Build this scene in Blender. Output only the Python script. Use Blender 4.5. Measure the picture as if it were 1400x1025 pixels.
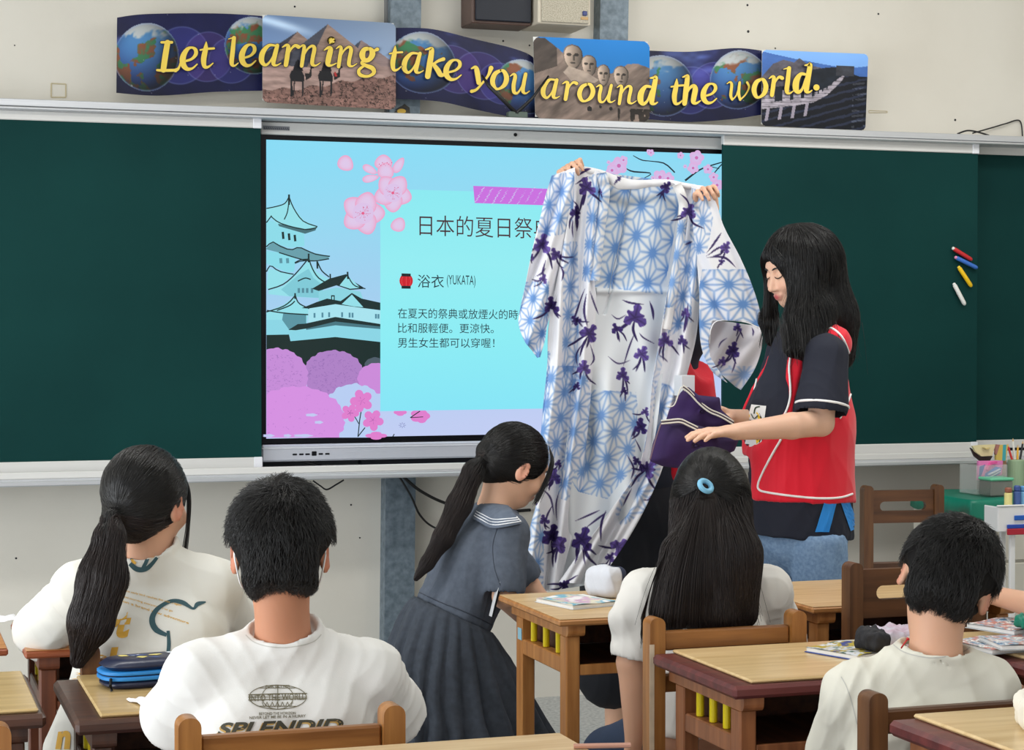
import bpy, math, random
import numpy as np
from mathutils import Vector, Matrix
from mathutils.geometry import tessellate_polygon
from mathutils.bvhtree import BVHTree
random.seed(7); RNG = np.random.default_rng(7)
for o in list(bpy.data.objects): bpy.data.objects.remove(o)
SC = bpy.context.scene; COL = SC.collection
PI = math.pi
# ---------------------------------------------------------------- camera
FPX, YAW, PITCH, CAMZ = 2640.0, math.radians(18.43), math.radians(1.19), 1.40
FW = Vector((math.sin(YAW)*math.cos(PITCH), math.cos(YAW)*math.cos(PITCH), -math.sin(PITCH)))
RT = Vector((math.cos(YAW), -math.sin(YAW), 0)); UP = RT.cross(FW)
CAM = Vector((0, 0, CAMZ))
cd = bpy.data.cameras.new('camera'); cam = bpy.data.objects.new('camera', cd); COL.objects.link(cam)
cd.sensor_fit = 'HORIZONTAL'; cd.sensor_width = 36; cd.lens = FPX/1400*36; cd.clip_start = 0.05
cam.matrix_world = Matrix.Translation(CAM) @ Matrix((RT, UP, -FW)).transposed().to_4x4()
SC.camera = cam
# ---------------------------------------------------------------- world, lights, exposure
SC.view_settings.view_transform = 'Standard'; SC.view_settings.look = 'None'
SC.view_settings.gamma = 1; SC.view_settings.use_curve_mapping = False
SC.view_settings.exposure = 0.0
W = bpy.data.worlds.new('world'); SC.world = W; W.use_nodes = True
W.node_tree.nodes['Background'].inputs[0].default_value = (0.93, 0.97, 1.0, 1)
W.node_tree.nodes['Background'].inputs[1].default_value = 1.05
def area_light(name, loc, target, sx, sy, power, color=(1, 1, 1)):
    l = bpy.data.lights.new(name, 'AREA'); l.shape = 'RECTANGLE'; l.size = sx; l.size_y = sy
    l.energy = power; l.color = color
    o = bpy.data.objects.new(name, l); COL.objects.link(o); o.location = loc
    d = Vector(target) - Vector(loc); o.rotation_euler = d.to_track_quat('-Z', 'Y').to_euler()
    return o
area_light('window_daylight', (-3.3, 3.2, 1.25), (1.8, 4.9, 0.7), 5.0, 1.8, 170, (0.93, 0.97, 1.0))
for i, (x, y) in enumerate([(0.4, 1.6), (3.2, 1.6), (0.4, 4.6), (3.2, 4.6)]):
    area_light('ceiling_lamp_light', (x, y, 3.02), (x, y + 0.01, 0), 1.3, 0.35, 11 if y < 3 else 26, (1.0, 0.985, 0.95))
area_light('board_lamp_light', (3.5, 5.6, 3.02), (3.7, 6.95, 1.6), 2.6, 0.25, 17, (1.0, 0.985, 0.95))

# ---------------------------------------------------------------- helpers
def ray(px, py):
    return FW + RT*((px-700)/FPX) + UP*((512.5-py)/FPX)
def at(px, py, Y):                       # a point of the vertical plane Y
    d = ray(px, py); return CAM + d*(Y/d.y)
def lin(c):
    c = np.asarray(c, float)/255.0
    return np.where(c <= 0.04045, c/12.92, ((c+0.055)/1.055)**2.4)
def C4(c): return (*lin(c), 1.0)
MATS = {}
def mat(name, color=(200, 200, 200), rough=0.6, spec=0.5, metal=0.0, noise=0.0, nscale=8.0, bump=0.0, bscale=60.0,
        attr=False, emit=0.0, stretch=None, color2=None, sheen=0.0, alpha=1.0, trans=0.0, subsurf=0.0, detail=4.0):
    if name in MATS: return MATS[name]
    m = bpy.data.materials.new(name); m.use_nodes = True; nt = m.node_tree; N = nt.nodes; L = nt.links
    p = N['Principled BSDF']; p.inputs['Roughness'].default_value = rough
    p.inputs['Specular IOR Level'].default_value = spec; p.inputs['Metallic'].default_value = metal
    if sheen: p.inputs['Sheen Weight'].default_value = sheen
    if trans: p.inputs['Transmission Weight'].default_value = trans
    if alpha < 1: p.inputs['Alpha'].default_value = alpha
    if subsurf:
        p.inputs['Subsurface Weight'].default_value = subsurf; p.inputs['Subsurface Radius'].default_value = (0.9, 0.35, 0.2)
        p.inputs['Subsurface Scale'].default_value = 0.008
    src = None
    tc = N.new('ShaderNodeTexCoord'); mp = N.new('ShaderNodeMapping'); L.new(tc.outputs['Object'], mp.inputs[0])
    if stretch: mp.inputs['Scale'].default_value = stretch
    if attr:
        a = N.new('ShaderNodeAttribute'); a.attribute_name = 'Col'; src = a.outputs['Color']
    if noise or color2:
        nz = N.new('ShaderNodeTexNoise'); nz.inputs['Scale'].default_value = nscale; nz.inputs['Detail'].default_value = detail
        L.new(mp.outputs[0], nz.inputs[0])
        rp = N.new('ShaderNodeValToRGB'); L.new(nz.outputs['Fac'], rp.inputs[0])
        rp.color_ramp.elements[0].position = 0.32; rp.color_ramp.elements[1].position = 0.68
        if attr:
            rp.color_ramp.elements[0].color = (1-noise,)*3+(1,); rp.color_ramp.elements[1].color = (1, 1, 1, 1)
            mx = N.new('ShaderNodeMix'); mx.data_type = 'RGBA'; mx.blend_type = 'MULTIPLY'; mx.inputs[0].default_value = 1
            L.new(src, mx.inputs[6]); L.new(rp.outputs[0], mx.inputs[7]); src = mx.outputs[2]
        else:
            c1 = lin(color); c2 = lin(color2) if color2 else c1*(1-noise)
            rp.color_ramp.elements[0].color = (*c2, 1); rp.color_ramp.elements[1].color = (*c1, 1)
            src = rp.outputs[0]
    if emit:
        if src: L.new(src, p.inputs['Emission Color'])
        else: p.inputs['Emission Color'].default_value = C4(color)
        p.inputs['Emission Strength'].default_value = emit; p.inputs['Base Color'].default_value = (0.01, 0.01, 0.01, 1)
    elif src: L.new(src, p.inputs['Base Color'])
    else: p.inputs['Base Color'].default_value = C4(color)
    if bump:
        bn = N.new('ShaderNodeTexNoise'); bn.inputs['Scale'].default_value = bscale; bn.inputs['Detail'].default_value = 3
        L.new(mp.outputs[0], bn.inputs[0]); b = N.new('ShaderNodeBump'); b.inputs['Strength'].default_value = bump
        b.inputs['Distance'].default_value = 0.004; L.new(bn.outputs['Fac'], b.inputs['Height']); L.new(b.outputs[0], p.inputs['Normal'])
    MATS[name] = m; return m
def tag(o, label=None, cat=None, group=None, kind=None):
    if label: o['label'] = label
    if cat: o['category'] = cat
    if group: o['group'] = group
    if kind: o['kind'] = kind
    return o
def thing(name, label, cat, loc=(0, 0, 0), rz=0, group=None):
    o = bpy.data.objects.new(name, None); COL.objects.link(o); o.location = loc; o.rotation_euler = (0, 0, rz)
    o.empty_display_size = 0.1
    return tag(o, label, cat, group)
def rootloc(p):
    while p.parent: p = p.parent
    return np.array(p.location)
def mk(name, V, F, m, parent=None, smooth=False, world=True, colors=None, label=None):
    """link a mesh; V are world coordinates unless world=False (then local to the parent's root)"""
    V = np.asarray(V, dtype=np.float32).reshape(-1, 3)
    if parent is not None and world: V = V - rootloc(parent).astype(np.float32)
    me = bpy.data.meshes.new(name)
    if isinstance(F, np.ndarray):
        k = F.shape[1]; n = len(F)
        me.vertices.add(len(V)); me.vertices.foreach_set('co', V.ravel())
        me.loops.add(n*k); me.loops.foreach_set('vertex_index', F.astype(np.int32).ravel())
        me.polygons.add(n); me.polygons.foreach_set('loop_start', np.arange(0, n*k, k, dtype=np.int32))
        me.update(calc_edges=True)
    else:
        me.from_pydata(V.tolist(), [], F); me.update()
    if smooth: me.polygons.foreach_set('use_smooth', np.ones(len(me.polygons), bool))
    if colors is not None:
        ca = me.color_attributes.new('Col', 'FLOAT_COLOR', 'POINT')
        cc = np.ones((len(V), 4), np.float32); cc[:, :3] = colors; ca.data.foreach_set('color', cc.ravel())
    me.materials.append(m)
    o = bpy.data.objects.new(name, me); COL.objects.link(o)
    if parent is not None: o.parent = parent
    if label: o['label'] = label
    return o
class MB:
    """mesh collector"""
    def __init__(s): s.v = []; s.f = []; s.c = []
    def add(s, V, F, col=None):
        n = len(s.v); s.v += [tuple(v) for v in V]; s.f += [tuple(i+n for i in f) for f in F]
        if col is not None: s.c += [tuple(lin(col))]*len(V)
        return s
    def box(s, lo, hi, b=0.0, M=None, col=None):
        lo = np.array(lo, float); hi = np.array(hi, float); b = min(b, *(hi-lo)/2.01)
        if b <= 0:
            V = [(x, y, z) for x in (lo[0], hi[0]) for y in (lo[1], hi[1]) for z in (lo[2], hi[2])]
            F = [(0, 1, 3, 2), (4, 6, 7, 5), (0, 4, 5, 1), (2, 3, 7, 6), (0, 2, 6, 4), (1, 5, 7, 3)]
        else:
            V = []; idx = {}
            for ix in (0, 1):
                for iy in (0, 1):
                    for iz in (0, 1):
                        c = np.array([(lo, hi)[ix][0], (lo, hi)[iy][1], (lo, hi)[iz][2]]); sg = np.array([1-2*ix, 1-2*iy, 1-2*iz])
                        for a in range(3):
                            d = sg*b; d[a] = 0; idx[ix, iy, iz, a] = len(V); V.append(tuple(c+d))
            F = []
            def q(a, u, v):
                for s_ in (0, 1):
                    def g(p, r):
                        t = [0, 0, 0]; t[a] = s_; t[u] = p; t[v] = r; return idx[(*t, a)]
                    f = [g(0, 0), g(1, 0), g(1, 1), g(0, 1)]; F.append(tuple(f if s_ else f[::-1]))
            q(0, 1, 2); q(1, 2, 0); q(2, 0, 1)
            for a in range(3):
                u, v = (a+1) % 3, (a+2) % 3
                for p in (0, 1):
                    for r in (0, 1):
                        def g(e, ax):
                            t = [0, 0, 0]; t[a] = e; t[u] = p; t[v] = r; return idx[(*t, ax)]
                        f = [g(0, u), g(1, u), g(1, v), g(0, v)]; F.append(tuple(f if (p ^ r) == 0 else f[::-1]))
            for ix in (0, 1):
                for iy in (0, 1):
                    for iz in (0, 1):
                        f = [idx[ix, iy, iz, a] for a in range(3)]; F.append(tuple(f if (ix ^ iy ^ iz) else f[::-1]))
        if M is not None: V = [tuple(M @ Vector(v)) for v in V]
        return s.add(V, F, col)
    def tube(s, pts, r, n=8, col=None, cap=True):
        pts = [Vector(p) for p in pts]; m = len(pts); rs = r if hasattr(r, '__len__') else [r]*m
        V = []; up = Vector((0.13, 0.27, 1)).normalized()
        for i, p in enumerate(pts):
            t = (pts[min(i+1, m-1)]-pts[max(i-1, 0)]).normalized()
            a = t.cross(up)
            if a.length < 1e-3: a = t.cross(Vector((1, 0, 0)))
            a.normalize(); b = t.cross(a)
            for k in range(n):
                th = 2*PI*k/n; V.append(p + (a*math.cos(th)+b*math.sin(th))*rs[i])
        F = [(i*n+k, i*n+(k+1) % n, (i+1)*n+(k+1) % n, (i+1)*n+k) for i in range(m-1) for k in range(n)]
        if cap: F += [tuple(range(n))[::-1], tuple((m-1)*n+k for k in range(n))]
        return s.add(V, F, col)
    def cyl(s, c, r, z0, z1, n=16, b=0.0, col=None):
        x, y = c; pr = [(r-b, z0), (r, z0+b), (r, z1-b), (r-b, z1)] if b else [(r, z0), (r, z1)]
        V = []; 
        for rr, z in pr: V += [(x+rr*math.cos(2*PI*k/n), y+rr*math.sin(2*PI*k/n), z) for k in range(n)]
        m = len(pr)
        F = [(i*n+k, i*n+(k+1) % n, (i+1)*n+(k+1) % n, (i+1)*n+k) for i in range(m-1) for k in range(n)]
        F += [tuple(range(n))[::-1], tuple((m-1)*n+k for k in range(n))]
        return s.add(V, F, col)
    def prism(s, pts, axis, lo, hi, col=None):
        """extrude a 2D outline along an axis; pts are the other two coordinates"""
        n = len(pts); V = []
        for h in (lo, hi):
            for a, b in pts: V.append({0: (h, a, b), 1: (a, h, b), 2: (a, b, h)}[axis])
        F = [tuple(range(n)), tuple(range(2*n-1, n-1, -1))] + [(i, i+n, (i+1) % n+n, (i+1) % n) for i in range(n)]
        F = [f[::-1] for f in F] if axis != 1 else F
        return s.add(V, F, col)
    def build(s, name, m, parent=None, world=True, smooth=False, label=None):
        return mk(name, s.v, s.f, m, parent, smooth, world, colors=(s.c if s.c and len(s.c) == len(s.v) else None), label=label)
def auto_smooth(o, ang=40):
    me = o.data; me.polygons.foreach_set('use_smooth', np.ones(len(me.polygons), bool))
    try: me.set_sharp_from_angle(angle=math.radians(ang))
    except Exception: pass
    return o
def copy_tree(o, parent=None):
    c = o.copy(); COL.objects.link(c)
    if parent is not None: c.parent = parent
    for ch in [x for x in list(bpy.data.objects) if x.parent == o]: copy_tree(ch, c)
    return c
def spline(P, n):
    """Catmull-Rom through rows of P, n samples"""
    P = np.asarray(P, float); m = len(P)
    if m == 2: return P[0]+(P[1]-P[0])*np.linspace(0, 1, n)[:, None]
    t = np.linspace(0, m-1, n); i = np.minimum(t.astype(int), m-2); f = (t-i)[:, None]
    g = lambda k: P[np.clip(k, 0, m-1)]
    a, b, c, d = g(i-1), g(i), g(i+1), g(i+2)
    return 0.5*((2*b)+(c-a)*f+(2*a-5*b+4*c-d)*f*f+(3*b-a-3*c+d)*f**3)
def interp_poly(P, t):
    """piecewise-linear along rows of P by arc length, t in 0..1"""
    P = np.asarray(P, float); s = np.r_[0, np.cumsum(np.linalg.norm(np.diff(P, axis=0), axis=1))]; s /= s[-1]
    return np.stack([np.interp(t, s, P[:, k]) for k in range(P.shape[1])], -1)
_perm = RNG.random((256, 256))
def vnoise(x, y):
    x = np.asarray(x, float); y = np.asarray(y, float)
    xi = np.floor(x).astype(int); yi = np.floor(y).astype(int); fx = x-xi; fy = y-yi
    fx = fx*fx*(3-2*fx); fy = fy*fy*(3-2*fy); g = lambda a, b: _perm[a % 256, b % 256]
    return (g(xi, yi)*(1-fx)+g(xi+1, yi)*fx)*(1-fy)+(g(xi, yi+1)*(1-fx)+g(xi+1, yi+1)*fx)*fy
def fbm(x, y, o=4):
    s = 0; a = 0.5; t = 0
    for k in range(o): s = s+a*vnoise(x*2**k+17.3*k, y*2**k+9.1*k); t += a; a *= 0.55
    return s/t
def sstep(a, b, x):
    t = np.clip((x-a)/(b-a), 0, 1); return t*t*(3-2*t)
# ---------------------------------------------------------------- signed-distance sculpting
class Fld:
    def __init__(s, lo, hi, h):
        s.lo = np.array(lo, float); s.h = h
        s.ax = [np.arange(lo[k], hi[k]+h, h, dtype=np.float32) for k in range(3)]
        s.F = np.full([len(a) for a in s.ax], 0.06, np.float32)
    def _win(s, lo, hi, pad):
        sl = []
        for k in range(3):
            a = int(max(0, math.floor((lo[k]-pad-s.lo[k])/s.h))); b = int(min(len(s.ax[k]), math.ceil((hi[k]+pad-s.lo[k])/s.h)+1))
            if b <= a: return None
            sl.append(slice(a, b))
        return sl
    def op(s, prim, k=0.01, mode='u'):
        lo, hi, fn = prim; sl = s._win(lo, hi, 0.022+k)
        if sl is None: return s
        X = s.ax[0][sl[0]][:, None, None]; Y = s.ax[1][sl[1]][None, :, None]; Z = s.ax[2][sl[2]][None, None, :]
        d = fn(X, Y, Z).astype(np.float32); a = s.F[tuple(sl)]
        if mode == 'u':
            h = np.maximum(k-np.abs(a-d), 0)/k; s.F[tuple(sl)] = np.minimum(a, d)-h*h*k*0.25
        elif mode == 's':
            d = -d; h = np.maximum(k-np.abs(a-d), 0)/k; s.F[tuple(sl)] = np.maximum(a, d)+h*h*k*0.25
        return s
    def u(s, prim, k=0.01): return s.op(prim, k, 'u')
    def s(s, prim, k=0.004): return s.op(prim, k, 's')
    def inter_half(s, p, n, k=0.003):
        """keep the side where (x-p).n < 0"""
        X = s.ax[0][:, None, None]; Y = s.ax[1][None, :, None]; Z = s.ax[2][None, None, :]
        n = Vector(n).normalized(); d = (X-p[0])*n[0]+(Y-p[1])*n[1]+(Z-p[2])*n[2]
        s.F = np.maximum(s.F, d.astype(np.float32)); return s
    def mesh(s):
        F = s.F; S = F < 0
        S[0] = S[-1] = False; S[:, 0] = S[:, -1] = False; S[:, :, 0] = S[:, :, -1] = False
        F = np.where(S, F, np.maximum(F, 1e-5))
        c = [(0, 0, 0), (1, 0, 0), (0, 1, 0), (1, 1, 0), (0, 0, 1), (1, 0, 1), (0, 1, 1), (1, 1, 1)]
        nx, ny, nz = F.shape
        def cs(A, d): return A[d[0]:nx-1+d[0], d[1]:ny-1+d[1], d[2]:nz-1+d[2]]
        anyv = np.zeros((nx-1, ny-1, nz-1), bool); allv = np.ones_like(anyv)
        for d in c: v = cs(S, d); anyv |= v; allv &= v
        M = anyv & ~allv; I = np.full(M.shape, -1, np.int32); ijk = np.array(np.nonzero(M)).T; I[M] = np.arange(len(ijk))
        vals = np.stack([F[ijk[:, 0]+d[0], ijk[:, 1]+d[1], ijk[:, 2]+d[2]] for d in c], 1)
        acc = np.zeros((len(ijk), 3)); cnt = np.zeros(len(ijk))
        for a in range(8):
            for b in range(a+1, 8):
                da, db = np.array(c[a]), np.array(c[b])
                if np.abs(da-db).sum() != 1: continue
                va, vb = vals[:, a], vals[:, b]; m = (va < 0) != (vb < 0)
                t = np.where(m, va/np.where(m, va-vb, 1), 0); p = da+(db-da)*t[:, None]
                acc += p*m[:, None]; cnt += m
        V = s.lo + (ijk+acc/cnt[:, None])*s.h
        Q = []
        for ax in range(3):
            u, v = (ax+1) % 3, (ax+2) % 3
            sa = [slice(None)]*3; sb = [slice(None)]*3; sa[ax] = slice(0, -1); sb[ax] = slice(1, None)
            A = S[tuple(sa)]; B = S[tuple(sb)]; E = A != B
            e = np.array(np.nonzero(E)).T; dm = np.array(M.shape)
            ok = (e[:, u] > 0) & (e[:, v] > 0) & (e[:, u] < dm[u]) & (e[:, v] < dm[v]); e = e[ok]
            if len(e) == 0: continue
            flip = A[e[:, 0], e[:, 1], e[:, 2]]
            def g(du, dv):
                q = e.copy(); q[:, u] += du; q[:, v] += dv; return I[q[:, 0], q[:, 1], q[:, 2]]
            f = np.stack([g(-1, -1), g(0, -1), g(0, 0), g(-1, 0)], 1)
            f[~flip] = f[~flip][:, ::-1]; Q.append(f)
        Q = np.concatenate(Q); Q = Q[(Q >= 0).all(1)]
        return V, Q
def ell(c, r, R=None):
    c = np.array(c, float); r = np.array(r, float); rm = float(max(r))
    Ri = None if R is None else np.array(R.to_3x3().transposed()) if hasattr(R, 'to_3x3') else np.array(R).T
    def fn(X, Y, Z):
        x, y, z = X-c[0], Y-c[1], Z-c[2]
        if Ri is not None:
            x, y, z = (Ri[0, 0]*x+Ri[0, 1]*y+Ri[0, 2]*z, Ri[1, 0]*x+Ri[1, 1]*y+Ri[1, 2]*z, Ri[2, 0]*x+Ri[2, 1]*y+Ri[2, 2]*z)
        k0 = np.sqrt((x/r[0])**2+(y/r[1])**2+(z/r[2])**2)+1e-9
        k1 = np.sqrt((x/r[0]**2)**2+(y/r[1]**2)**2+(z/r[2]**2)**2)+1e-9
        return k0*(k0-1)/k1
    ext = r if R is None else np.full(3, rm)
    return c-ext, c+ext, fn
def cap(a, b, ra, rb=None, flat=None):
    """tapered capsule; flat=(axis vector, factor) widens the distance along that axis (flattens the limb)"""
    rb = ra if rb is None else rb; a = np.array(a, float); b = np.array(b, float); ab = b-a; L2 = float(ab@ab)+1e-9
    rm = max(ra, rb)
    if flat is not None: fa = np.array(flat[0], float); fa /= np.linalg.norm(fa); ff = flat[1]
    def fn(X, Y, Z):
        x, y, z = X-a[0], Y-a[1], Z-a[2]
        t = np.clip((x*ab[0]+y*ab[1]+z*ab[2])/L2, 0, 1)
        x, y, z = x-t*ab[0], y-t*ab[1], z-t*ab[2]
        q = x*x+y*y+z*z
        if flat is not None:
            w = x*fa[0]+y*fa[1]+z*fa[2]; q = q+(ff*ff-1)*w*w
            return (np.sqrt(q)-(ra+(rb-ra)*t))/max(ff, 1)**0.5
        return np.sqrt(q)-(ra+(rb-ra)*t)
    return np.minimum(a-rm, b-rm), np.maximum(a+rm, b+rm), fn
def rbox(c, h, r, R=None):
    c = np.array(c, float); h = np.array(h, float)
    Ri = None if R is None else np.array(R.to_3x3().transposed())
    def fn(X, Y, Z):
        x, y, z = X-c[0], Y-c[1], Z-c[2]
        if Ri is not None:
            x, y, z = (Ri[0, 0]*x+Ri[0, 1]*y+Ri[0, 2]*z, Ri[1, 0]*x+Ri[1, 1]*y+Ri[1, 2]*z, Ri[2, 0]*x+Ri[2, 1]*y+Ri[2, 2]*z)
        qx, qy, qz = np.abs(x)-h[0]+r, np.abs(y)-h[1]+r, np.abs(z)-h[2]+r
        return np.sqrt(np.maximum(qx, 0)**2+np.maximum(qy, 0)**2+np.maximum(qz, 0)**2)+np.minimum(np.maximum(qx, np.maximum(qy, qz)), 0)-r
    e = h if R is None else np.full(3, float(np.linalg.norm(h)))
    return c-e, c+e, fn
def chain(F, pts, rs, k=0.012, flat=None):
    for i in range(len(pts)-1): F.u(cap(pts[i], pts[i+1], rs[i], rs[i+1], flat), k)
def vnormals(V, Q):
    n = np.zeros_like(V); a = V[Q[:, 2]]-V[Q[:, 0]]; b = V[Q[:, 3]]-V[Q[:, 1]]; fn = np.cross(a, b)
    for k in range(4): np.add.at(n, Q[:, k], fn)
    return n/(np.linalg.norm(n, axis=1)[:, None]+1e-12)
def relax(V, Q, it=1, lam=0.5):
    for _ in range(it):
        s = np.zeros_like(V); c = np.zeros(len(V))
        for k in range(4):
            j = Q[:, (k+1) % 4]; np.add.at(s, Q[:, k], V[j]); np.add.at(c, Q[:, k], 1); 
            j = Q[:, (k-1) % 4]; np.add.at(s, Q[:, k], V[j]); np.add.at(c, Q[:, k], 1)
        V = V+(s/c[:, None]-V)*lam
    return V
def wrinkle(V, amp, freqs, seed=0, aniso=(1, 1, .38)):
    """cloth folds: a few pinched ridges running mostly downwards, masked by broad noise"""
    r = np.random.default_rng(seed); P = V.copy(); out = np.zeros(len(V))
    warp = sum(np.sin(P@r.normal(0, 9, 3)+r.random()*6)*.012 for _ in range(4))
    for f in freqs:
        for _ in range(3):
            k = r.normal(0, 1, 3)*np.array(aniso); k /= np.linalg.norm(k)
            s = np.sin((P@k+warp)*f+r.random()*6.28); msk = np.clip(np.sin(P@r.normal(0, 9, 3)+r.random()*6)*.8+.35, 0, 1)
            out += (1-np.abs(s))**1.6*msk/math.sqrt(f/freqs[0])*1.2+s*.25*msk
    return (out-out.mean())*amp/2.2
def strands(name, P, r0, r1, m, parent, label=None):
    """hair curves: P is (N, M, 3) world points"""
    P = np.asarray(P, np.float32)-rootloc(parent).astype(np.float32); n, k = P.shape[:2]
    cu = bpy.data.hair_curves.new(name); cu.add_curves([k]*n)
    cu.attributes['position'].data.foreach_set('vector', P.ravel())
    ra = cu.attributes.get('radius') or cu.attributes.new('radius', 'FLOAT', 'POINT')
    rr = np.tile(np.linspace(r0, r1, k), n).astype(np.float32); ra.data.foreach_set('value', rr)
    cu.materials.append(m); o = bpy.data.objects.new(name, cu); COL.objects.link(o); o.parent = parent
    if label: o['label'] = label
    return o
def text_mesh(s, shear=0.0, bold=0.0):
    cu = bpy.data.curves.new('t', 'FONT'); cu.body = s; cu.size = 1; cu.shear = shear; cu.offset = bold; cu.resolution_u = 4
    o = bpy.data.objects.new('t', cu); COL.objects.link(o); bpy.context.view_layer.update()
    me = bpy.data.meshes.new_from_object(o.evaluated_get(bpy.context.evaluated_depsgraph_get()))
    V = np.array([v.co[:] for v in me.vertices]).reshape(-1, 3); F = [tuple(p.vertices) for p in me.polygons]
    bpy.data.objects.remove(o); bpy.data.curves.remove(cu); bpy.data.meshes.remove(me)
    return V[:, :2], F
def text_box(s, quad, shear=0.0, bold=0.0):
    """text fitted into a quad of 2D points (tl, tr, br, bl) -> 2D verts, faces"""
    V, F = text_mesh(s, shear, bold); lo = V.min(0); hi = V.max(0); uv = (V-lo)/(hi-lo); q = [np.array(p, float) for p in quad]
    u = uv[:, :1]; w = uv[:, 1:]
    return (q[3]*(1-u)+q[2]*u)*(1-w)+(q[0]*(1-u)+q[1]*u)*w, F
class Art:
    """flat coloured print on a plane Y=const, outlines given as points of that plane seen from the eye"""
    def __init__(s, Y, step=0.00025, X=None): s.Y = Y; s.step = step; s.n = 0; s.mb = MB()
    def pt(s, p): return at(p[0], p[1], s.Y-s.step*s.n)
    def poly(s, pts, col, up=True):
        if up: s.n += 1
        tri = tessellate_polygon([[Vector((p[0], p[1], 0)) for p in pts]])
        s.mb.add([s.pt(p) for p in pts], tri, col); return s
    def line(s, pts, w, col, up=True, smooth=0):
        if up: s.n += 1
        P = np.array([p[:2] for p in pts], float); ws = np.array([p[2] if len(p) > 2 else w for p in pts], float)
        if smooth: Q = spline(np.c_[P, ws], smooth); P = Q[:, :2]; ws = Q[:, 2]
        t = np.gradient(P, axis=0); t /= np.linalg.norm(t, axis=1)[:, None]+1e-9; nn = np.c_[-t[:, 1], t[:, 0]]*ws[:, None]/2
        A = P+nn; B = P-nn; m = len(P); V = [s.pt(p) for p in A]+[s.pt(p) for p in B]
        s.mb.add(V, [(i, i+1, m+i+1, m+i) for i in range(m-1)], col); return s
    def disc(s, c, r, col, col2=None, n=24, ry=None, lobes=0, amp=0, ph=0, up=True, pw=1):
        if up: s.n += 1
        ry = ry or r; V = [s.pt(c)]; k = len(s.mb.v)
        rings = 4 if col2 is not None else 1; cols = [tuple(lin(col))]
        for j in range(1, rings+1):
            for i in range(n):
                a = 2*PI*i/n; rr = j/rings*(1-(amp*(1-abs(math.cos(lobes*(a-ph)/2))**0.7)) if lobes else j/rings)
                V.append(s.pt((c[0]+r*rr*math.cos(a), c[1]+ry*rr*math.sin(a))))
                tt = (j/rings)**pw; cols.append(tuple(lin(np.array(col)*(1-tt)+np.array(col2 if col2 is not None else col)*tt)))
        F = [(0, 1+i, 1+(i+1) % n) for i in range(n)]
        for j in range(rings-1):
            F += [(1+j*n+i, 1+(j+1)*n+i, 1+(j+1)*n+(i+1) % n, 1+j*n+(i+1) % n) for i in range(n)]
        s.mb.add(V, F); s.mb.c += cols; return s
    def text(s, t, quad, col, shear=0, bold=0):
        s.n += 1; V, F = text_box(t, quad, shear, bold); s.mb.add([s.pt(p) for p in V], F, col); return s
    def grid(s, quadfn, nu, nv, colfn):
        s.n += 1; U, Vv = np.meshgrid(np.linspace(0, 1, nu), np.linspace(0, 1, nv)); P = quadfn(U.ravel(), Vv.ravel())
        c = lin(colfn(U.ravel(), Vv.ravel())); k = [s.pt(p) for p in P]
        F = [(j*nu+i, (j+1)*nu+i, (j+1)*nu+i+1, j*nu+i+1) for j in range(nv-1) for i in range(nu-1)]
        s.mb.add(k, F); s.mb.c += [tuple(x) for x in c]; return s
    def build(s, name, m, parent, label=None):
        o = s.mb.build(name, m, parent, label=label); s.mb = MB(); return o
# ================================================================ the room
WY = 7.02
M_wall = mat('wall_paint', (218, 214, 204), 0.75, color2=(209, 204, 193), nscale=1.6, bump=0.12, bscale=55)
M_ceil = mat('ceiling_paint', (235, 233, 226), 0.8)
M_floor = mat('terrazzo_floor', (196, 198, 196), 0.35, color2=(140, 144, 146), nscale=70, detail=6)
M_alu = mat('brushed_aluminium', (206, 208, 212), 0.38, metal=0.55, noise=0.08, nscale=6, stretch=(0.4, 6, 30))
M_alu2 = mat('painted_aluminium', (214, 213, 210), 0.45, noise=0.06, nscale=5, stretch=(0.3, 4, 9))
M_dark = mat('dark_gap', (38, 38, 40), 0.7)
M_green = mat('green_chalkboard', (14, 60, 58), 0.7, spec=0.12, color2=(8, 50, 49), nscale=1.3, detail=6)
M_black = mat('black_plastic', (10, 12, 17), 0.35, spec=0.2)
M_blackcable = mat('black_cable', (18, 18, 20), 0.5)
def struct(o, label=None):
    o['kind'] = 'structure'
    if label: o['label'] = label
    return o
def slab(name, lo, hi, m, b=0.0, parent=None): return MB().box(lo, hi, b).build(name, m, parent)
struct(slab('wall_front', (-3.6, WY, -0.0), (5.7, WY+0.15, 3.1), M_wall))
struct(slab('floor', (-3.6, -2.6, -0.12), (5.7, WY, 0), M_floor))
struct(slab('ceiling', (-3.6, -2.6, 3.1), (5.7, WY+0.15, 3.25), M_ceil))
struct(slab('wall_right', (5.55, -2.6, 0), (5.7, WY, 3.1), M_wall))
RY = 6.76                                    # front of the top rail
def zat(px, py, Y): return at(px, py, Y).z
def xat(px, py, Y): return at(px, py, Y).x
z_r0, z_r1, z_r2 = zat(0, 133.8, RY), zat(0, 143.8, RY), zat(0, 149.3, RY)
rail = thing('board_rail', 'long aluminium rail along the top of the green sliding chalkboards', 'rail', (2.3, RY, z_r2))
MB().box((-1.2, RY, z_r1), (5.5, 7.02, z_r0), 0.002).build('upper_profile', M_alu, rail)
MB().box((-1.2, RY-0.012, z_r2+0.001), (5.5, 6.99, z_r1-0.003), 0.003).build('lower_profile', M_alu, rail)
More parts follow.
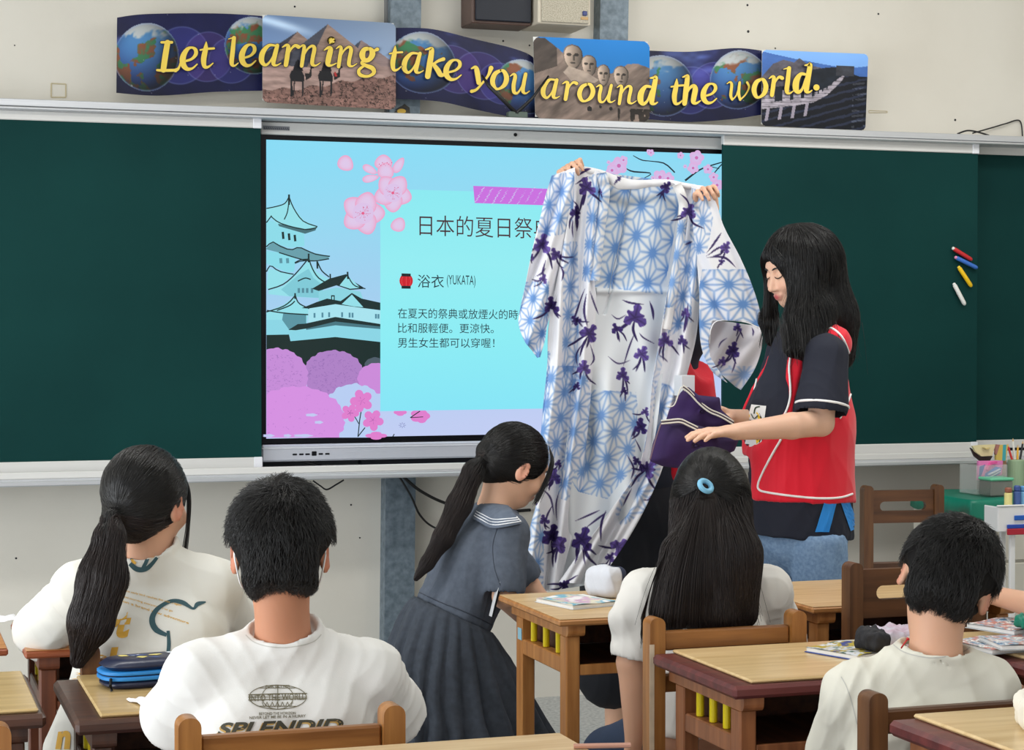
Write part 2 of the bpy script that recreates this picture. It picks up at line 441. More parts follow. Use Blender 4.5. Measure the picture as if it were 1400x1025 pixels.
# dents of the board frames hang below the rail
def board(name, label, x0, x1, Yf, pyt, pyb, pxref, rightcap=False, leftcap=False, ftop=11.5, fbot=14.0):
    zt, zb = zat(pxref, pyt, Yf), zat(pxref, pyb, Yf)
    k = (zt-zb)/abs(pyb-pyt); zt2 = zt+ftop*k; zb2 = zb-fbot*k
    t = thing(name, label, 'chalkboard', ((x0+x1)/2, Yf, zb2))
    MB().box((x0, Yf, zb), (x1, Yf+0.012, zt)).build('writing_surface', M_green, t)
    MB().box((x0, Yf-0.006, zt-0.004), (x1, Yf+0.02, zt2), 0.003).build('top_frame', M_alu2, t)
    mb = MB().box((x0, Yf-0.006, zb2), (x1, Yf+0.02, zb+0.004), 0.003)
    mb.build('bottom_frame', M_alu2, t)
    for xc, on in ((x1-0.028, rightcap), (x0, leftcap)):
        if on:
            MB().box((xc, Yf-0.009, zb2-0.004), (xc+0.03, Yf+0.021, zb+0.005), 0.002).build('corner_cap', mat('white_cap', (232, 233, 238), 0.4), t)
            MB().box((xc, Yf-0.009, zt-0.005), (xc+0.03, Yf+0.021, zt2+0.003), 0.002).build('corner_cap', MATS['white_cap'], t)
    return t, zt, zb
LB = board('sliding_chalkboard', 'green sliding chalkboard filling the left side beside the lit screen', -0.9, xat(357, 400, 6.79), 6.79, 161.5, 633.5, 0, rightcap=True)
RBX0, RBX1 = xat(988, 400, 6.79), xat(1336, 400, 6.79)
RB = board('sliding_chalkboard', 'green sliding chalkboard right of the lit screen, with four chalk holders on it', RBX0, RBX1, 6.79, 206.8, 606.5, 1280, rightcap=True)
board('sliding_chalkboard', 'rear green chalkboard at the far right edge, half behind the front one', RBX1-0.4, 5.1, 6.87, 209.5, 603.0, 1336, ftop=12, fbot=10)
# chalk tray
TY = 6.66
zt0, zt1, zt2, zt3 = zat(420, 635.5, TY+0.04), zat(420, 646.5, TY+0.02), zat(420, 650.5, TY), zat(420, 656, TY)
tray = thing('chalk_tray', 'aluminium chalk tray running below the boards and the screen', 'tray', (2.3, TY+0.1, zt3))
MB().box((-1.2, TY+0.02, zt1), (5.05, 6.70, zt0-0.003), 0.003).build('tray_lip', M_alu2, tray)
MB().box((-1.2, TY+0.02, zt2), (5.05, 7.02, zt1), 0.002).build('tray_floor', M_alu, tray)
MB().box((-1.2, TY-0.004, zt3), (5.05, TY+0.03, zt2+0.003), 0.004).build('tray_edge', M_alu, tray)
# backing inside the recess under the screen
struct(slab('trim_1', (-1.2, 6.99, zt0-0.02), (5.05, 7.0199, z_r1), mat('backing_board', (92, 94, 96), 0.8)))
mt = MB()
mt.box((xat(510, 655, TY), TY-0.0045, zat(530, 648.5, TY)), (xat(560, 655, TY), TY-0.0035, zat(530, 646, TY)))
# galvanised conduits (steel covers) on the wall
M_galv = mat('galvanised_steel', (122, 136, 147), 0.5, metal=0.2, color2=(88, 102, 113), nscale=38, detail=8, bump=0.25, bscale=45)
def conduit(n, pxl, pxr, pyt, pxl2, pxr2, pyb, label):
    a, b = at(pxl, pyt, 6.95), at(pxr, pyt, 6.95); c, d = at(pxl2, pyb, 6.95), at(pxr2, pyb, 6.95)
    mb = MB(); w = 0.0
    V = [(a.x, 6.95, a.z), (b.x, 6.95, b.z), (d.x, 6.95, d.z), (c.x, 6.95, c.z)]
    V += [(x, 7.03, z) for x, y, z in V]
    mb.add(V, [(3, 2, 1, 0), (0, 1, 5, 4), (1, 2, 6, 5), (2, 3, 7, 6), (3, 0, 4, 7)])
    return struct(mb.build('trim_%d' % n, M_galv), label)
def zpx(z, px, Y):      # pixel row of a height
    lo, hi = -3000, 3000
    for _ in range(40):
        m_ = (lo+hi)/2
        if at(px, m_, Y).z > z: lo = m_
        else: hi = m_
    return lo
conduit(2, 538.5, 581, -440, 521, 561, 1300, 'grey galvanised steel cable cover on the wall, left one')
conduit(3, 829, 868, -440, 818, 856.5, 160, 'grey galvanised steel cable cover above the board, right one')
struct(slab('trim_4', (xat(527, 0, 7.0), 6.985, 0), (xat(533, 0, 7.0)-0.002, 7.02, 3.1), mat('conduit_side', (120, 122, 124), 0.7)))
# ---------------------------------------------------------------- interactive display
M_art = mat('lit_screen_picture', attr=True, emit=0.96, rough=0.3, spec=0.12)
SY = 6.85
x0, x1 = xat(364, 400, SY), xat(364, 400, SY)+1.895
zs1, zs0 = zat(364, 190.8, SY), zat(364, 599.5, SY)
disp = thing('interactive_display', 'large lit classroom touch display between the green boards', 'display', ((x0+x1)/2, SY, zs0-0.08))
MB().box((x0-0.02, SY+0.002, zs0-0.02), (x1+0.02, SY+0.05, zs1+0.02), 0.003).build('bezel', M_black, disp)
MB().box((x0-0.02, SY-0.008, zs1+0.018), (x1+0.02, SY+0.05, zs1+0.063), 0.003).build('top_casing', M_alu2, disp)
MB().box((x0-0.02, SY-0.012, zs0-0.083), (x1+0.02, SY+0.05, zs0-0.022), 0.006).build('bottom_casing', mat('silver_casing', (204, 208, 216), 0.4, metal=0.5), disp)
MB().box((x0-0.02, SY-0.0145, zs0-0.036), (x1+0.02, SY-0.011, zs0-0.033)).build('casing_groove', mat('groove', (215, 218, 224), 0.4), disp)
MB().box((x0+0.35, SY+0.0, zs0-0.105), (x0+0.95, SY+0.05, zs0-0.0835)).build('mount_bracket', M_black, disp)
for px in (402, 411, 419.5, 437.5, 446.5):
    x = xat(px, 620, SY); z = zs0-0.058
    MB().box((x-0.008, SY-0.0145, z-0.003), (x+0.008, SY-0.011, z+0.003), 0.001).build('port', M_black, disp)
x = xat(428.5, 620, SY); MB().box((x-0.009, SY-0.0145, zs0-0.064), (x+0.009, SY-0.011, zs0-0.048), 0.003).build('button', M_black, disp)
cx, cz = xat(703.5, 184.5, SY), zat(703.5, 184.5, SY)
MB().tube([(cx, SY-0.006, cz), (cx, SY-0.0115, cz)], 0.0065, 14).build('camera_lens', M_black, disp)
a = Art(SY-0.0085); a.poly([(359.5, 171.5), (396, 173), (396, 178.5), (359.5, 177)], (120, 122, 128))
for i in range(12): a.line([(361+i*2.9, 173.6+i*0.1), (362.6+i*2.9, 176.6+i*0.1)], 1.1, (60, 62, 70), up=(i == 0))
a.build('sticker', mat('print', attr=True, rough=0.5), disp)
# ---- slide
A = Art(SY, 0.00012)
def sq(u, v):
    tl, tr, br, bl = (364, 190.8), (1006, 211.2), (1006, 587.8), (364, 599.5)
    return [((tl[0]*(1-a)+tr[0]*a)*(1-b)+(bl[0]*(1-a)+br[0]*a)*b, (tl[1]*(1-a)+tr[1]*a)*(1-b)+(bl[1]*(1-a)+br[1]*a)*b) for a, b in zip(u, v)]
def bgc(u, v):
    k = np.array([[138, 222, 248], [150, 218, 244], [164, 210, 243], [184, 208, 246], [196, 208, 246]], float)
    return np.stack([np.interp(v+0.12*(u-0.3)*(v > 0), np.linspace(0, 1, 5), k[:, j]) for j in range(3)], 1)
A.grid(sq, 30, 24, bgc)
def cardq(u, v): return [(520+(952-520)*a, (258+12*a)*(1-b)+(562-7*a)*b) for a, b in zip(u, v)]
def cardc(u, v):
    k = np.array([[140, 236, 244], [150, 240, 246], [142, 240, 248], [136, 232, 250]], float)
    return np.stack([np.interp(v, np.linspace(0, 1, 4), k[:, j]) for j in range(3)], 1)
c3 = lambda L_: [(350+p[0]/3.5, 170+p[1]/3.5, *p[2:]) for p in L_]
c4 = lambda L_: [(350+p[0]/3.5, 400+p[1]/3.5, *p[2:]) for p in L_]
DK = (24, 46, 46); LT = (150, 226, 236); MD = (104, 160, 172)
# castle
A.poly(c3([(50, 455), (100, 470), (230, 520), (232, 582), (160, 590), (80, 565), (50, 582)]), (142, 222, 236))
A.poly(c3([(50, 405), (135, 380), (160, 352), (185, 405), (230, 460), (292, 488), (288, 505), (235, 522), (100, 478), (72, 444), (50, 462)]), LT)
A.poly(c3([(105, 475), (235, 500), (290, 492), (285, 507), (235, 523), (110, 487)]), (70, 112, 120))
for p in ([(50, 402), (95, 393), (138, 378), (158, 345)], [(158, 345), (180, 400), (225, 462), (294, 489)], [(72, 440), (120, 474), (235, 503), (292, 492)], [(158, 365), (150, 420), (135, 455)], [(50, 470), (75, 436)]): A.line(c3(p), 1.5, DK, smooth=10)
A.line(c3([(158, 335), (158, 385)]), 2.6, DK)
for x in (128, 157, 185): A.line(c3([(x, 514+(x-128)*0.25), (x+3, 548+(x-128)*0.2)]), 3.2, DK)
A.poly(c3([(50, 605), (110, 612), (190, 640), (182, 705), (150, 708), (50, 665)]), (140, 222, 236))
A.poly(c3([(50, 592), (80, 562), (160, 597), (210, 590), (260, 612), (352, 630), (345, 644), (250, 652), (110, 613), (50, 598)]), MD)
for p in ([(50, 585), (80, 562), (110, 580), (165, 600), (205, 588), (245, 604), (290, 622), (354, 631)], [(110, 613), (250, 652), (350, 643)]): A.line(c3(p), 1.6, DK, smooth=14)
for x in (118, 150): A.line(c3([(x, 640), (x+2, 664)]), 4, (92, 150, 165))
A.poly(c3([(50, 780), (60, 690), (110, 700), (180, 716), (120, 770), (60, 792)]), LT); A.line(c3([(50, 705), (70, 676), (110, 702), (180, 717)]), 1.6, DK, smooth=8)
A.poly(c3([(60, 795), (130, 772), (190, 720), (250, 652), (290, 705), (355, 745), (300, 800), (280, 830), (150, 822), (60, 812)]), LT)
A.poly(c3([(120, 790), (200, 722), (252, 690), (275, 735), (330, 775), (300, 830), (160, 822)]), (128, 204, 218))
for p in ([(58, 790), (130, 765), (190, 714), (252, 640)], [(252, 640), (270, 690), (300, 735), (350, 765)], [(185, 662), (215, 648), (250, 645)], [(295, 660), (315, 700), (350, 730)], [(200, 750), (235, 735), (262, 742)]): A.line(c3(p), 1.7, DK, smooth=10)
A.line(c3([(252, 618), (252, 660)]), 2.4, DK); A.line(c3([(293, 655), (294, 690)]), 2.4, DK); A.poly(c3([(185, 668), (250, 642), (256, 652), (190, 660)]), DK)
for x in (205, 225, 245, 268): A.line(c3([(x, 783), (x, 806)]), 3.3, (84, 140, 156))
A.poly(c3([(300, 800), (385, 780), (500, 800), (520, 860), (400, 900), (300, 870)]), (140, 215, 228))
A.poly(c3([(268, 786), (350, 738), (432, 716), (448, 740), (524, 786), (450, 792), (385, 770), (300, 797)]), DK)
A.poly(c3([(400, 770), (438, 722), (500, 782), (450, 786)]), LT); A.line(c3([(438, 705), (440, 740)]), 2.3, DK)
A.line(c3([(524, 786), (470, 770), (440, 725)]), 1.5, DK, smooth=8); A.line(c3([(355, 715), (356, 745)]), 2, DK)
A.poly(c4([(50, 90), (130, 60), (186, 15), (215, 60), (252, 75), (240, 180), (160, 210), (50, 205)]), LT)
A.poly(c4([(130, 100), (240, 105), (240, 160), (160, 180), (125, 130)]), (90, 150, 164))
A.poly(c4([(250, 62), (380, 55), (596, 85), (596, 150), (380, 118), (250, 152)]), (170, 230, 242))
A.poly(c4([(218, 74), (290, 45), (340, 28), (405, 40), (460, 2), (505, 28), (596, 48), (596, 84), (500, 72), (380, 55), (250, 76)]), DK)
A.poly(c4([(410, 55), (460, 8), (515, 70), (470, 66)]), LT)
A.line(c4([(405, 45), (458, 4), (520, 72)]), 1.8, DK)
for p in ([(50, 92), (120, 70), (160, 45), (188, 12)], [(188, 12), (205, 50), (255, 76)], [(52, 85), (140, 98), (250, 105)], [(100, 85), (160, 62), (186, 40)]): A.line(c4(p), 1.7, DK, smooth=8)
A.line(c4([(187, 2), (187, 30)]), 2.2, DK); A.line(c4([(368, 12), (368, 35)]), 5, DK); A.line(c4([(368, 18), (368, 33)]), 2.2, (150, 226, 236))
for x in (280, 318, 350, 412, 448, 462, 574, 586): A.line(c4([(x, 92+abs(x-380)*0.05), (x, 116+abs(x-380)*0.04)]), 2.6, (84, 140, 160))
A.poly(c4([(50, 130), (125, 130), (162, 182), (162, 206), (50, 204)]), (140, 216, 232))
A.poly(c4([(160, 184), (240, 176), (380, 154), (596, 172), (596, 238), (380, 214), (165, 234)]), (140, 216, 232))
A.poly(c4([(155, 178), (200, 150), (235, 148), (380, 116), (596, 150), (596, 172), (380, 140), (240, 172), (190, 180)]), DK)
A.poly(c4([(240, 172), (380, 138), (596, 162), (596, 174), (380, 156), (240, 178)]), (70, 118, 130))
A.poly(c4([(50, 202), (158, 200), (165, 232), (380, 212), (596, 236), (596, 345), (500, 360), (225, 350), (130, 300), (50, 290)]), (20, 42, 40))
def blob(c, rx, ry, col, nb, sc=c4, a0=0, a1=2*PI, texture=None):
    pts = []
    n = nb*6
    for i in range(n+1):
        a = a0+(a1-a0)*i/n; rr = 1+0.035*abs(math.sin(i*PI/6))+0.02*math.sin(i*1.7)
        pts.append((min(max(c[0]+rx*rr*math.cos(a), 50), 596), min(c[1]+ry*rr*math.sin(a), 693)))
    A.poly(sc(pts), col)
    if texture:
        r = random.Random(int(c[0]))
        for _ in range(texture[0]):
            a = r.random()*2*PI; q = math.sqrt(r.random())*0.86; x = c[0]+rx*q*math.cos(a); y = c[1]+ry*q*math.sin(a)
            if 54 < x < 590 and y < 685: A.line(sc([(x, y), (x+r.uniform(-7, 7), y+r.uniform(-5, 5)), (x+r.uniform(-9, 9), y+r.uniform(-6, 6))]), 0.5, texture[1], up=False)
blob((570, 350), 50, 40, (78, 92, 104), 6)
blob((370, 390), 142, 112, (176, 130, 200), 14, texture=(240, (136, 100, 170)))
blob((95, 400), 150, 132, (200, 142, 218), 14, texture=(240, (150, 108, 180)))
blob((580, 410), 92, 72, (206, 140, 220), 9)
blob((470, 620), 165, 180, (186, 208, 246), 14)
blob((195, 610), 225, 158, (216, 146, 228), 16, texture=(60, (170, 110, 196)))
for p in ((265, 585, 30, 16), (300, 620, 22, 12), (60, 700, 30, 14), (225, 690, 50, 14), (150, 690, 20, 10)):
    A.disc(c4([(p[0], min(p[1], 684))])[0], p[2]/3.5, (196, 204, 244), ry=min(p[3], 8)/3.5, lobes=5, amp=0.3)
def star(c, r, col, rot=0, sc=c4, ctr=(120, 60, 140)):
    P = sc([c])[0]; pts = []
    for i in range(30):
        a = 2*PI*i/30+rot; k = 0.62+0.38*abs(math.cos(2.5*(a-rot)))**0.8; pts.append((P[0]+r/3.5*k*math.cos(a), P[1]+r/3.5*k*math.sin(a)))
    A.poly(pts, col)
    for i in range(5):
        a = 2*PI*i/5+rot; A.line([(P[0], P[1]), (P[0]+r/3.5*0.36*math.cos(a), P[1]+r/3.5*0.36*math.sin(a))], 0.5, ctr, up=False)
PK = (226, 128, 208)
A.line(c4([(488, 690), (496, 610), (505, 555)]), 1.4, DK); A.line(c4([(494, 630), (472, 592)]), 1.2, DK); A.line(c4([(488, 688), (522, 645)]), 1.4, DK)
star((505, 518), 56, PK, 0.6); star((450, 575), 44, PK, 0.1); star((560, 610), 52, PK, 0.2)
A.disc(c4([(575, 684)])[0], 15, PK, ry=5.5, lobes=4, amp=0.3); A.disc(c4([(690, 572)])[0], 9, PK, ry=5, lobes=4, amp=0.2); A.disc(c4([(785, 590)])[0], 14, PK, ry=10, lobes=5, amp=0.25)
A.line(c4([(738, 598), (785, 566)]), 1.3, DK); A.line(c4([(738, 598), (800, 594)]), 1.0, DK); A.line(c4([(655, 688), (662, 676)]), 1.3, DK)
for i in range(8):
    a_ = i*PI/4; A.line(c4([(700+6*math.cos(a_), 634+5*math.sin(a_)), (700+17*math.cos(a_), 634+14*math.sin(a_))]), 0.6, (100, 100, 170), up=False)
A.grid(cardq, 16, 16, cardc)
# plum blossoms
WH = (216, 204, 240); RP = (240, 158, 196)
def petal(c, rx, ry, rot):
    P = c3([c])[0]; A.n += 1; V = [A.pt(P)]; cols = [tuple(lin((226, 202, 236)))]; n = 20; rings = 5
    for j in range(1, rings+1):
        for i in range(n):
            a = 2*PI*i/n; x = rx/3.5*j/rings*math.cos(a); y = ry/3.5*j/rings*math.sin(a)*(1-0.25*math.cos(a))
            V.append(A.pt((P[0]+x*math.cos(rot)-y*math.sin(rot), P[1]+x*math.sin(rot)+y*math.cos(rot))))
            t = (j/rings)**4*.9; cols.append(tuple(lin(np.array((226, 202, 236))*(1-t)+np.array(RP)*t)))
    F = [(0, 1+i, 1+(i+1) % n) for i in range(n)]+[(1+j*n+i, 1+(j+1)*n+i, 1+(j+1)*n+(i+1) % n, 1+j*n+(i+1) % n) for j in range(rings-1) for i in range(n)]
    A.mb.add(V, F); A.mb.c += cols
def flower(c, r, rot):
    for i in range(5):
        a = rot+2*PI*i/5; petal((c[0]+r*0.52*math.cos(a), c[1]+r*0.52*math.sin(a)), r*0.52, r*0.50, a)
    A.disc(c3([c])[0], r*0.5/3.5, WH, (224, 196, 234))
    rr = random.Random(int(c[0]))
    for i in range(22):
        a = rr.random()*6.28; q = rr.uniform(0.15, 0.42)*r; e = (c[0]+q*math.cos(a), c[1]+q*math.sin(a))
        A.line(c3([(c[0], c[1]), e]), 0.35, (230, 110, 150), up=False); A.disc(c3([e])[0], 0.7, (214, 70, 120), n=6, up=False)
    A.disc(c3([c])[0], 2.0, (232, 96, 140), n=10)
petal((430, 188), 40, 36, 0.7); petal((682, 482), 33, 36, 0.9)
petal((545, 216), 38, 18, 0.5); petal((548, 258), 40, 18, -0.2); petal((683, 195), 42, 21, -1.0); petal((610, 180), 36, 42, -1.57); petal((622, 225), 40, 38, 0.6)
for i in range(9): A.disc(c3([(590+i*7.5, 190+8*math.sin(i*2.1))])[0], 0.7, (214, 70, 120), n=6, up=False)
flower((655, 328), 90, 0.3); flower((512, 425), 102, 0.0)
# top-right blossoms
c5 = lambda L_: [(690+p[0]/3.2026, 200+p[1]/3.2026, *p[2:]) for p in L_]
for p in ([(790, 150, 9), (850, 105, 7), (900, 85, 6), (950, 70, 5)], [(900, 88, 4), (940, 98, 3)], [(562, 40, 3), (600, 60, 5), (640, 65, 4), (700, 75, 6), (745, 115, 6)], [(525, 92, 3), (560, 110, 7), (640, 118, 5), (605, 142, 3)], [(990, 40, 4), (940, 90, 5), (908, 130, 4)]):
    A.line(c5([(x, y, w/3.2) for x, y, w in p]), 2, (26, 40, 52), smooth=12)
rr = random.Random(4)
for cxy, r in (((500, 85), 40), ((470, 105), 28), ((840, 50), 34), ((825, 95), 26), ((680, 135), 34), ((715, 140), 28), ((640, 28), 16), ((770, 40), 16), ((890, 100), 22), ((520, 60), 20), ((930, 170), 28), ((915, 135), 22), ((455, 70), 9), ((630, 22), 10), ((790, 88), 9), ((650, 140), 12)):
    P = c5([cxy])[0]; A.disc(P, r/3.2, (208, 200, 240), (224, 176, 226), n=30, lobes=5, amp=0.3, ph=rr.random()*3)
    A.disc(P, r/14, (206, 110, 180), n=8)
# tape
A.poly([(647, 254), (760, 258.5), (760, 281), (649, 277.5)], (204, 112, 226))
for i in range(9):
    bx = 652+i*11.5
    for j in range(5):
        y0 = 257.5+j*4+ (i % 3)*1.5; x = bx+j*-2.2+6
        if x < 758: A.line([(x, y0+2.5), (x+4.5, y0-1.5)], 1.1, (206, 214, 246), up=False)
TX = (70, 36, 44); T2 = (30, 44, 56)
A.text('日本的夏日祭典', [(573.5, 293.5), (754.5, 298.5), (754.5, 327), (573.5, 321.8)], TX, bold=-0.004)
A.text('浴衣', [(571, 375), (607, 375.8), (607, 393.6), (571, 393)], T2)
A.text('(YUKATA)', [(611, 375.6), (650, 376.6), (650, 393.6), (611, 392.8)], T2)
A.text('在夏天的祭典或放煙火的時候', [(544, 421), (722, 423.4), (722, 436.8), (544, 435)], T2)
A.text('比和服輕便。更涼快。', [(544, 441.3), (675, 442.5), (675, 455.6), (544, 455)], T2)
A.text('男生女生都可以穿喔！', [(544, 461.3), (676, 462), (676, 475.4), (544, 475.2)], T2)
# lantern
A.disc((555.3, 383.8), 9.2, (206, 30, 44), ry=10, n=20); A.poly([(549, 373.6), (561.5, 374), (561.5, 378), (549, 377.6)], (28, 34, 40)); A.poly([(549, 390.6), (561.5, 390.8), (561.5, 394.6), (549, 394.4)], (28, 34, 40))
for x in (550.5, 555.3, 560): A.line([(x, 378), (555.3+(x-555.3)*1.35, 384), (x, 390.5)], 0.5, (240, 90, 90), up=False)
A.build('screen_picture', M_art, disp)

# ---------------------------------------------------------------- chalk holders on the right board
def holder(label, p, q, col, endcol):
    a_, b_ = at(p[0], p[1], 6.775), at(q[0], q[1], 6.775); d = (b_-a_).normalized(); r = 0.0085
    t = thing('chalk_holder', label, 'chalk holder', (a_+b_)/2, group='chalk holders on the board')
    m_ = mat('holder_%d' % col[0], col, 0.35)
    MB().tube([a_+d*0.006, a_+d*0.009, b_-d*0.012, b_-d*0.004, b_], [r*0.8, r, r, r*0.8, r*0.35], 12).build('barrel', m_, t, smooth=True)
    MB().tube([a_-d*0.002, a_, a_+d*0.007], [r*0.4, r*0.75, r*0.78], 12).build('tip', mat('tip_%d' % endcol[1], endcol, 0.4), t, smooth=True)
    MB().box((((a_+b_)/2).x-0.006, 6.779, ((a_+b_)/2).z-0.006), (((a_+b_)/2).x+0.006, 6.7895, ((a_+b_)/2).z+0.006)).build('magnet', M_black, t)
holder('red chalk holder on the right green board', (1302.5, 339), (1329, 355.5), (200, 40, 44), (240, 235, 230))
holder('blue chalk holder just under the red one', (1306, 351.5), (1336.5, 366.5), (58, 112, 200), (230, 150, 190))
holder('yellow chalk holder below the blue one', (1310.5, 364.5), (1328.5, 392), (244, 196, 20), (250, 214, 60))
holder('white chalk holder, lowest of the four on the board', (1304, 387.5), (1319.5, 417), (236, 234, 230), (240, 240, 236))
# ---------------------------------------------------------------- boxes at the top
bx = thing('wall_monitor', 'dark flat box with brown wooden rim cut by the top edge', 'speaker', (xat(680, 15, 6.8), 7.02, zat(680, 30, 6.8)))
xl, xr, zb = xat(646, 30, 6.87), xat(727, 33, 6.87), zat(690, 33, 6.87)
MB().box((xl, 6.88, zb), (xr, 7.0195, zb+0.26), 0.004).build('case', mat('brown_wood_case', (92, 70, 62), 0.5, noise=0.2), bx)
MB().box((xl+0.012, 6.865, zb+0.010), (xr-0.003, 6.8805, zb+0.25), 0.003).build('grille', mat('navy_cloth', (14, 20, 34), 0.6), bx)
sp = thing('wall_speaker', 'cream wall speaker with perforated front and small blue switch', 'speaker', (xat(770, 15, 6.8), 7.02, zat(770, 30, 6.8)))
xl, xr, zb = xat(738, 30, 6.8), xat(810, 30, 6.8), zat(770, 32, 6.8)
MB().box((xl, 6.82, zb), (xr, 7.0195, zb+0.26), 0.004).build('case', mat('cream_case', (206, 196, 178), 0.5), sp)
MB().box((xl+0.012, 6.812, zb+0.006), (xr-0.01, 6.8205, zb+0.25), 0.002).build('grille', mat('cream_mesh', (196, 188, 170), 0.7, color2=(150, 143, 126), nscale=240), sp)
MB().box((xr-0.036, 6.806, zb+0.035), (xr-0.018, 6.8125, zb+0.052), 0.002).build('switch', mat('blue_switch', (24, 44, 110), 0.4), sp)
MB().box((xr-0.042, 6.809, zb+0.02), (xr-0.014, 6.8125, zb+0.030)).build('sticker', mat('tan_label', (186, 150, 100), 0.6), sp)
# ---------------------------------------------------------------- cables and small marks
def cable(label, pts, r, Y, n=30, name='cable'):
    P = spline([[*at(p[0], p[1], p[2] if len(p) > 2 else Y)] for p in pts], n)
    o = MB().tube(P, r, 8).build(name, M_blackcable, smooth=True); return tag(o, label, 'cable')
cable('black cable looping on top of the rail at the far right', [(1309, 183, 6.8), (1322, 178.6, 6.8), (1335, 180, 6.8), (1352, 185, 6.8)], 0.0035, 6.8)
cable('thin black cable rising along the wall at the far right', [(1330, 182, 6.95), (1358, 174, 7.0), (1375, 169, 7.0), (1394, 165, 7.01), (1398, 186, 7.0)], 0.003, 6.95)
cable('thick black cable under the tray beside the steel cover', [(552, 652, 6.9), (575, 671, 6.93), (610, 688, 6.96), (660, 700, 6.98), (725, 697, 7.0)], 0.006, 6.9)
cable('thin black cable curving down right of the steel cover', [(545, 650, 6.93), (562, 678, 6.93), (575, 705, 6.97), (596, 722, 6.98), (640, 735, 6.99)], 0.004, 6.9)
cable('short black cable with a knot under the chalk tray', [(470, 656, 6.8), (460, 662, 6.8), (447, 669, 6.8), (438, 664, 6.8), (428, 657, 6.8)], 0.003, 6.8)
cable('black cable behind the gap under the display', [(400, 628, 6.94), (420, 632, 6.9), (450, 640, 6.88)], 0.005, 6.9)
st = tag(Art(6.9485).poly([(540, 152), (549, 145), (553, 142), (560, 147), (561, 156), (538, 156)], (44, 40, 30)).disc((549, 152), 6, (196, 160, 50), ry=3.4).line([(541, 150), (548, 146), (556, 149)], 1.6, (20, 20, 22)).build('insect_sticker', MATS['print'], None), 'small black and yellow insect sticker on the steel cover above the rail', 'sticker')
MS = mat('tape_residue', (196, 184, 154), 0.8)
def smudge(label, quad):
    pts = [at(p[0], p[1], WY-0.0008) for p in quad]
    o = MB().add(pts+[p+Vector((0, 0.0007, 0)) for p in pts], [(3, 2, 1, 0)]).build('tape_mark', MS); tag(o, label, 'mark')
for lb, (xa, ya, xb, yb) in (('yellowed tape mark on the wall above the left green board', (70, 114, 90, 133)), ('brown tape mark on the wall right of the banner end', (1188, 151, 1213, 154)), ):
    pts = [(xa, ya), (xb, ya+1), (xb, yb), (xa, yb)]
    w = 2.0 if yb-ya > 10 else 1.2
    mb = MB()
    for p, q in zip(pts, pts[1:]+pts[:1]): mb.tube([at(*p, WY-0.001), at(*q, WY-0.001)], w/380*0.5, 4)
    tag(mb.build('tape_mark', MS), lb, 'mark')
mb = MB()
for px, py, r in ((1022, 7, 1.8), (1023, 43, 2.2), (1201, 19, 1.6), (403, 9, 1.5), (688, 56, 1.6), (724, 62, 1.4), (1306, 164, 2), (22, 763, 1.5), (1060, 66, 1.3), (480, 690, 1.4), (492, 735, 1.2), (20, 62, 1.0)):
    c = at(px, py, WY-0.001); mb.tube([c, c+Vector((0, 0.0009, 0))], r/380, 7)
tag(mb.build('nail_hole', M_dark), 'small dark nail holes and specks scattered on the cream wall', 'marks', kind='stuff')
# ================================================================ banner sheets above the boards
M_print = mat('glossy_print', attr=True, rough=0.4, spec=0.25)
M_sheet = mat('sheet_back', (225, 224, 220), 0.6)
def curve_y(P, x): P = np.array(P, float); return np.interp(x, P[:, 0], P[:, 1])
def smooth_curve(P):
    Q = spline(np.array(P, float), 40); return Q
def globe(u, v, cx, cy, r, seed, C, asp):
    x = (u-cx)*asp/r; y = (v-cy)/r; d = x*x+y*y; m = d < 1; z = np.sqrt(np.clip(1-d, 0, 1))
    a = x*1.1+0.3*z; b = y*1.1
    n = fbm(a*1.5+seed*3.7+5, b*1.5+seed*1.3+4, 5); land = sstep(0.50, 0.53, n); g = fbm(a*4+9+seed, b*4+2, 3)
    sea = np.stack([44+34*z-26*y, 78+56*z-44*y, 150+50*z-30*y], -1)
    lc = np.array((150, 92, 66))*(1-sstep(0.4, 0.6, g))[:, None]+np.array((70, 140, 96))*sstep(0.4, 0.6, g)[:, None]
    c = sea*(1-land)[:, None]+lc*land[:, None]
    ice = sstep(0.55, 0.75, -y+0.35*(fbm(a*3+1, b*3+seed, 3)-0.5)*2); c = c*(1-ice)[:, None]+np.array((206, 212, 214))*ice[:, None]
    lit = np.clip(0.35+0.55*(-x*0.5-y*0.45+z*0.75), 0.22, 1.1); c = c*lit[:, None]
    rim = sstep(0.86, 1.0, d); c = c*(1-rim*0.5)[:, None]+np.array((150, 170, 220))*(rim*0.5)[:, None]
    return np.where(m[:, None], c, C)
def ghost(u, v, cx, cy, r, col, C, asp):
    d = np.sqrt(((u-cx)*asp)**2+(v-cy)**2)/r; m = (1-sstep(0.96, 1.0, d)); rim = np.exp(-((d-0.98)/0.025)**2)
    C = C*(1-0.4*m)[:, None]+np.array(col)*(0.4*m)[:, None]; return C*(1-0.35*rim)[:, None]+np.array((130, 140, 190))*(0.35*rim)[:, None]
def space_panel(globes, ghosts, flip, asp, seed):
    def f(u, v):
        n = fbm(u*asp*2+seed, v*2+seed*2, 5); C = np.array((24, 28, 78))*(0.5+0.75*n)[:, None]*(1-0.35*np.abs(v-0.4))[:, None]
        glow = sstep(0.55, 0.8, fbm(u*asp*1.2+seed*5, v*2.5+3, 4))*np.exp(-((v-0.2)/0.25)**2); C = C+np.array((90, 110, 150))*glow[:, None]
        for g in ghosts: C = ghost(u, v, *g, C, asp)
        for g in globes: C = globe(u, v, g[0], g[1], g[2], g[3], C, asp)
        st = vnoise(u*asp*60+seed, v*60) > 0.985; C = np.where(st[:, None], C*0.5+110, C); return np.clip(C, 0, 255)
    return f
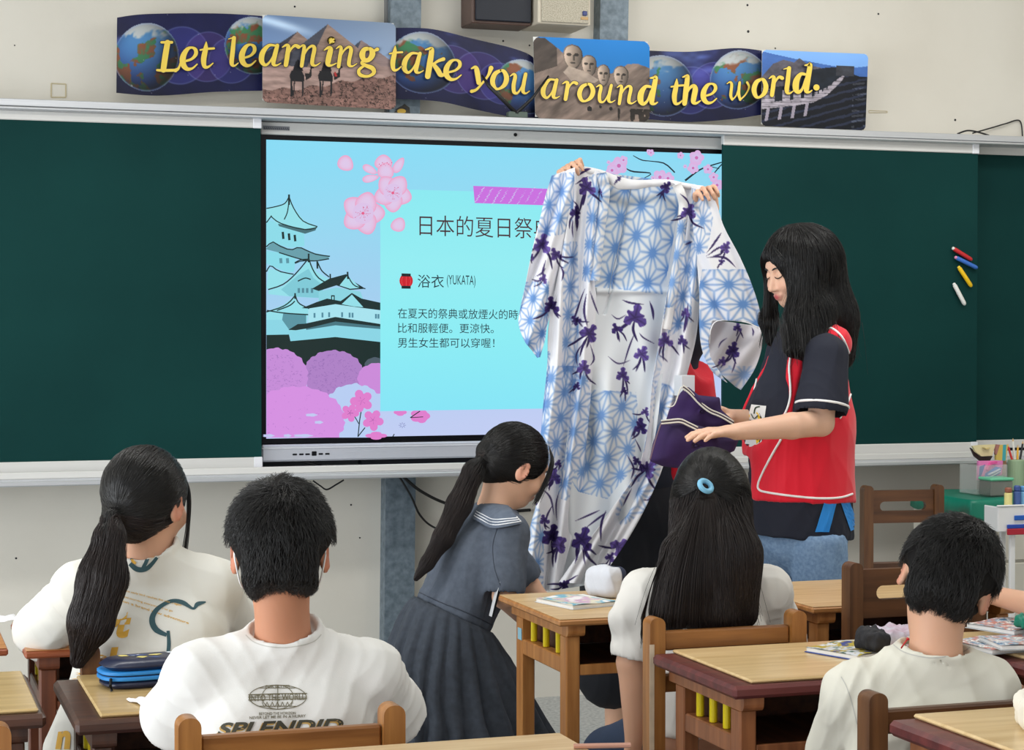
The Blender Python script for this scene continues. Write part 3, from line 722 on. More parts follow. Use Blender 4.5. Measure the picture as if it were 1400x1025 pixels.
def tri(u, v, apex, lb, rb, base, C, light, dark, seam):
    t = (v-apex[1])/(base-apex[1]); xl = apex[0]+(lb-apex[0])*t; xr = apex[0]+(rb-apex[0])*t; xs = apex[0]+(seam-apex[0])*t
    m = (t > 0) & (t < 1) & (u > xl) & (u < xr); n = 0.85+0.3*fbm(u*14, v*44, 3)
    c = np.where((u > xs)[:, None], np.array(light)[None], np.array(dark)[None])*n[:, None]; return np.where(m[:, None], c, C)
def inpoly(u, v, P):
    P = np.array(P); m = np.zeros(len(u), bool); j = len(P)-1
    for i in range(len(P)):
        a, b = P[i], P[j]; c = ((a[1] > v) != (b[1] > v)) & (u < (b[0]-a[0])*(v-a[1])/(b[1]-a[1]+1e-12)+a[0]); m ^= c; j = i
    return m
def pyramids(u, v):
    C = np.array((120, 150, 196))*(0.85+0.35*v)[:, None]+np.array((30, 22, 8))*(u)[:, None]
    C = C+np.array((90, 90, 80))*(np.exp(-((v-0.05-0.35*u)/0.05)**2)*(1-sstep(0.1, 0.5, u)))[:, None]
    C = tri(u, v, (0.26, 0.17), -0.1, 0.62, 0.56, C, (146, 122, 112), (62, 62, 74), 0.05)
    C = tri(u, v, (0.74, 0.22), 0.40, 1.2, 0.66, C, (140, 120, 118), (66, 72, 86), 0.63)
    C = tri(u, v, (0.49, 0.06), 0.08, 0.95, 0.58, C, (152, 128, 116), (74, 76, 88), 0.33)
    n = fbm(u*9, v*26, 4); S = np.array((172, 144, 136))*(0.72+0.5*n)[:, None]; m = v > 0.54+0.03*np.sin(u*5); C = np.where(m[:, None], S, C)
    rk = (v > 0.84-0.22*sstep(0.1, 1.0, u)+0.02*np.sin(u*30)); w = np.abs(fbm(u*30, v*24, 3)-0.5) < 0.035
    D = np.array((132, 100, 92))*(0.7+0.5*fbm(u*40, v*40, 2))[:, None]; D = np.where(w[:, None], D*0.45, D); D = np.where((v > 0.9)[:, None], D*1.1, D); C = np.where(rk[:, None], D, C)
    for cx in (0.265, 0.48):
        for P, col in (([(-.05, .60), (.03, .60), (.05, .66), (.045, .72), (-.055, .72), (-.065, .66)], (30, 30, 34)), ([(-.02, .50), (0.0, .465), (.02, .50), (.04, .60), (-.04, .60)], (22, 22, 28)),
                       ([(.05, .62), (.085, .62), (.095, .54), (.12, .53), (.12, .555), (.105, .56), (.10, .66), (.06, .70)], (34, 32, 34)), ([(-.055, .70), (-.042, .70), (-.04, .90), (-.055, .90)], (30, 30, 34)), ([(-.03, .70), (-.02, .70), (-.03, .88), (-.04, .88)], (40, 36, 38)), ([(.03, .70), (.045, .70), (.04, .88), (.03, .88)], (30, 30, 34))):
            C[inpoly(u, v, [(cx+p[0], p[1]+0.02*(cx < 0.3)) for p in P])] = col
    C[inpoly(u, v, [(.535, .61), (.55, .60), (.56, .65), (.545, .66)])] = (170, 50, 50); return np.clip(C, 0, 255)
def heads(u, v):
    C = np.array((18, 104, 170))*(0.9+0.3*(1-v))[:, None]; n = fbm(u*12, v*12, 5); rg = fbm(u*5+3, v*9+u*8, 4)
    sk = np.interp(u, [0, .1, .2, .28, .36, .45, .55, .65, .72, .8, .9, 1.0], [.0, .02, .12, .22, .22, .25, .35, .42, .42, .30, .28, .33])
    R = np.array((136, 118, 108))*(0.45+0.95*rg)[:, None]; R = np.where(((u < .2) & (v < .35+.5*(.2-u)))[:, None], R*0.55, R); C = np.where((v > sk+0.03*(n-.5))[:, None], R, C)
    for cx, cy, rx, ry, tl in ((.335, .22, .085, .15, .1), (.475, .32, .066, .13, .3), (.60, .43, .055, .13, .4), (.75, .44, .065, .13, .2)):
        x = (u-cx)/rx; y = (v-cy)/ry; d = x*x*(1+.25*y)+y*y*np.where(y > 0, .8, 1.15)+.25*(n-.5); m = d < 1; sh = np.clip(0.95-0.45*x-0.1*y, 0.3, 1.3)*(0.9+0.2*n)
        f = np.array((160, 142, 128))*sh[:, None]
        for ex in (-.38, .38): f = np.where((((x-ex)/.26)**2+((y+.12)/.13)**2 < 1)[:, None], f*0.35, f)
        f = np.where(((np.abs(x-0.08) < .13) & (y > -.1) & (y < .35) & (x > .0))[:, None], f*0.55, f); f = np.where((((x)/.3)**2+((y-.55)/.07)**2 < 1)[:, None], f*0.5, f)
        f = np.where((d > .8)[:, None], f*0.6, f); C = np.where(m[:, None], f, C)
    for P in ([(.25, .42), (.30, .34), (.38, .38), (.44, .40), (.56, .50), (.52, .54), (.40, .52), (.34, .56)],): m = inpoly(u, v, P); C[m] = (np.array((178, 160, 146))*(0.75+0.4*n)[:, None])[m]
    for cx, cy, r in ((.475, .86, .022), (.66, .85, .016), (.57, .83, .012)): m = (u-cx)**2+((v-cy)*.7)**2 < r*r; C[m] = (30, 28, 30)
    m = (v > .84) & (u > .72) & (fbm(u*26, v*8, 3) > .5); C[m] *= 0.35; return np.clip(C, 0, 255)
def greatwall(u, v):
    C = np.array((112, 156, 214))*(0.85+0.3*(1-v))[:, None]; n = fbm(u*14, v*14, 5)
    h1 = np.interp(u, [0, .1, .3, .5, .6, .8, 1], [.02, .05, .1, .14, .16, .2, .16]); C = np.where((v > h1)[:, None], np.array((66, 106, 176))*(0.9+0.2*n)[:, None], C)
    h2 = np.interp(u, [0, .1, .2, .3, .35, .45, .55, 1], [.35, .18, .12, .15, .09, .18, .2, .5]); C = np.where((v > h2)[:, None], np.array((92, 88, 98))*(0.6+0.7*n)[:, None], C)
    h3 = np.interp(u, [0, .3, .42, .6, .75, .88, 1.0], [.5, .45, .25, .2, .18, .28, .33]); C = np.where((v > h3)[:, None], np.array((26, 34, 46))*(0.6+0.7*n)[:, None], C)
    ed = np.interp(u, [0, .3, .5, .62, .7, .76, .8], [.78, .72, .66, .56, .45, .36, .24]); tp = np.interp(u, [0, .3, .5, .62, .7, .76, .8], [.50, .52, .53, .46, .36, .30, .2])
    m = (v > tp) & (v < ed) & (u < .78); cren = np.sin(np.interp(u, [0, .2, .5, .8], [0, 6, 24, 70])) > -0.5
    br = np.array((178, 170, 182))*(0.7+0.4*fbm(u*20, v*60, 2))[:, None]; br = np.where((np.sin(v*120+u*10) > .85)[:, None], br*0.6, br)
    C = np.where((m & (cren | (v > ed-.08)))[:, None], br, C)
    road = (v > ed) & (v > .3); C = np.where(road[:, None], np.array((24, 28, 40))*(0.7+0.9*(np.sin(v*60+u*25+3*n) > .6))[:, None], C)
    lg = (v > ed) & (v < ed+.16) & (np.sin(u*52+v*6) > .72) & (u < .5); C = np.where(lg[:, None], np.array((150, 142, 156)), C)
    t = (u > .70) & (u < .87) & (v > .17) & (v < .30); C = np.where(t[:, None], np.array((56, 58, 66))*(0.6+0.7*n)[:, None], C)
    t2 = (u > .86) & (v > .35) & (np.sin(v*90+u*18) > .4); C = np.where(t2[:, None], C*1.0+40*(n > .5)[:, None], C); return np.clip(C, 0, 255)
def sheet(label, top, bot, Y, fn, bend, nu=220, nv=130, corner=0.0):
    """a printed card: top/bottom edge curves as seen from the eye at depth Y; bend = bulge off the wall"""
    T, B = smooth_curve(top), smooth_curve(bot)
    u = np.linspace(0, 1, nu); v = np.linspace(0, 1, nv); U, Vv = np.meshgrid(u, v); uf, vf = U.ravel(), Vv.ravel()
    tp = interp_poly(T, uf); bp = interp_poly(B, uf); a = tp[:, :2]*(1-vf)[:, None]+bp[:, :2]*vf[:, None]
    R = np.array([ray(p[0], p[1]) for p in a]); P = np.array(CAM)+R*(Y/R[:, 1])[:, None]; P[:, 1] -= bend*np.sin(PI*uf)*0.5+0.002*np.sin(uf*9)
    idx = lambda j, i: j*nu+i; J, I = np.meshgrid(np.arange(nv-1), np.arange(nu-1), indexing='ij')
    Q = np.stack([idx(J, I), idx(J+1, I), idx(J+1, I+1), idx(J, I+1)], -1).reshape(-1, 4)
    if corner:
        asp = np.ptp(P[:, 0])/np.ptp(P[:, 2]); uc = ((I+.5)/(nu-1)).ravel(); vc = ((J+.5)/(nv-1)).ravel(); x = np.minimum(uc, 1-uc)*asp; y = np.minimum(vc, 1-vc)
        Q = Q[~((x < corner) & (y < corner) & ((corner-x)**2+(corner-y)**2 > corner**2))]
    t = thing('banner_sheet', label, 'poster', P.mean(0), group='banner sheets')
    mk('printed_face', P, Q, M_print, t, True, colors=lin(fn(uf, vf)))
    P2 = P.copy(); P2[:, 1] += 0.0025
    st = 6; Jb, Ib = np.meshgrid(np.arange(0, nv-1-st, st), np.arange(0, nu-1-st, st), indexing='ij')
    n0 = np.clip(Jb+st, 0, nv-1); n1 = np.clip(Ib+st, 0, nu-1); Qb = np.stack([idx(Jb, Ib), idx(Jb, n1), idx(n0, n1), idx(n0, Ib)], -1).reshape(-1, 4)
    keep = np.unique(Qb, return_inverse=True); o = mk('backing', P2[keep[0]], keep[1].reshape(-1, 4), M_sheet, t, True); return t
g1 = space_panel([(.20, .53, .42, 1, ), (.93, .40, .38, 2)], [(.44, .52, .36, (70, 70, 160)), (.62, .55, .32, (90, 60, 130)), (.78, .6, .3, (60, 60, 140))], 0, 1.9, 1)
g2 = space_panel([(.18, .48, .43, 5), (.90, .52, .42, 8)], [(.40, .5, .34, (90, 60, 140)), (.58, .5, .34, (80, 50, 130)), (.72, .55, .3, (60, 60, 150))], 0, 1.9, 4)
g3 = space_panel([(.12, .5, .44, 3), (.78, .45, .42, 7)], [(.36, .55, .34, (60, 60, 140)), (.55, .5, .33, (70, 60, 150))], 0, 1.65, 9)
S1 = sheet('dark blue sheet with two globes at the left end of the banner', [(160, 24, 0), (200, 19.5, 0), (290, 18.5, 0), (361, 22, 0)], [(159, 127, 0), (215, 131, 0), (290, 126, 0), (361, 124, 0)], 6.93, g1, 0.012)
S2 = sheet('dark blue wavy globe sheet between the desert and the stone-faces pictures', [(540, 38, 0), (590, 40, 0), (650, 54, 0), (700, 66, 0), (728, 78, 0), (736, 96, 0)], [(540, 135, 0), (600, 139, 0), (650, 150, 0), (700, 160, 0), (728, 161, 0), (736, 161, 0)], 6.90, g2, 0.012)
S3 = sheet('dark blue globe sheet between the stone faces and the stone wall picture', [(885, 69, 0), (940, 71, 0), (1005, 66, 0), (1046, 70, 0)], [(885, 163, 0), (940, 167, 0), (1000, 163, 0), (1046, 156, 0)], 6.91, g3, 0.012)
P1 = sheet('picture card of pyramids and two camel riders on the banner', [(359, 20, 0), (541, 32, 0)], [(359, 140, 0), (541, 150, 0)], 6.885, pyramids, 0.004, corner=0.07)
P2 = sheet('picture card of four carved stone faces under a blue sky on the banner', [(729, 50, 0), (888, 57, 0)], [(732, 162, 0), (888, 167, 0)], 6.865, heads, 0.006, corner=0.09)
P3 = sheet('picture card of a stone wall climbing dark hills at the right end of the banner', [(1042, 68, 0), (1187, 74, 0)], [(1041, 172, 0), (1183, 178.5, 0)], 6.88, greatwall, 0.004, corner=0.07)
# ---- lettering: pen strokes in a unit box, (x, y down, width)
G = {
 'L': [[(.18, .02, .10), (.62, .02, .12)], [(.44, .03, .24), (.34, .5, .25), (.26, .95, .24)], [(0, .96, .10), (.30, .97, .12), (.82, .96, .12)], [(.78, .97, .16), (.92, .88, .10), (1.0, .66, .05)]],
 'e': [[(.22, .62, .12), (.62, .52, .14), (.86, .32, .20), (.84, .12, .20), (.62, .03, .12), (.36, .12, .22), (.14, .42, .32), (.14, .74, .32), (.36, .94, .22), (.66, .92, .12), (.94, .74, .07)]],
 't': [[(.46, .0, .06), (.42, .25, .26), (.28, .65, .30), (.34, .92, .22), (.60, .94, .13), (.94, .80, .06)], [(.04, .30, .09), (.5, .26, .12), (1.0, .24, .12)]],
 'l': [[(.05, .08, .05), (.35, .05, .10), (.60, .03, .12)], [(.58, .04, .30), (.45, .5, .34), (.36, .86, .32), (.60, .95, .16), (.98, .86, .07)]],
 'a': [[(.74, .04, .12), (.45, .04, .18), (.18, .35, .30), (.12, .72, .30), (.28, .93, .18), (.48, .80, .12), (.68, .45, .10), (.80, .10, .12)], [(.84, .04, .22), (.72, .5, .27), (.66, .86, .24), (.80, .94, .12), (1.0, .84, .05)]],
 'r': [[(.0, .14, .06), (.22, .04, .16), (.34, .12, .24), (.28, .55, .28), (.20, .96, .26)], [(.30, .55, .10), (.50, .22, .12), (.72, .06, .18), (.92, .12, .24)]],
 'n': [[(.0, .14, .05), (.16, .04, .14), (.24, .12, .20), (.18, .55, .23), (.12, .97, .21)], [(.20, .55, .09), (.38, .22, .11), (.60, .06, .16), (.72, .18, .23), (.64, .6, .23), (.62, .88, .22), (.78, .95, .11), (1.0, .82, .05)]],
 'i': [[(.05, .44, .05), (.36, .35, .18), (.55, .40, .30), (.42, .68, .34), (.36, .90, .30), (.58, .96, .14), (1.0, .88, .06)], [(.60, .10, .44), (.62, .10, .44)]],
 'g': [[(.62, .04, .14), (.36, .06, .20), (.24, .24, .26), (.34, .42, .20), (.58, .40, .20), (.74, .22, .26), (.66, .06, .18), (.50, .03, .10)], [(.76, .12, .08), (.98, .06, .16)], [(.34, .42, .10), (.22, .52, .14), (.40, .60, .16), (.74, .70, .20), (.80, .86, .16), (.50, .97, .12), (.14, .92, .16), (.08, .76, .14), (.32, .62, .10)]],
 'k': [[(.05, .06, .05), (.3, .02, .14), (.34, .1, .22), (.26, .5, .25), (.16, .97, .24)], [(.24, .66, .08), (.60, .46, .12), (.88, .38, .16)], [(.42, .56, .16), (.62, .76, .22), (.76, .92, .20), (1.0, .90, .06)]],
 'y': [[(.05, .10, .06), (.24, .05, .16), (.32, .2, .24), (.40, .62, .22)], [(.98, .08, .22), (.84, .36, .12), (.52, .68, .10), (.28, .88, .12), (.06, .94, .16)]],
 'o': [[(.58, .04, .16), (.28, .20, .28), (.13, .56, .32), (.24, .90, .24), (.46, .96, .15), (.76, .76, .28), (.87, .42, .32), (.74, .10, .24), (.54, .04, .14)]],
 'u': [[(.0, .14, .05), (.18, .04, .14), (.26, .16, .22), (.18, .55, .24), (.20, .88, .22), (.38, .93, .13), (.58, .66, .10), (.72, .3, .10)], [(.80, .04, .21), (.70, .5, .23), (.66, .84, .22), (.80, .95, .11), (1.0, .84, .05)]],
 'd': [[(.62, .34, .12), (.38, .34, .16), (.16, .56, .27), (.12, .82, .27), (.26, .96, .17), (.48, .84, .11), (.66, .5, .09)], [(.62, .03, .06), (.82, .02, .13), (.90, .04, .21), (.78, .5, .24), (.70, .88, .23), (.84, .96, .11), (1.0, .9, .05)]],
 'h': [[(.02, .06, .05), (.24, .02, .13), (.28, .08, .20), (.20, .5, .23), (.12, .97, .21)], [(.20, .68, .09), (.38, .46, .11), (.62, .36, .16), (.72, .48, .23), (.64, .76, .23), (.62, .92, .20), (.78, .96, .11), (1.0, .88, .05)]],
 'w': [[(.0, .12, .05), (.14, .04, .12), (.20, .2, .18), (.16, .7, .19), (.22, .92, .16)], [(.22, .94, .10), (.40, .70, .08), (.54, .14, .12)], [(.54, .06, .16), (.50, .6, .19), (.56, .93, .16)], [(.56, .94, .10), (.80, .66, .09), (.94, .3, .13), (.86, .06, .15)]],
 '.': [[(.5, .5, .95), (.52, .5, .95)]],
}
ASC = {'L': 1.0, 't': .75, 'l': .68, 'd': .68, 'k': .68, 'h': .68, 'i': .72, 'g': .7, 'y': .85}
M_gold = mat('gold_lettering', (240, 208, 80), 0.4, noise=0.08, nscale=12); M_shade = mat('letter_outline', (34, 30, 62), 0.5)
def glyph(ch, box, Y, parent):
    x0, y0, x1, y1 = box; w = x1-x0; h = y1-y0
    for lay, (ex, m_) in enumerate(((1.6, M_shade), (0, M_gold))):
        mb = MB()
        if ch == '.':
            cxx, czz, rr = (x0+x1)/2, (y0+y1)/2, w/2+ex*.4; mb.add([at(cxx+rr*math.cos(q), czz+rr*math.sin(q), Y-.0012*lay) for q in np.linspace(0, 2*PI, 17)[:-1]], [tuple(range(16))]); mb.build('letter_outline' if lay == 0 else 'letter', m_, parent); continue
        for k, st in enumerate(G[ch]):
            P = np.array(st, float); n = 2 if len(st) == 2 and ch in '.i' else max(8, len(st)*5); Q = spline(P, n)
            wpx = Q[:, 2]*(w if ch == '.' else min(w, h*0.62))*1.26+ex; X = x0+Q[:, 0]*w; Z = y0+Q[:, 1]*h
            if ch in '.i' and len(st) == 2 and P[0, 2] > .4: X[:] = X.mean(); n = 2
            t = np.gradient(np.c_[X, Z], axis=0)+1e-6; t /= np.linalg.norm(t, axis=1)[:, None]; nn = np.c_[-t[:, 1], t[:, 0]]*wpx[:, None]/2
            yy = Y-0.0012*lay-0.00012*k
            L_ = [at(a_+b_[0], c_+b_[1], yy) for a_, c_, b_ in zip(X, Z, nn)]; R_ = [at(a_-b_[0], c_-b_[1], yy) for a_, c_, b_ in zip(X, Z, nn)]
            mb.add(L_+R_, [(i, i+1, len(X)+i+1, len(X)+i) for i in range(len(X)-1)])
            for j in (0, -1):
                c = at(X[j], Z[j], yy-0.00005); mb.add([c]+[at(X[j]+wpx[j]/2*math.cos(a_), Z[j]+wpx[j]/2*math.sin(a_), yy-0.00005) for a_ in np.linspace(0, 2*PI, 13)[:-1]], [(0, 1+i, 1+(i+1) % 12) for i in range(12)])
        o = mb.build('letter_outline' if lay == 0 else 'letter', m_, parent)
LET = [('L', 215, 57, 247, 97.5, S1), ('e', 247, 64, 271, 96, S1), ('t', 273, 57.5, 292.5, 93.5, S1), ('l', 311.5, 50, 326, 92, S1), ('e', 328, 60, 351, 91, S1),
 ('a', 354, 61, 384, 91, P1), ('r', 386, 60.5, 410, 90, P1), ('n', 409, 61, 438, 91, P1), ('i', 442, 51.5, 460, 91, P1), ('n', 459.5, 62.5, 488, 92, P1), ('g', 488.5, 65, 516.5, 105.5, P1),
 ('t', 532, 63, 550, 97.5, P1), ('a', 549, 72, 579, 101, S2), ('k', 580, 65.5, 610, 105.5, S2), ('e', 607, 81, 632, 110, S2), ('y', 643, 90, 672, 127, S2), ('o', 670, 95, 696, 122.5, S2), ('u', 697.5, 100, 724, 129, S2),
 ('a', 739.5, 108, 765.5, 135.5, P2), ('r', 769, 111, 790, 136.5, P2), ('o', 789, 113.5, 814, 139, P2), ('u', 815, 115.5, 841, 141, P2), ('n', 843.5, 116, 870, 142.5, P2), ('d', 872.5, 105.5, 899, 143.5, P2),
 ('t', 917, 108, 935, 143.5, S3), ('h', 933, 103, 957.5, 142.5, S3), ('e', 959, 113.5, 981, 142, S3), ('w', 994, 111, 1026, 138, S3), ('o', 1028, 107, 1050, 134, P3),
 ('r', 1051.5, 103.5, 1071, 131, P3), ('l', 1070.5, 91.5, 1085, 129.5, P3), ('d', 1085, 88, 1110, 127.5, P3), ('.', 1112, 115, 1120.5, 124, P3)]
YS = {S1: 6.915, S2: 6.885, S3: 6.897, P1: 6.874, P2: 6.852, P3: 6.869}
for ch, xa, ya, xb, yb, par in LET:
    glyph(ch, (xa, ya, xb, yb), (YS[P2] if ch == 'd' and par is P2 else YS[par]), par)
mbt = MB()
mbt.tube([at(659, 103, 6.83), at(668, 117, 6.80), at(706, 155, 6.78)], [0.004, 0.007, 0.007], 6)
mbt.tube([at(706, 155, 6.78), at(728, 134, 6.80), at(750, 104, 6.82)], [0.008, 0.006, 0.004], 6)
mbt.box(tuple(at(694, 160.5, 6.80)), tuple(at(719, 153, 6.77)))if False else None
tag(mbt.build('rabbit_ear_antenna', M_blackcable, smooth=True), 'black V-shaped rod antenna standing on the rail before the banner', 'antenna')
a0, b0 = at(694, 161, 6.79), at(720, 153.5, 6.79)
tag(MB().box((a0.x, 6.775, a0.z), (b0.x, 6.81, b0.z), 0.003).build('antenna_foot', mat('dull_green_box', (78, 92, 84), 0.6)), 'small dull green box under the black V-shaped antenna', 'box')
# ================================================================ desks and chairs
def wood(name, c, c2, rough=0.4, sc=3.0, st=(14, 1.2, 14)):
    return mat(name, c, rough, color2=c2, nscale=sc, stretch=st, detail=8, bump=0.05, bscale=20)
WOODS = {
 'light': dict(top=wood('light_wood_top', (214, 184, 138), (190, 154, 104), st=(1.2, 14, 14)), edge=wood('light_wood_edge', (196, 140, 84), (160, 104, 54), st=(1.2, 14, 14)), leg=wood('light_wood_leg', (202, 142, 80), (166, 106, 52), st=(14, 14, 1.2))),
 'orange': dict(top=wood('orange_wood_top', (200, 146, 92), (176, 116, 66), st=(1.2, 14, 14)), edge=wood('red_brown_edge', (170, 92, 52), (132, 64, 36), st=(1.2, 14, 14)), leg=wood('red_brown_leg', (132, 74, 46), (94, 48, 30), st=(14, 14, 1.2))),
 'dark': dict(top=wood('ochre_board', (202, 174, 122), (180, 150, 98), 0.3, st=(1.2, 14, 14)), edge=wood('dark_slab', (86, 54, 40), (50, 30, 24), 0.35, st=(1.2, 14, 14)), leg=wood('dark_leg', (84, 52, 36), (48, 28, 20), st=(14, 14, 1.2))),
 'maroon': dict(top=wood('tan_board', (228, 200, 152), (206, 174, 122), 0.3, st=(1.2, 14, 14)), edge=wood('maroon_slab', (112, 52, 50), (78, 34, 36), 0.4, st=(1.2, 14, 14)), leg=wood('warm_leg', (166, 106, 66), (124, 74, 44), st=(14, 14, 1.2))),
}
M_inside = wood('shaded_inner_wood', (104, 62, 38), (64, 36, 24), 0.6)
M_yellow = mat('yellow_dowel_paint', (236, 214, 24), 0.3)
M_steel = mat('steel', (150, 150, 150), 0.35, metal=0.8)
def make_desk(label, style, x0, x1, yn, yf, h, group=None, overlay=False, dowels=True, dx=0):
    w = x1-x0; d = yf-yn; W_ = WOODS[style]
    t = thing('school_desk', label, 'desk', ((x0+x1)/2, (yn+yf)/2, 0), 0, group)
    def b(name, lo, hi, m, bv=0.003): return MB().box(lo, hi, bv).build(name, m, t, world=False)
    X, Y = w/2, d/2
    tk = 0.018
    if overlay:
        b('desktop_slab', (-X, -Y, h-0.034), (X, Y, h-0.008), W_['edge'], 0.007)
        b('writing_board', (-X+0.045, -Y+0.018, h-0.0075), (X-0.012, Y-0.004, h), W_['top'], 0.003)
        zt = h-0.034
    else:
        b('desktop_slab', (-X, -Y, h-tk), (X, Y, h-0.0022), W_['edge'], 0.004)
        b('top_veneer', (-X+0.003, -Y+0.003, h-0.002), (X-0.003, Y-0.003, h), W_['top'], 0.0008)
        zt = h-tk
    LW, LD = 0.036, 0.046; xi = X-0.035; yi = Y-0.045
    for s in (-1, 1):
        xa, xb = (s*xi-LW if s > 0 else -xi), (s*xi if s > 0 else -xi+LW)
        # runner beam with rounded end
        r = 0.014; P = [(-Y+0.02+r-r*math.cos(a), zt-0.030+r-r*math.sin(a)) for a in np.linspace(PI/2, 0, 5)][::-1]
        P = [(-Y+0.02, zt-0.001)]+P+[(Y-0.02, zt-0.030), (Y-0.02, zt-0.001)]
        MB().prism(P, 0, xa-0.004, xb+0.004).build('runner', W_['leg'], t, world=False)
        for q in (-1, 1):
            ya, yb = (yi-LD, yi) if q > 0 else (-yi, -yi+LD)
            b('leg', (xa, ya, 0), (xb, yb, zt-0.031), W_['leg'])
        b('side_rail', (xa+0.002, -yi+LD+0.001, zt-0.127), (xb-0.002, yi-LD-0.001, zt-0.087), W_['leg'])
        b('foot_rail', (xa+0.004, -yi+LD+0.001, 0.10), (xb-0.004, yi-LD-0.001, 0.135), W_['leg'])
        if dowels:
            for k in range(3):
                y = -yi+LD+0.055+k*(2*yi-2*LD-0.10)*0.5
                xx = (xa+xb)/2
                MB().cyl((xx, y), 0.0085, zt-0.0865, zt-0.034, 14, 0.0012).build('yellow_dowel', M_yellow, t, world=False, smooth=False)
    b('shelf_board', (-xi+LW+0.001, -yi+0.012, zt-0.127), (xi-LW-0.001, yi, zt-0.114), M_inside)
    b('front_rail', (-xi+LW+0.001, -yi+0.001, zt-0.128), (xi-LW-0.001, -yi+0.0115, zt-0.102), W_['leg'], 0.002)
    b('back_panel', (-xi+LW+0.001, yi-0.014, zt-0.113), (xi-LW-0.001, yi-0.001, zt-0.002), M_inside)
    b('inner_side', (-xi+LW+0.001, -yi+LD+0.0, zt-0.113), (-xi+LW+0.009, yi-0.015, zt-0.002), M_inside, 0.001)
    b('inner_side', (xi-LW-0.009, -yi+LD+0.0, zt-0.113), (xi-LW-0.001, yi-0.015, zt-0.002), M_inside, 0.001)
    MB().tube([(-xi+LW*0.5, -yi+LD-0.001, zt-0.15), (-xi+LW*0.5, -yi+LD+0.006, zt-0.15)], 0.006, 10).build('screw_head', M_steel, t, world=False)
    return t
D_c = make_desk('light wooden desk with yellow dowels, picture book and white pouch on it', 'light', 1.561, 2.19, 4.33, 4.80, 0.72)
MB().box((-.2805, .145, zat(696, 877, 4.7)), (-.2792, .175, zat(696, 861, 4.7)), .0003).build('label_sticker', mat('pale_blue_label', (150, 200, 222), .5), D_c, world=False)
D_c3 = make_desk('light wooden desk directly in front of the standing woman in jeans', 'light', 2.235, 2.865, 4.33, 4.80, 0.72, dowels=False)
D_g = make_desk('red-brown wooden desk under the elbow of the left ponytail girl', 'orange', 0.315, 0.945, 4.26, 4.70, 0.72)
D_00 = make_desk('wooden desk at the left edge beside the ponytail girl, farther one', 'orange', -0.36, 0.285, 4.33, 4.78, 0.718, dowels=False)
D_10 = make_desk('ochre-topped dark desk at the lower left edge of the picture', 'dark', -0.36, 0.302, 3.58, 4.02, 0.72, overlay=True, dowels=False)
D_b = make_desk('dark desk with ochre board under the blue pencil case', 'dark', 0.345, 0.99, 3.49, 3.93, 0.72, overlay=True)
D_r = make_desk('desk with tan board, maroon edge and yellow dowels before the right boy', 'maroon', 1.600, 2.225, 3.43, 3.845, 0.72, overlay=True)
D_r3 = make_desk('wooden desk at the right edge strewn with comic pages', 'maroon', 2.27, 2.90, 3.40, 3.86, 0.72, overlay=True)
D_31 = make_desk('bare light desktop at the bottom edge, nearest to the camera', 'light', 0.40, 1.038, 2.38, 2.87, 0.77, dowels=False)
D_32 = make_desk('desk with scratched tan board and maroon edge at the lower right corner', 'maroon', 1.60, 2.23, 2.38, 2.83, 0.77, overlay=True)

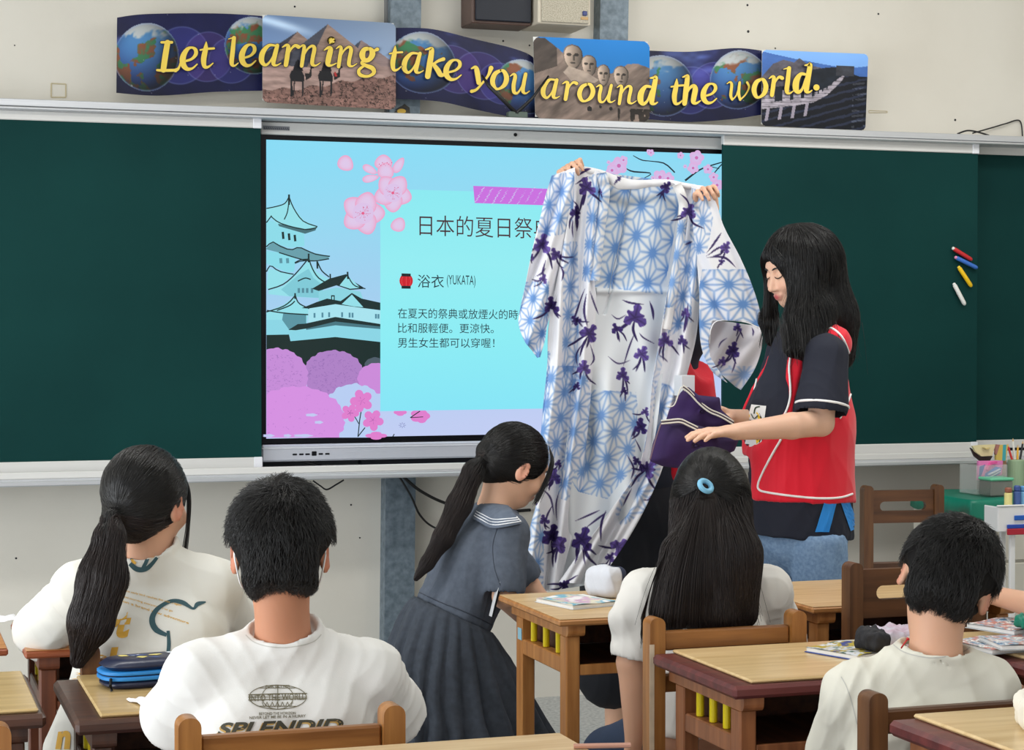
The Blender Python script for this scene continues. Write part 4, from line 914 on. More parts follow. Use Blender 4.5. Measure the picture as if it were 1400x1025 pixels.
CH = {'honey': wood('honey_chair_wood', (176, 120, 62), (134, 84, 38), 0.38, st=(14, 14, 1.2)), 'walnut': wood('walnut_chair_wood', (118, 78, 46), (80, 50, 30), 0.38, st=(14, 14, 1.2)),
      'honeyr': wood('honey_rail_wood', (168, 112, 58), (124, 76, 34), 0.38, st=(1.2, 14, 14)), 'walnutr': wood('walnut_rail_wood', (112, 72, 42), (76, 46, 26), 0.38, st=(1.2, 14, 14))}
def make_chair(label, style, x0, x1, yb, H, rz=0, slot=False, seat_h=0.41, group=None):
    """x0..x1 outer faces of the back posts, yb = rear face of the posts"""
    w = x1-x0; m, mr = CH[style], CH[style+'r']; t = thing('school_chair', label, 'chair', ((x0+x1)/2, yb, 0), rz, group)
    X = w/2; pw = 0.036; pd = 0.042
    def b(name, lo, hi, mm=m, bv=0.004): return MB().box(lo, hi, bv).build(name, mm, t, world=False)
    for s in (-1, 1):
        xa, xb = (X-pw, X) if s > 0 else (-X, -X+pw)
        r = 0.016; P = [(xa, 0.0)]+[(xa+r-r*math.cos(a), H-r+r*math.sin(a)) for a in np.linspace(0, PI/2, 6)]+[(xb-r+r*math.sin(a), H-r+r*math.cos(a)) for a in np.linspace(0, PI/2, 6)]+[(xb, 0.0)]
        P = [(x, z) for x, z in P]
        o = MB().prism(P, 1, 0, pd).build('back_post', m, t, world=False); auto_smooth(o, 35)
        b('front_leg', (xa, 0.33, 0), (xb, 0.33+0.036, seat_h-0.02))
        b('side_rail', (xa+0.008, pd+0.001, seat_h-0.065), (xb-0.008, 0.329, seat_h-0.0205)); b('side_stretcher', (xa+0.008, pd+0.001, 0.14), (xb-0.008, 0.329, 0.175))
    b('seat', (-X+pw+0.0005, 0.002, seat_h-0.02), (X-pw-0.0005, 0.3305, seat_h), mr); b('seat_edge', (-X-0.004, 0.331+0.037, seat_h-0.0195), (X+0.004, 0.40, seat_h-0.0005), mr)
    xa, xb = -X+pw+0.001, X-pw-0.001
    if slot:
        z1, z0 = H-0.018, H-0.135; zc = H-0.075; sw = (xb-xa)*0.31; sh = 0.017
        out = [(xa, z0), (xb, z0), (xb, z1), (xa, z1)]; n = 10
        hole = [(-sw-0*sh+sh*math.cos(a), zc+sh*math.sin(a)) for a in np.linspace(PI/2, 3*PI/2, n)]+[(sw+sh*math.cos(a), zc+sh*math.sin(a)) for a in np.linspace(-PI/2, PI/2, n)]
        tri_ = tessellate_polygon([[Vector((p[0], p[1], 0)) for p in out], [Vector((p[0], p[1], 0)) for p in hole]])
        pts = out+hole; mb = MB(); N_ = len(pts); ya, yc = 0.010, 0.032
        V = [(p[0], ya, p[1]) for p in pts]+[(p[0], yc, p[1]) for p in pts]
        F = [tuple(f) for f in tri_]+[tuple(i+N_ for i in f[::-1]) for f in tri_]
        F += [(i, (i+1) % 4, (i+1) % 4+N_, i+N_) for i in range(4)]
        m4 = len(hole); F += [(4+i, 4+(i+1) % m4, 4+(i+1) % m4+N_, 4+i+N_) for i in range(m4)]
        mb.add(V, F).build('slotted_back_rail', mr, t, world=False)
        b('lower_back_rail', (xa, 0.012, H-0.335), (xb, 0.030, H-0.275), mr)
    else:
        b('back_rail', (xa, 0.010, H-0.074), (xb, 0.032, H-0.032), mr); b('back_rail', (xa, 0.010, H-0.165), (xb, 0.032, H-0.125), mr)
    return t
C_g = make_chair('honey wooden chair of the long-haired girl in the middle', 'honey', 1.600, 1.976, 3.856, 0.787)
MB().box((-0.1895, -0.0012, 0.44), (-0.1785, 0.0, 0.73)).build('chipped_edge', mat('bare_wood', (226, 204, 176), 0.7, noise=0.2, nscale=30), C_g, world=False)
C_b = make_chair('honey wooden chair of the short-haired boy with the mask', 'honey', 0.454, 0.820, 3.005, 0.802)
C_r = make_chair('walnut chair of the right boy in the cream shirt', 'walnut', 1.610, 1.980, 2.91, 0.79)
C_p = make_chair('dark chair post behind the ponytail girl, beyond the blue pencil case', 'walnut', 0.403, 0.765, 3.942, 0.777)
C_0 = make_chair('honey chair post at the bottom left corner', 'honey', -0.16, 0.208, 3.10, 0.79)
C_s = make_chair('slotted walnut chair between the standing woman and the right boy', 'walnut', 2.226, 2.60, 4.12, 0.853, slot=True)
C_w = make_chair('slotted walnut chair standing against the wall beside the green cloth', 'walnut', 3.36, 3.665, 6.1, 0.862, slot=True, rz=-0.12, seat_h=0.44)
# ================================================================ things by the right wall
M_cab = mat('beige_metal_cabinet', (206, 202, 190), 0.5, noise=0.06, nscale=3)
cab = thing('filing_cabinet', 'beige metal cabinet under the green cloth at the right', 'cabinet', (4.45, 6.35, 0))
cx0 = xat(1325, 700, 6.2); ctop = zat(1300, 686, 6.2)
MB().box((cx0, 6.2, 0.0), (5.3, 6.6, ctop), 0.004).build('body', M_cab, cab)
zz = [0.02, 0.20, 0.38, 0.56, ctop-0.012]
xs_ = [cx0+0.01, xat(1372, 700, 6.19), xat(1450, 700, 6.19), 5.28]
for i in range(3):
    for z0, z1 in zip(zz, zz[1:]) if i > 0 else [(0.02, ctop-0.012)]:
        MB().box((xs_[i]+0.006, 6.188, z0+0.005), (xs_[i+1]-0.006, 6.1995, z1-0.005), 0.003).build('drawer_front' if i else 'door_panel', M_cab, cab)
# green cloth draped over the cabinet
def cloth_grid(name, xs, prof, m, parent, label=None, solid=0.002): pass
gc = []
nu, nv = 60, 24; x0c, x1c = cx0-0.008, 5.32
for j in range(nv):
    for i in range(nu):
        u = max(0, i-1)/(nu-2); x = x0c+(x1c-x0c)*u-(.004 if i == 0 else 0); v = j/(nv-1)
        drop = 0.045+0.02*math.sin(u*11+1)+0.018*math.sin(u*23)
        if v < 0.62: y = 6.6-(6.6-6.175)*v/0.62; z = ctop+0.006+0.003*math.sin(u*18+v*9)
        else: q = (v-0.62)/0.38; y = 6.17-0.012*math.sin(u*30)*q; z = ctop+0.006-drop*q
        if i == 0: z -= 0.055+0.012*math.sin(v*20)
        gc.append((x, y, z))
M_gcloth = mat('green_plastic_cloth', (18, 128, 104), 0.4, noise=0.15, nscale=6)
o = mk('green_cloth', gc, [(j*nu+i, (j+1)*nu+i, (j+1)*nu+i+1, j*nu+i+1) for j in range(nv-1) for i in range(nu-1)], M_gcloth, None, True)
tag(o, 'wavy green cloth covering the beige cabinet on the right', 'cloth')
md = o.modifiers.new('s', 'SOLIDIFY'); md.thickness = 0.002; md.offset = 1
CT = ctop+0.0115
def boxat(pxl, pxr, pyt, pyb, Y): return xat(pxl, pyb, Y), xat(pxr, pyb, Y), zat(pxl, pyt, Y), zat(pxl, pyb, Y)
M_clear = mat('clear_plastic', (222, 226, 224), 0.15, alpha=0.2)
tb = thing('storage_box', 'clear plastic box holding bags and paper on the green cloth', 'box', (xat(1356, 680, 6.4), 6.4, CT))
xl, xr, zt_, _ = boxat(1334, 1376, 652, 680, 6.34)
for nm, lo, hi in (('front_wall', (xl, 6.335, CT), (xr, 6.339, CT+0.11)), ('back_wall', (xl, 6.45, CT), (xr, 6.454, CT+0.11)), ('side_wall', (xl, 6.34, CT), (xl+0.004, 6.449, CT+0.11)), ('side_wall', (xr-0.004, 6.34, CT), (xr, 6.449, CT+0.11)), ('base', (xl+0.005, 6.34, CT), (xr-0.005, 6.449, CT+0.004))):
    MB().box(lo, hi).build(nm, M_clear, tb)
aa = Art(6.40); P_ = lambda L_: [(1280+p[0]/6.408, 580+p[1]/6.408) for p in L_]
def packet(label, pts, col, extra, Y, name='snack_packet', cat='packet'):
    A_ = Art(Y); A_.poly(P_(pts), col)
    for e in extra: (A_.poly(P_(e[0]), e[1]) if len(e) == 2 else A_.line(P_(e[0]), e[2], e[1]))
    t = A_.build(name, MATS['print'], None); md = t.modifiers.new('s', 'SOLIDIFY'); md.thickness = 0.012; md.offset = 1
    tag(t, label, cat); return t
packet('pink and blue printed packet in the clear box', [(372, 320), (585, 318), (575, 440), (440, 490), (366, 486)], (232, 130, 190), [([(380, 370), (430, 350), (400, 440), (372, 480)], (50, 80, 170)), ([(430, 430), (520, 370), (575, 380), (560, 430), (470, 480), (420, 470)], (90, 130, 210)), ([(440, 400), (470, 340), (520, 330)], (230, 90, 160), 3), ([(450, 440), (550, 390)], (230, 235, 245), 1.2), ([(450, 465), (550, 410)], (230, 235, 245), 1.0)], 6.36)
packet('cream paper bag sticking out of the clear box', [(318, 190), (400, 180), (520, 176), (490, 275), (400, 280), (345, 240)], (226, 212, 164), [([(400, 200), (430, 215), (460, 205)], (200, 180, 120), 0.8)], 6.39)
packet('dark brown packet under the cream bag in the clear box', [(305, 205), (345, 240), (400, 260), (495, 278), (470, 320), (390, 320), (340, 280)], (58, 40, 40), [], 6.41)
packet('striped yellow and teal folder standing in the clear box', [(525, 270), (560, 180), (630, 178), (612, 320), (525, 312)], (222, 190, 96), [([(585, 180), (615, 178), (608, 318), (578, 316)], (70, 170, 180)), ([(530, 175), (558, 178), (530, 270), (520, 260)], (180, 120, 110))], 6.42, 'folder', 'folder')
packet('brown card standing at the back of the clear box', [(570, 310), (615, 315), (610, 440), (575, 440)], (176, 132, 104), [], 6.43, 'card', 'card')
gb = thing('lidded_box', 'clear box with mint green lid in front of the storage box', 'box', (xat(1366, 680, 6.3), 6.28, CT))
xl, xr, zl, _ = boxat(1350, 1382, 653, 680, 6.26)
MB().box((xl+0.003, 6.24, CT), (xr-0.003, 6.325, zl-0.012), 0.004).build('body', mat('smoky_clear', (140, 140, 134), 0.2, alpha=0.6), gb)
MB().box((xl, 6.236, zl-0.0115), (xr, 6.328, zl), 0.004).build('lid', mat('mint_lid', (110, 200, 160), 0.35), gb)
pc = thing('pen_cup', 'pale green cup of pencils and scissors behind the mint lid', 'cup', (xat(1388, 655, 6.45), 6.45, CT))
xc = xat(1389, 655, 6.45); MB().cyl((xc, 6.45), 0.032, CT, CT+0.12, 20, 0.003).build('cup', mat('pale_green_cup', (162, 184, 150), 0.4), pc)
for i, (dx, hh, c) in enumerate(((-.018, .17, (220, 60, 60)), (-.006, .19, (235, 232, 224)), (.006, .165, (240, 180, 60)), (.018, .18, (40, 40, 44)))):
    t = thing('pencil', ('red', 'white', 'orange', 'black')[i]+' pencil standing in the pale green cup', 'pencil', (xc+dx, 6.45, CT+.1205))
    MB().tube([(xc+dx, 6.45, CT+.1205), (xc+dx*1.8, 6.455, CT+hh)], [0.0045, 0.004], 8).build('shaft', mat('pencil%d' % i, c, 0.5), t)
    MB().tube([(xc+dx*1.8, 6.455, CT+hh+0.0005), (xc+dx*1.85, 6.455, CT+hh+0.012)], [0.004, 0.0008], 8).build('point', mat('pencil_tip', (214, 178, 130), 0.6), t)
# white cart
CY = 5.75
cart = thing('white_cart', 'white plastic cart with blue and red handles at the right edge', 'cart', (xat(1385, 700, CY)+0.1, CY+0.1, 0))
xl = xat(1365, 700, CY); zt_ = zat(1366, 693, CY); zb_ = zat(1366, 727, CY); M_wh = mat('white_plastic', (236, 236, 236), 0.35)
MB().box((xl, CY, zb_), (xl+0.34, CY+0.005, zt_), 0.002).build('tray_front', M_wh, cart)
MB().box((xl, CY+0.0055, zb_), (xl+0.005, CY+0.09, zt_), 0.002).build('tray_side', M_wh, cart); MB().box((xl+0.335, CY+0.0055, zb_), (xl+0.34, CY+0.09, zt_), 0.002).build('tray_side', M_wh, cart)
MB().box((xl+0.0055, CY+0.0055, zt_-0.03), (xl+0.3345, CY+0.09, zt_-0.025)).build('tray_base', M_wh, cart)
MB().box((xl-0.003, CY-0.004, zt_+0.0005), (xl+0.343, CY+0.009, zt_+0.006), 0.002).build('rim', M_wh, cart)
for i, (pa, col) in enumerate(((( 1386, 704.5, 1402, 711), (24, 92, 186)), ((1376, 717, 1402, 722.5), (30, 70, 170)), ((1376, 722.5, 1402, 731), (176, 26, 50)))):
    MB().box((xat(pa[0], pa[1], CY), CY-0.007-i*0.002, zat(pa[0], pa[3], CY)), (xat(pa[2], pa[1], CY)+0.12, CY-0.001, zat(pa[0], pa[1], CY)), 0.002).build('handle_strip', mat('strip%d' % i, col, 0.4), cart)
for xx, yy in ((xl+0.055, CY+0.012), (xl+0.3, CY+0.012), (xl+0.055, CY+0.07), (xl+0.3, CY+0.07)):
    MB().box((xx, yy, 0.0), (xx+0.022, yy+0.012, zb_-0.0005 if yy < CY+.1 else zb_-0.0005), 0.003).build('pole', M_wh, cart)
for i, (px, hh, c, r) in enumerate(((1378.5, .062, (238, 226, 150), .014), (1390.5, .068, (70, 98, 160), .013), (1399, .066, (120, 176, 214), .013))):
    x = xat(px, 690, CY+.05); t = thing('marker_pen', ('yellow', 'navy', 'light blue')[i]+' thick marker standing on the white cart', 'marker', (x, CY+.05, zt_-0.0245), group='markers on the cart')
    MB().cyl((x, CY+.05), r, zt_-0.0245, zt_+hh*0.7, 14, 0.002).build('barrel', mat('mk%d' % i, c, 0.4), t, smooth=False)
    MB().cyl((x, CY+.05), r*0.9, zt_+hh*0.7+0.0003, zt_+hh, 14, 0.004).build('cap', mat('mkc%d' % i, ((150, 90, 70), (60, 84, 150), (90, 150, 200))[i], 0.4), t)
# ================================================================ things on the desks
def page_book(label, c, w, d, rz, z, cover, pagecol, art, name='picture_book', open_=False, th=0.010):
    t = thing(name, label, 'book', (c[0], c[1], z), rz)
    MB().box((-w/2, -d/2, 0), (w/2, d/2, 0.0015), 0.0005).build('back_cover', mat('cover_%d%d' % (cover[0], cover[2]), cover, 0.4), t, world=False)
    MB().box((-w/2+0.003, -d/2+0.003, 0.0016), (w/2-0.002, d/2-0.003, th), 0.001).build('pages', mat('paper', (240, 240, 238), 0.7), t, world=False)
    nu, nv = 50, 36; V = []; 
    for j in range(nv):
        for i in range(nu): u, v = i/(nu-1), j/(nv-1); V.append((-w/2+w*u, -d/2+d*v, th+0.0006+0.003*math.sin(u*PI)*0.6+0.0015*math.sin(u*9+v*3)))
    U, Vv = np.meshgrid(np.linspace(0, 1, nu), np.linspace(0, 1, nv))
    mk('cover_page', V, [(j*nu+i, j*nu+i+1, (j+1)*nu+i+1, (j+1)*nu+i) for j in range(nv-1) for i in range(nu-1)], M_print, t, True, False, colors=lin(art(U.ravel(), Vv.ravel())))
    return t
def art_mix(cols, s, seed):
    cols = np.array(cols, float)
    def f(u, v):
        n = fbm(u*s+seed, v*s+seed*2, 3); k = np.clip(((n-0.2)/0.6)*len(cols), 0, len(cols)-1.01); i = k.astype(int); f_ = sstep(0.75, 1, k-i)[:, None]
        return cols[i]*(1-f_)+cols[np.minimum(i+1, len(cols)-1)]*f_
    return f
def on(px, py, z):
    d = ray(px, py); return CAM+d*((z-CAMZ)/d.z)
p = on(790, 820, 0.73); page_book('open picture book with pastel pictures on the light desk', (p.x, p.y), 0.15, 0.17, 0.25, 0.7205, (230, 232, 236), None, art_mix([(238, 238, 240), (120, 176, 200), (220, 214, 190), (206, 170, 196), (240, 236, 236)], 3.2, 3))
# white pouch with navy band
def pouch(label, c, w, d, h, rz, z, m, seed, band=None, name='pencil_pouch', top=None):
    t = thing(name, label, 'pencil case', (c[0], c[1], z), rz)
    F = Fld((-w/2-.03, -d/2-.03, -.005), (w/2+.03, d/2+.03, h+.03), .003)
    F.u(rbox((0, 0, h*0.5), (w/2, d/2, h*0.5), min(w, d, h)*0.33))
    V, Q = F.mesh(); V = relax(V, Q, 2); n = vnormals(V, Q); V = V+n*wrinkle(V, .010, (70, 130), seed)[:, None]; V[:, 2] = np.maximum(V[:, 2], 0.0004)
    mk('pouch_body', V, Q, m, t, True, False)
    if band:
        sel = np.abs(V[:, 0]-band[1]*w) < band[2]; q = Q[sel[Q].all(1)]; u_, inv = np.unique(q, return_inverse=True)
        mk('band', (V+n*0.0012)[u_], inv.reshape(-1, 4), band[0], t, True, False)
    return t
M_wfab = mat('white_fabric', (212, 215, 224), 0.8); M_navy = mat('navy_band', (34, 44, 72), 0.7)
p = on(826, 818, 0.72); pouch('crumpled white pencil pouch with a navy band on the light desk', (p.x+.015, p.y+.03), 0.075, 0.10, 0.08, 0.5, 0.7205, M_wfab, 3, (M_navy, .25, .012))
# blue hard case
p = on(176, 938, 0.72); bc = thing('pencil_case', 'dark blue oval pencil case with bright blue zip band', 'pencil case', (p.x+.042, p.y+.02, 0.7205), 0.15)
def ovalslab(lo_z, hi_z, a, b, rr, mname, m):
    mb = MB(); n = 40; V = []; pr = [(1-rr, lo_z), (1, lo_z+rr*0.06), (1, hi_z-rr*0.06), (1-rr, hi_z)]
    for s_, z in pr:
        for k in range(n):
            th = 2*PI*k/n; cx_, sy_ = math.cos(th), math.sin(th); q = (abs(cx_)**3.2+abs(sy_)**3.2)**(-1/3.2); V.append((a*q*cx_*s_, b*q*sy_*s_, z))
    F = [(i*n+k, i*n+(k+1) % n, (i+1)*n+(k+1) % n, (i+1)*n+k) for i in range(3) for k in range(n)]+[tuple(range(n))[::-1], tuple(3*n+k for k in range(n))]
    o = mb.add(V, F).build(mname, m, bc, world=False); auto_smooth(o, 50)
M_dn = mat('dark_navy_shell', (26, 34, 62), 0.35); M_bb = mat('bright_blue_zip', (40, 132, 206), 0.4)
ovalslab(0.0, 0.016, .095, .055, .10, 'lower_shell', M_dn); ovalslab(0.0163, 0.0243, .099, .058, .02, 'zip_band', M_bb); ovalslab(0.0246, 0.0265, .097, .0565, .02, 'zip_teeth', M_dn); ovalslab(0.0268, 0.0335, .099, .058, .02, 'zip_band', M_bb); ovalslab(0.0338, 0.052, .095, .055, .14, 'upper_shell', M_dn)
mb = MB(); r_ = random.Random(5)
for i in range(9):
    x, y = r_.uniform(-.05, .06), r_.uniform(-.03, .035); mb.add([(x+.014*math.cos(a)*r_.uniform(.5, 1.1), y+.010*math.sin(a)*r_.uniform(.5, 1.1), .0523+i*0.00005) for a in np.linspace(0, 2*PI, 9)[:-1]], [tuple(range(8))], ((222, 206, 120), (206, 214, 222), (60, 80, 130))[i % 3])
mb.build('printed_patch', MATS['print'], bc, world=False)
MB().tube([(-.088, -.045, .022), (-.092, -.056, .012), (-.09, -.058, .001)], 0.003, 8).build('zip_pull', M_black, bc, world=False)
def sheet_flat(label, c, w, d, rz, z, m, name='paper_sheet', cat='paper', lift=0.004):
    n = 10; V = [(-w/2+w*i/n, -d/2+d*j/n, lift*math.sin(i*.7+j*.4)**2+0.0003) for j in range(n+1) for i in range(n+1)]
    o = mk(name, V, [(j*(n+1)+i, j*(n+1)+i+1, (j+1)*(n+1)+i+1, (j+1)*(n+1)+i) for j in range(n) for i in range(n)], m, None, True)
    o.location = (c[0], c[1], z); o.rotation_euler = (0, 0, rz); md = o.modifiers.new('s', 'SOLIDIFY'); md.thickness = .0006; md.offset = 1
    return tag(o, label, cat)
M_paper = mat('white_paper', (240, 240, 244), 0.7)
p = on(198, 962, .72); sheet_flat('folded white paper poking out from under the blue pencil case', (p.x+.005, p.y+.01), .05, .07, .3, .7215, M_paper)
p = on(190, 898, .72); sheet_flat('white paper sheets lying behind the blue pencil case', (p.x, p.y-.02), .12, .06, .1, .7215, M_paper, lift=.008)
p = on(8, 843, .72); sheet_flat('white paper on the desk at the left edge beside the elbow', (p.x-.02, p.y-.04), .10, .10, .2, .7195, M_paper)
# right boy's desk
p = on(1168, 894, .72); page_book('thin notebook with blue edge left of the black pencil case', (p.x+.03, p.y+.02), .20, .15, .35, .7205, (36, 70, 160), None, art_mix([(70, 110, 90), (220, 224, 230), (190, 170, 60), (60, 80, 150)], 7, 1), name='notebook')
p = on(1204, 890, .735); pouch('black pencil pouch with a picture flap on the right boy desk', (p.x+.06, p.y+.03), .17, .09, .042, .05, .7345, mat('black_fabric', (26, 26, 32), .7), 9, (mat('pale_flap_print', (206, 210, 224), .5, color2=(190, 160, 176), nscale=28), .02, .055))
for i, (px, py, w, d, rz, z) in enumerate(((1345, 880, .16, .15, .1, .7205), (1385, 884, .18, .14, -.2, .7325), (1372, 868, .2, .14, .3, .7445))):
    p = on(px, py, .73); page_book(('comic page spread lying just right of the right boy neck', 'thick comic book lying at the right edge of the desk', 'comic page spread on top of the thick comic book')[i], (p.x+.04, p.y), w, d, rz, z, (200, 204, 208), None, art_mix([(70, 120, 160), (226, 228, 230), (150, 170, 190), (196, 130, 120), (240, 240, 238), (40, 90, 110)], 6, 11+i), name='comic_book')
p = on(1392, 858, .76); pouch('green plastic folder bunched at the far right edge of the desk', (p.x+.075, p.y-.02), .16, .08, .03, .2, .7605, M_gcloth, 21, name='green_pouch')
p = on(1393, 992, .77); pouch('cream zipped pouch at the lower right corner', (p.x+.045, p.y-.05), .13, .10, .058, -.5, .7705, mat('cream_fabric', (232, 226, 212), .7), 33)
p = on(797, 1023, .77); tag(MB().tube([(p.x-.015, p.y, .7745), (p.x+.07, p.y-.02, .7745)], .004, 8).build('pencil', mat('pinkish_pencil', (190, 140, 120), .4)), 'short pencil at the edge of the nearest desk', 'pencil')
# ================================================================ people: shared sculpting
M_skin = mat('skin', attr=True, rough=0.5, spec=0.35, subsurf=0.12)
M_hair = mat('black_hair', (15, 13, 14), 0.38, spec=0.5, noise=0.3, nscale=30)
M_hairb = mat('dark_brown_hair', (36, 26, 25), 0.42, spec=0.45, noise=0.3, nscale=30)
M_hcap = mat('hair_underlayer', (15, 13, 14), 0.7, spec=0.15)
def arr(v): return np.array(v[:], float)
def frame(fwd, up=(0, 0, 1)):
    f = Vector(fwd).normalized(); r = f.cross(Vector(up)).normalized(); u = r.cross(f)
    return Matrix((r, f, u)).transposed()          # columns: right, forward, up
class Head:
    def __init__(s, c, fwd, up=(0, 0, 1), k=1.0): s.c = Vector(c); s.R = frame(fwd, up); s.k = k
    def T(s, p): return s.c+s.R @ (Vector(p)*s.k)
    def local(s, V): return (np.asarray(V)-np.array(s.c)) @ np.array(s.R)/s.k
    def build(s, F, face=True):
        k, R = s.k, s.R; e = lambda c, r, kk=.012, m='u', RR=None: F.op(ell(s.T(c), np.array(r)*k, RR or R), kk, m)
        e((0, -.014, .022), (.073, .092, .086)); e((0, .03, -.03), (.056, .06, .074), .03)
        e((0, .052, -.083), (.028, .026, .020), .025)
        e((0, .074, .028), (.045, .018, .02), .02)
        if face:
            F.u(cap(s.T((0, .087, .002)), s.T((0, .103, -.034)), .007*k, .0105*k), .012*k)
            for q in (-1, 1):
                e((q*.010, .094, -.038), (.0075, .008, .006), .006)
                e((q*.030, .092, .003), (.015, .012, .010), .012, 's'); e((q*.030, .078, .002), (.0135, .0125, .0125), .004)
                e((q*.036, .068, -.030), (.022, .022, .02), .02)
            e((0, .087, -.058), (.020, .009, .006), .006); e((0, .085, -.067), (.017, .009, .0065), .006); e((0, .1015, -.0625), (.022, .004, .0012), .003, 's')
        for q in (-1, 1):
            RR = s.R @ Matrix.Rotation(q*-.38, 3, 'Z') @ Matrix.Rotation(-.15, 3, 'X')
            e((q*.079, -.010, -.010), (.0085, .0195, .032), .006, 'u', RR); e((q*.0865, -.006, -.006), (.006, .011, .019), .004, 's', RR)
        return s
def hand(F, w, d, n, k=1.0, curl=(.5, .6, .5), side=1, thumb=.6, spread=1.0, only=None):
    """wrist, direction along the palm, palm normal (out of the palm); side: which way the thumb lies"""
    d = Vector(d).normalized(); n = Vector(n); n = (n-d*n.dot(d)).normalized(); t = d.cross(n)*side; w = Vector(w)
    F.u(cap(w, w+d*.03*k, .021*k, .022*k, (n, 1.5)), .01)
    for i, (o, L, r) in enumerate(((.030, .074, .0078), (.010, .082, .0082), (-.010, .077, .0078), (-.029, .060, .0070))):
        a = w+d*.02*k+t*o*.6*k; b = w+d*(.078-.004*abs(i-1))*k+t*o*spread*k
        F.u(cap(a, b, .012*k, .0105*k), .010)
        p = b; ang = 0
        for j, (f, c) in enumerate(((.42, curl[0]), (.32, curl[1]), (.26, curl[2]))):
            ang += c*(1+.12*(i-1)); q = p+(d*math.cos(ang)+n*math.sin(ang))*L*f*k
            F.u(cap(p, q, (r+.0008)*k*(1-.08*j), r*k*(1-.08*j)), .004); p = q
    a = w+d*.018*k+t*.018*k; b = w+(d*.045+t*.044+n*.012)*k; c = b+(d*(.028)+t*.008*(1-thumb)+n*.024*thumb)*k; e_ = c+(d*.024-t*.004+n*.010*thumb)*k
    F.u(cap(a, b, .015*k, .0115*k), .01); F.u(cap(b, c, .0105*k, .0095*k), .005); F.u(cap(c, e_, .0095*k, .008*k), .004)
def tor(c, ax, R, r, el=1.0, side=(1, 0, 0)):
    c = np.array(c, float); ax = Vector(ax).normalized(); a = Vector(side); a = (a-ax*a.dot(ax)).normalized(); b = ax.cross(a); ax, a, b = map(lambda v: np.array(v[:]), (ax, a, b))
    def fn(X, Y, Z):
        x, y, z = X-c[0], Y-c[1], Z-c[2]; p = x*a[0]+y*a[1]+z*a[2]; q = (x*b[0]+y*b[1]+z*b[2])/el; h = x*ax[0]+y*ax[1]+z*ax[2]
        return np.sqrt((np.sqrt(p*p+q*q)-R)**2+h*h*.35)-r
    return c-R-r*2, c+R+r*2, fn
def cylp(c, ax, r0, r1, h0, h1):
    c = np.array(c, float); ax = np.array(Vector(ax).normalized()[:])
    def fn(X, Y, Z):
        x, y, z = X-c[0], Y-c[1], Z-c[2]; h = x*ax[0]+y*ax[1]+z*ax[2]; q = np.sqrt(np.maximum(x*x+y*y+z*z-h*h, 0)); f = np.clip((h-h0)/(h1-h0), 0, 1)
        return np.maximum(q-(r0+(r1-r0)*f), np.maximum(h0-h, h-h1))
    R_ = max(r0, r1)+max(abs(h0), abs(h1)); return c-R_, c+R_, fn
def skin_col(V, heads, base=(222, 176, 148), red=(206, 130, 112)):
    c = np.tile(lin(base), (len(V), 1)); n = 0.5+0.5*np.sin(V[:, 0]*60)*np.sin(V[:, 1]*55+1)*np.sin(V[:, 2]*50); c *= (0.96+0.06*n)[:, None]
    for H in heads:
        L = H.local(V); ab = lambda p, r: np.exp(-(((L[:, 0]-p[0])/r[0])**2+((L[:, 1]-p[1])/r[1])**2+((L[:, 2]-p[2])/r[2])**2))
        def mixc(m, col): nonlocal c; m = np.clip(m, 0, 1)[:, None]; c = c*(1-m)+lin(col)*m
        mixc(sstep(.072, .085, np.abs(L[:, 0]))*(np.abs(L[:, 2]+.01) < .045)*.55, red)
        mixc(ab((0, .095, -.0625), (.018, .016, .0095))*1.3*(L[:, 1] > .08), (186, 92, 92))
        for q in (-1, 1): mixc(ab((q*.036, .075, -.032), (.02, .03, .018))*.3, (222, 140, 120))
    return c
def face_marks(H, parent, lids=True):
    mb = MB()
    for q in (-1, 1):
        P = [H.T((q*.014, .0915, -.001)), H.T((q*.022, .0925, -.005)), H.T((q*.031, .0915, -.0065)), H.T((q*.040, .0865, -.0035)), H.T((q*.044, .0825, .001))]
        mb.tube(spline([arr(p) for p in P], 9), [.0008, .0013, .0016, .0018, .0017, .0017, .0015, .0012, .0006], 6)
    mb.build('eyelashes', MATS['black_hair'], parent, smooth=True); mb = MB()
    for q in (-1, 1):
        P = [H.T((q*.012, .094, .019)), H.T((q*.024, .0925, .0235)), H.T((q*.036, .086, .0235)), H.T((q*.046, .076, .018))]
        mb.tube(spline([arr(p) for p in P], 9), [.001, .002, .0024, .0025, .0024, .0022, .0018, .0012, .0006], 6)
    mb.build('eyebrows', MATS['black_hair'], parent, smooth=True)
def emit_mesh(F, name, m, parent, rel=1, colors=None, wr=None, label=None, post=None):
    V, Q = F.mesh(); V = relax(V, Q, rel)
    if wr:
        n = vnormals(V, Q); V = V+n*wrinkle(V, *wr)[:, None]
    if post: V = post(V, Q)
    return mk(name, V, Q, m, parent, True, colors=colors(V) if colors else None, label=label), V, Q
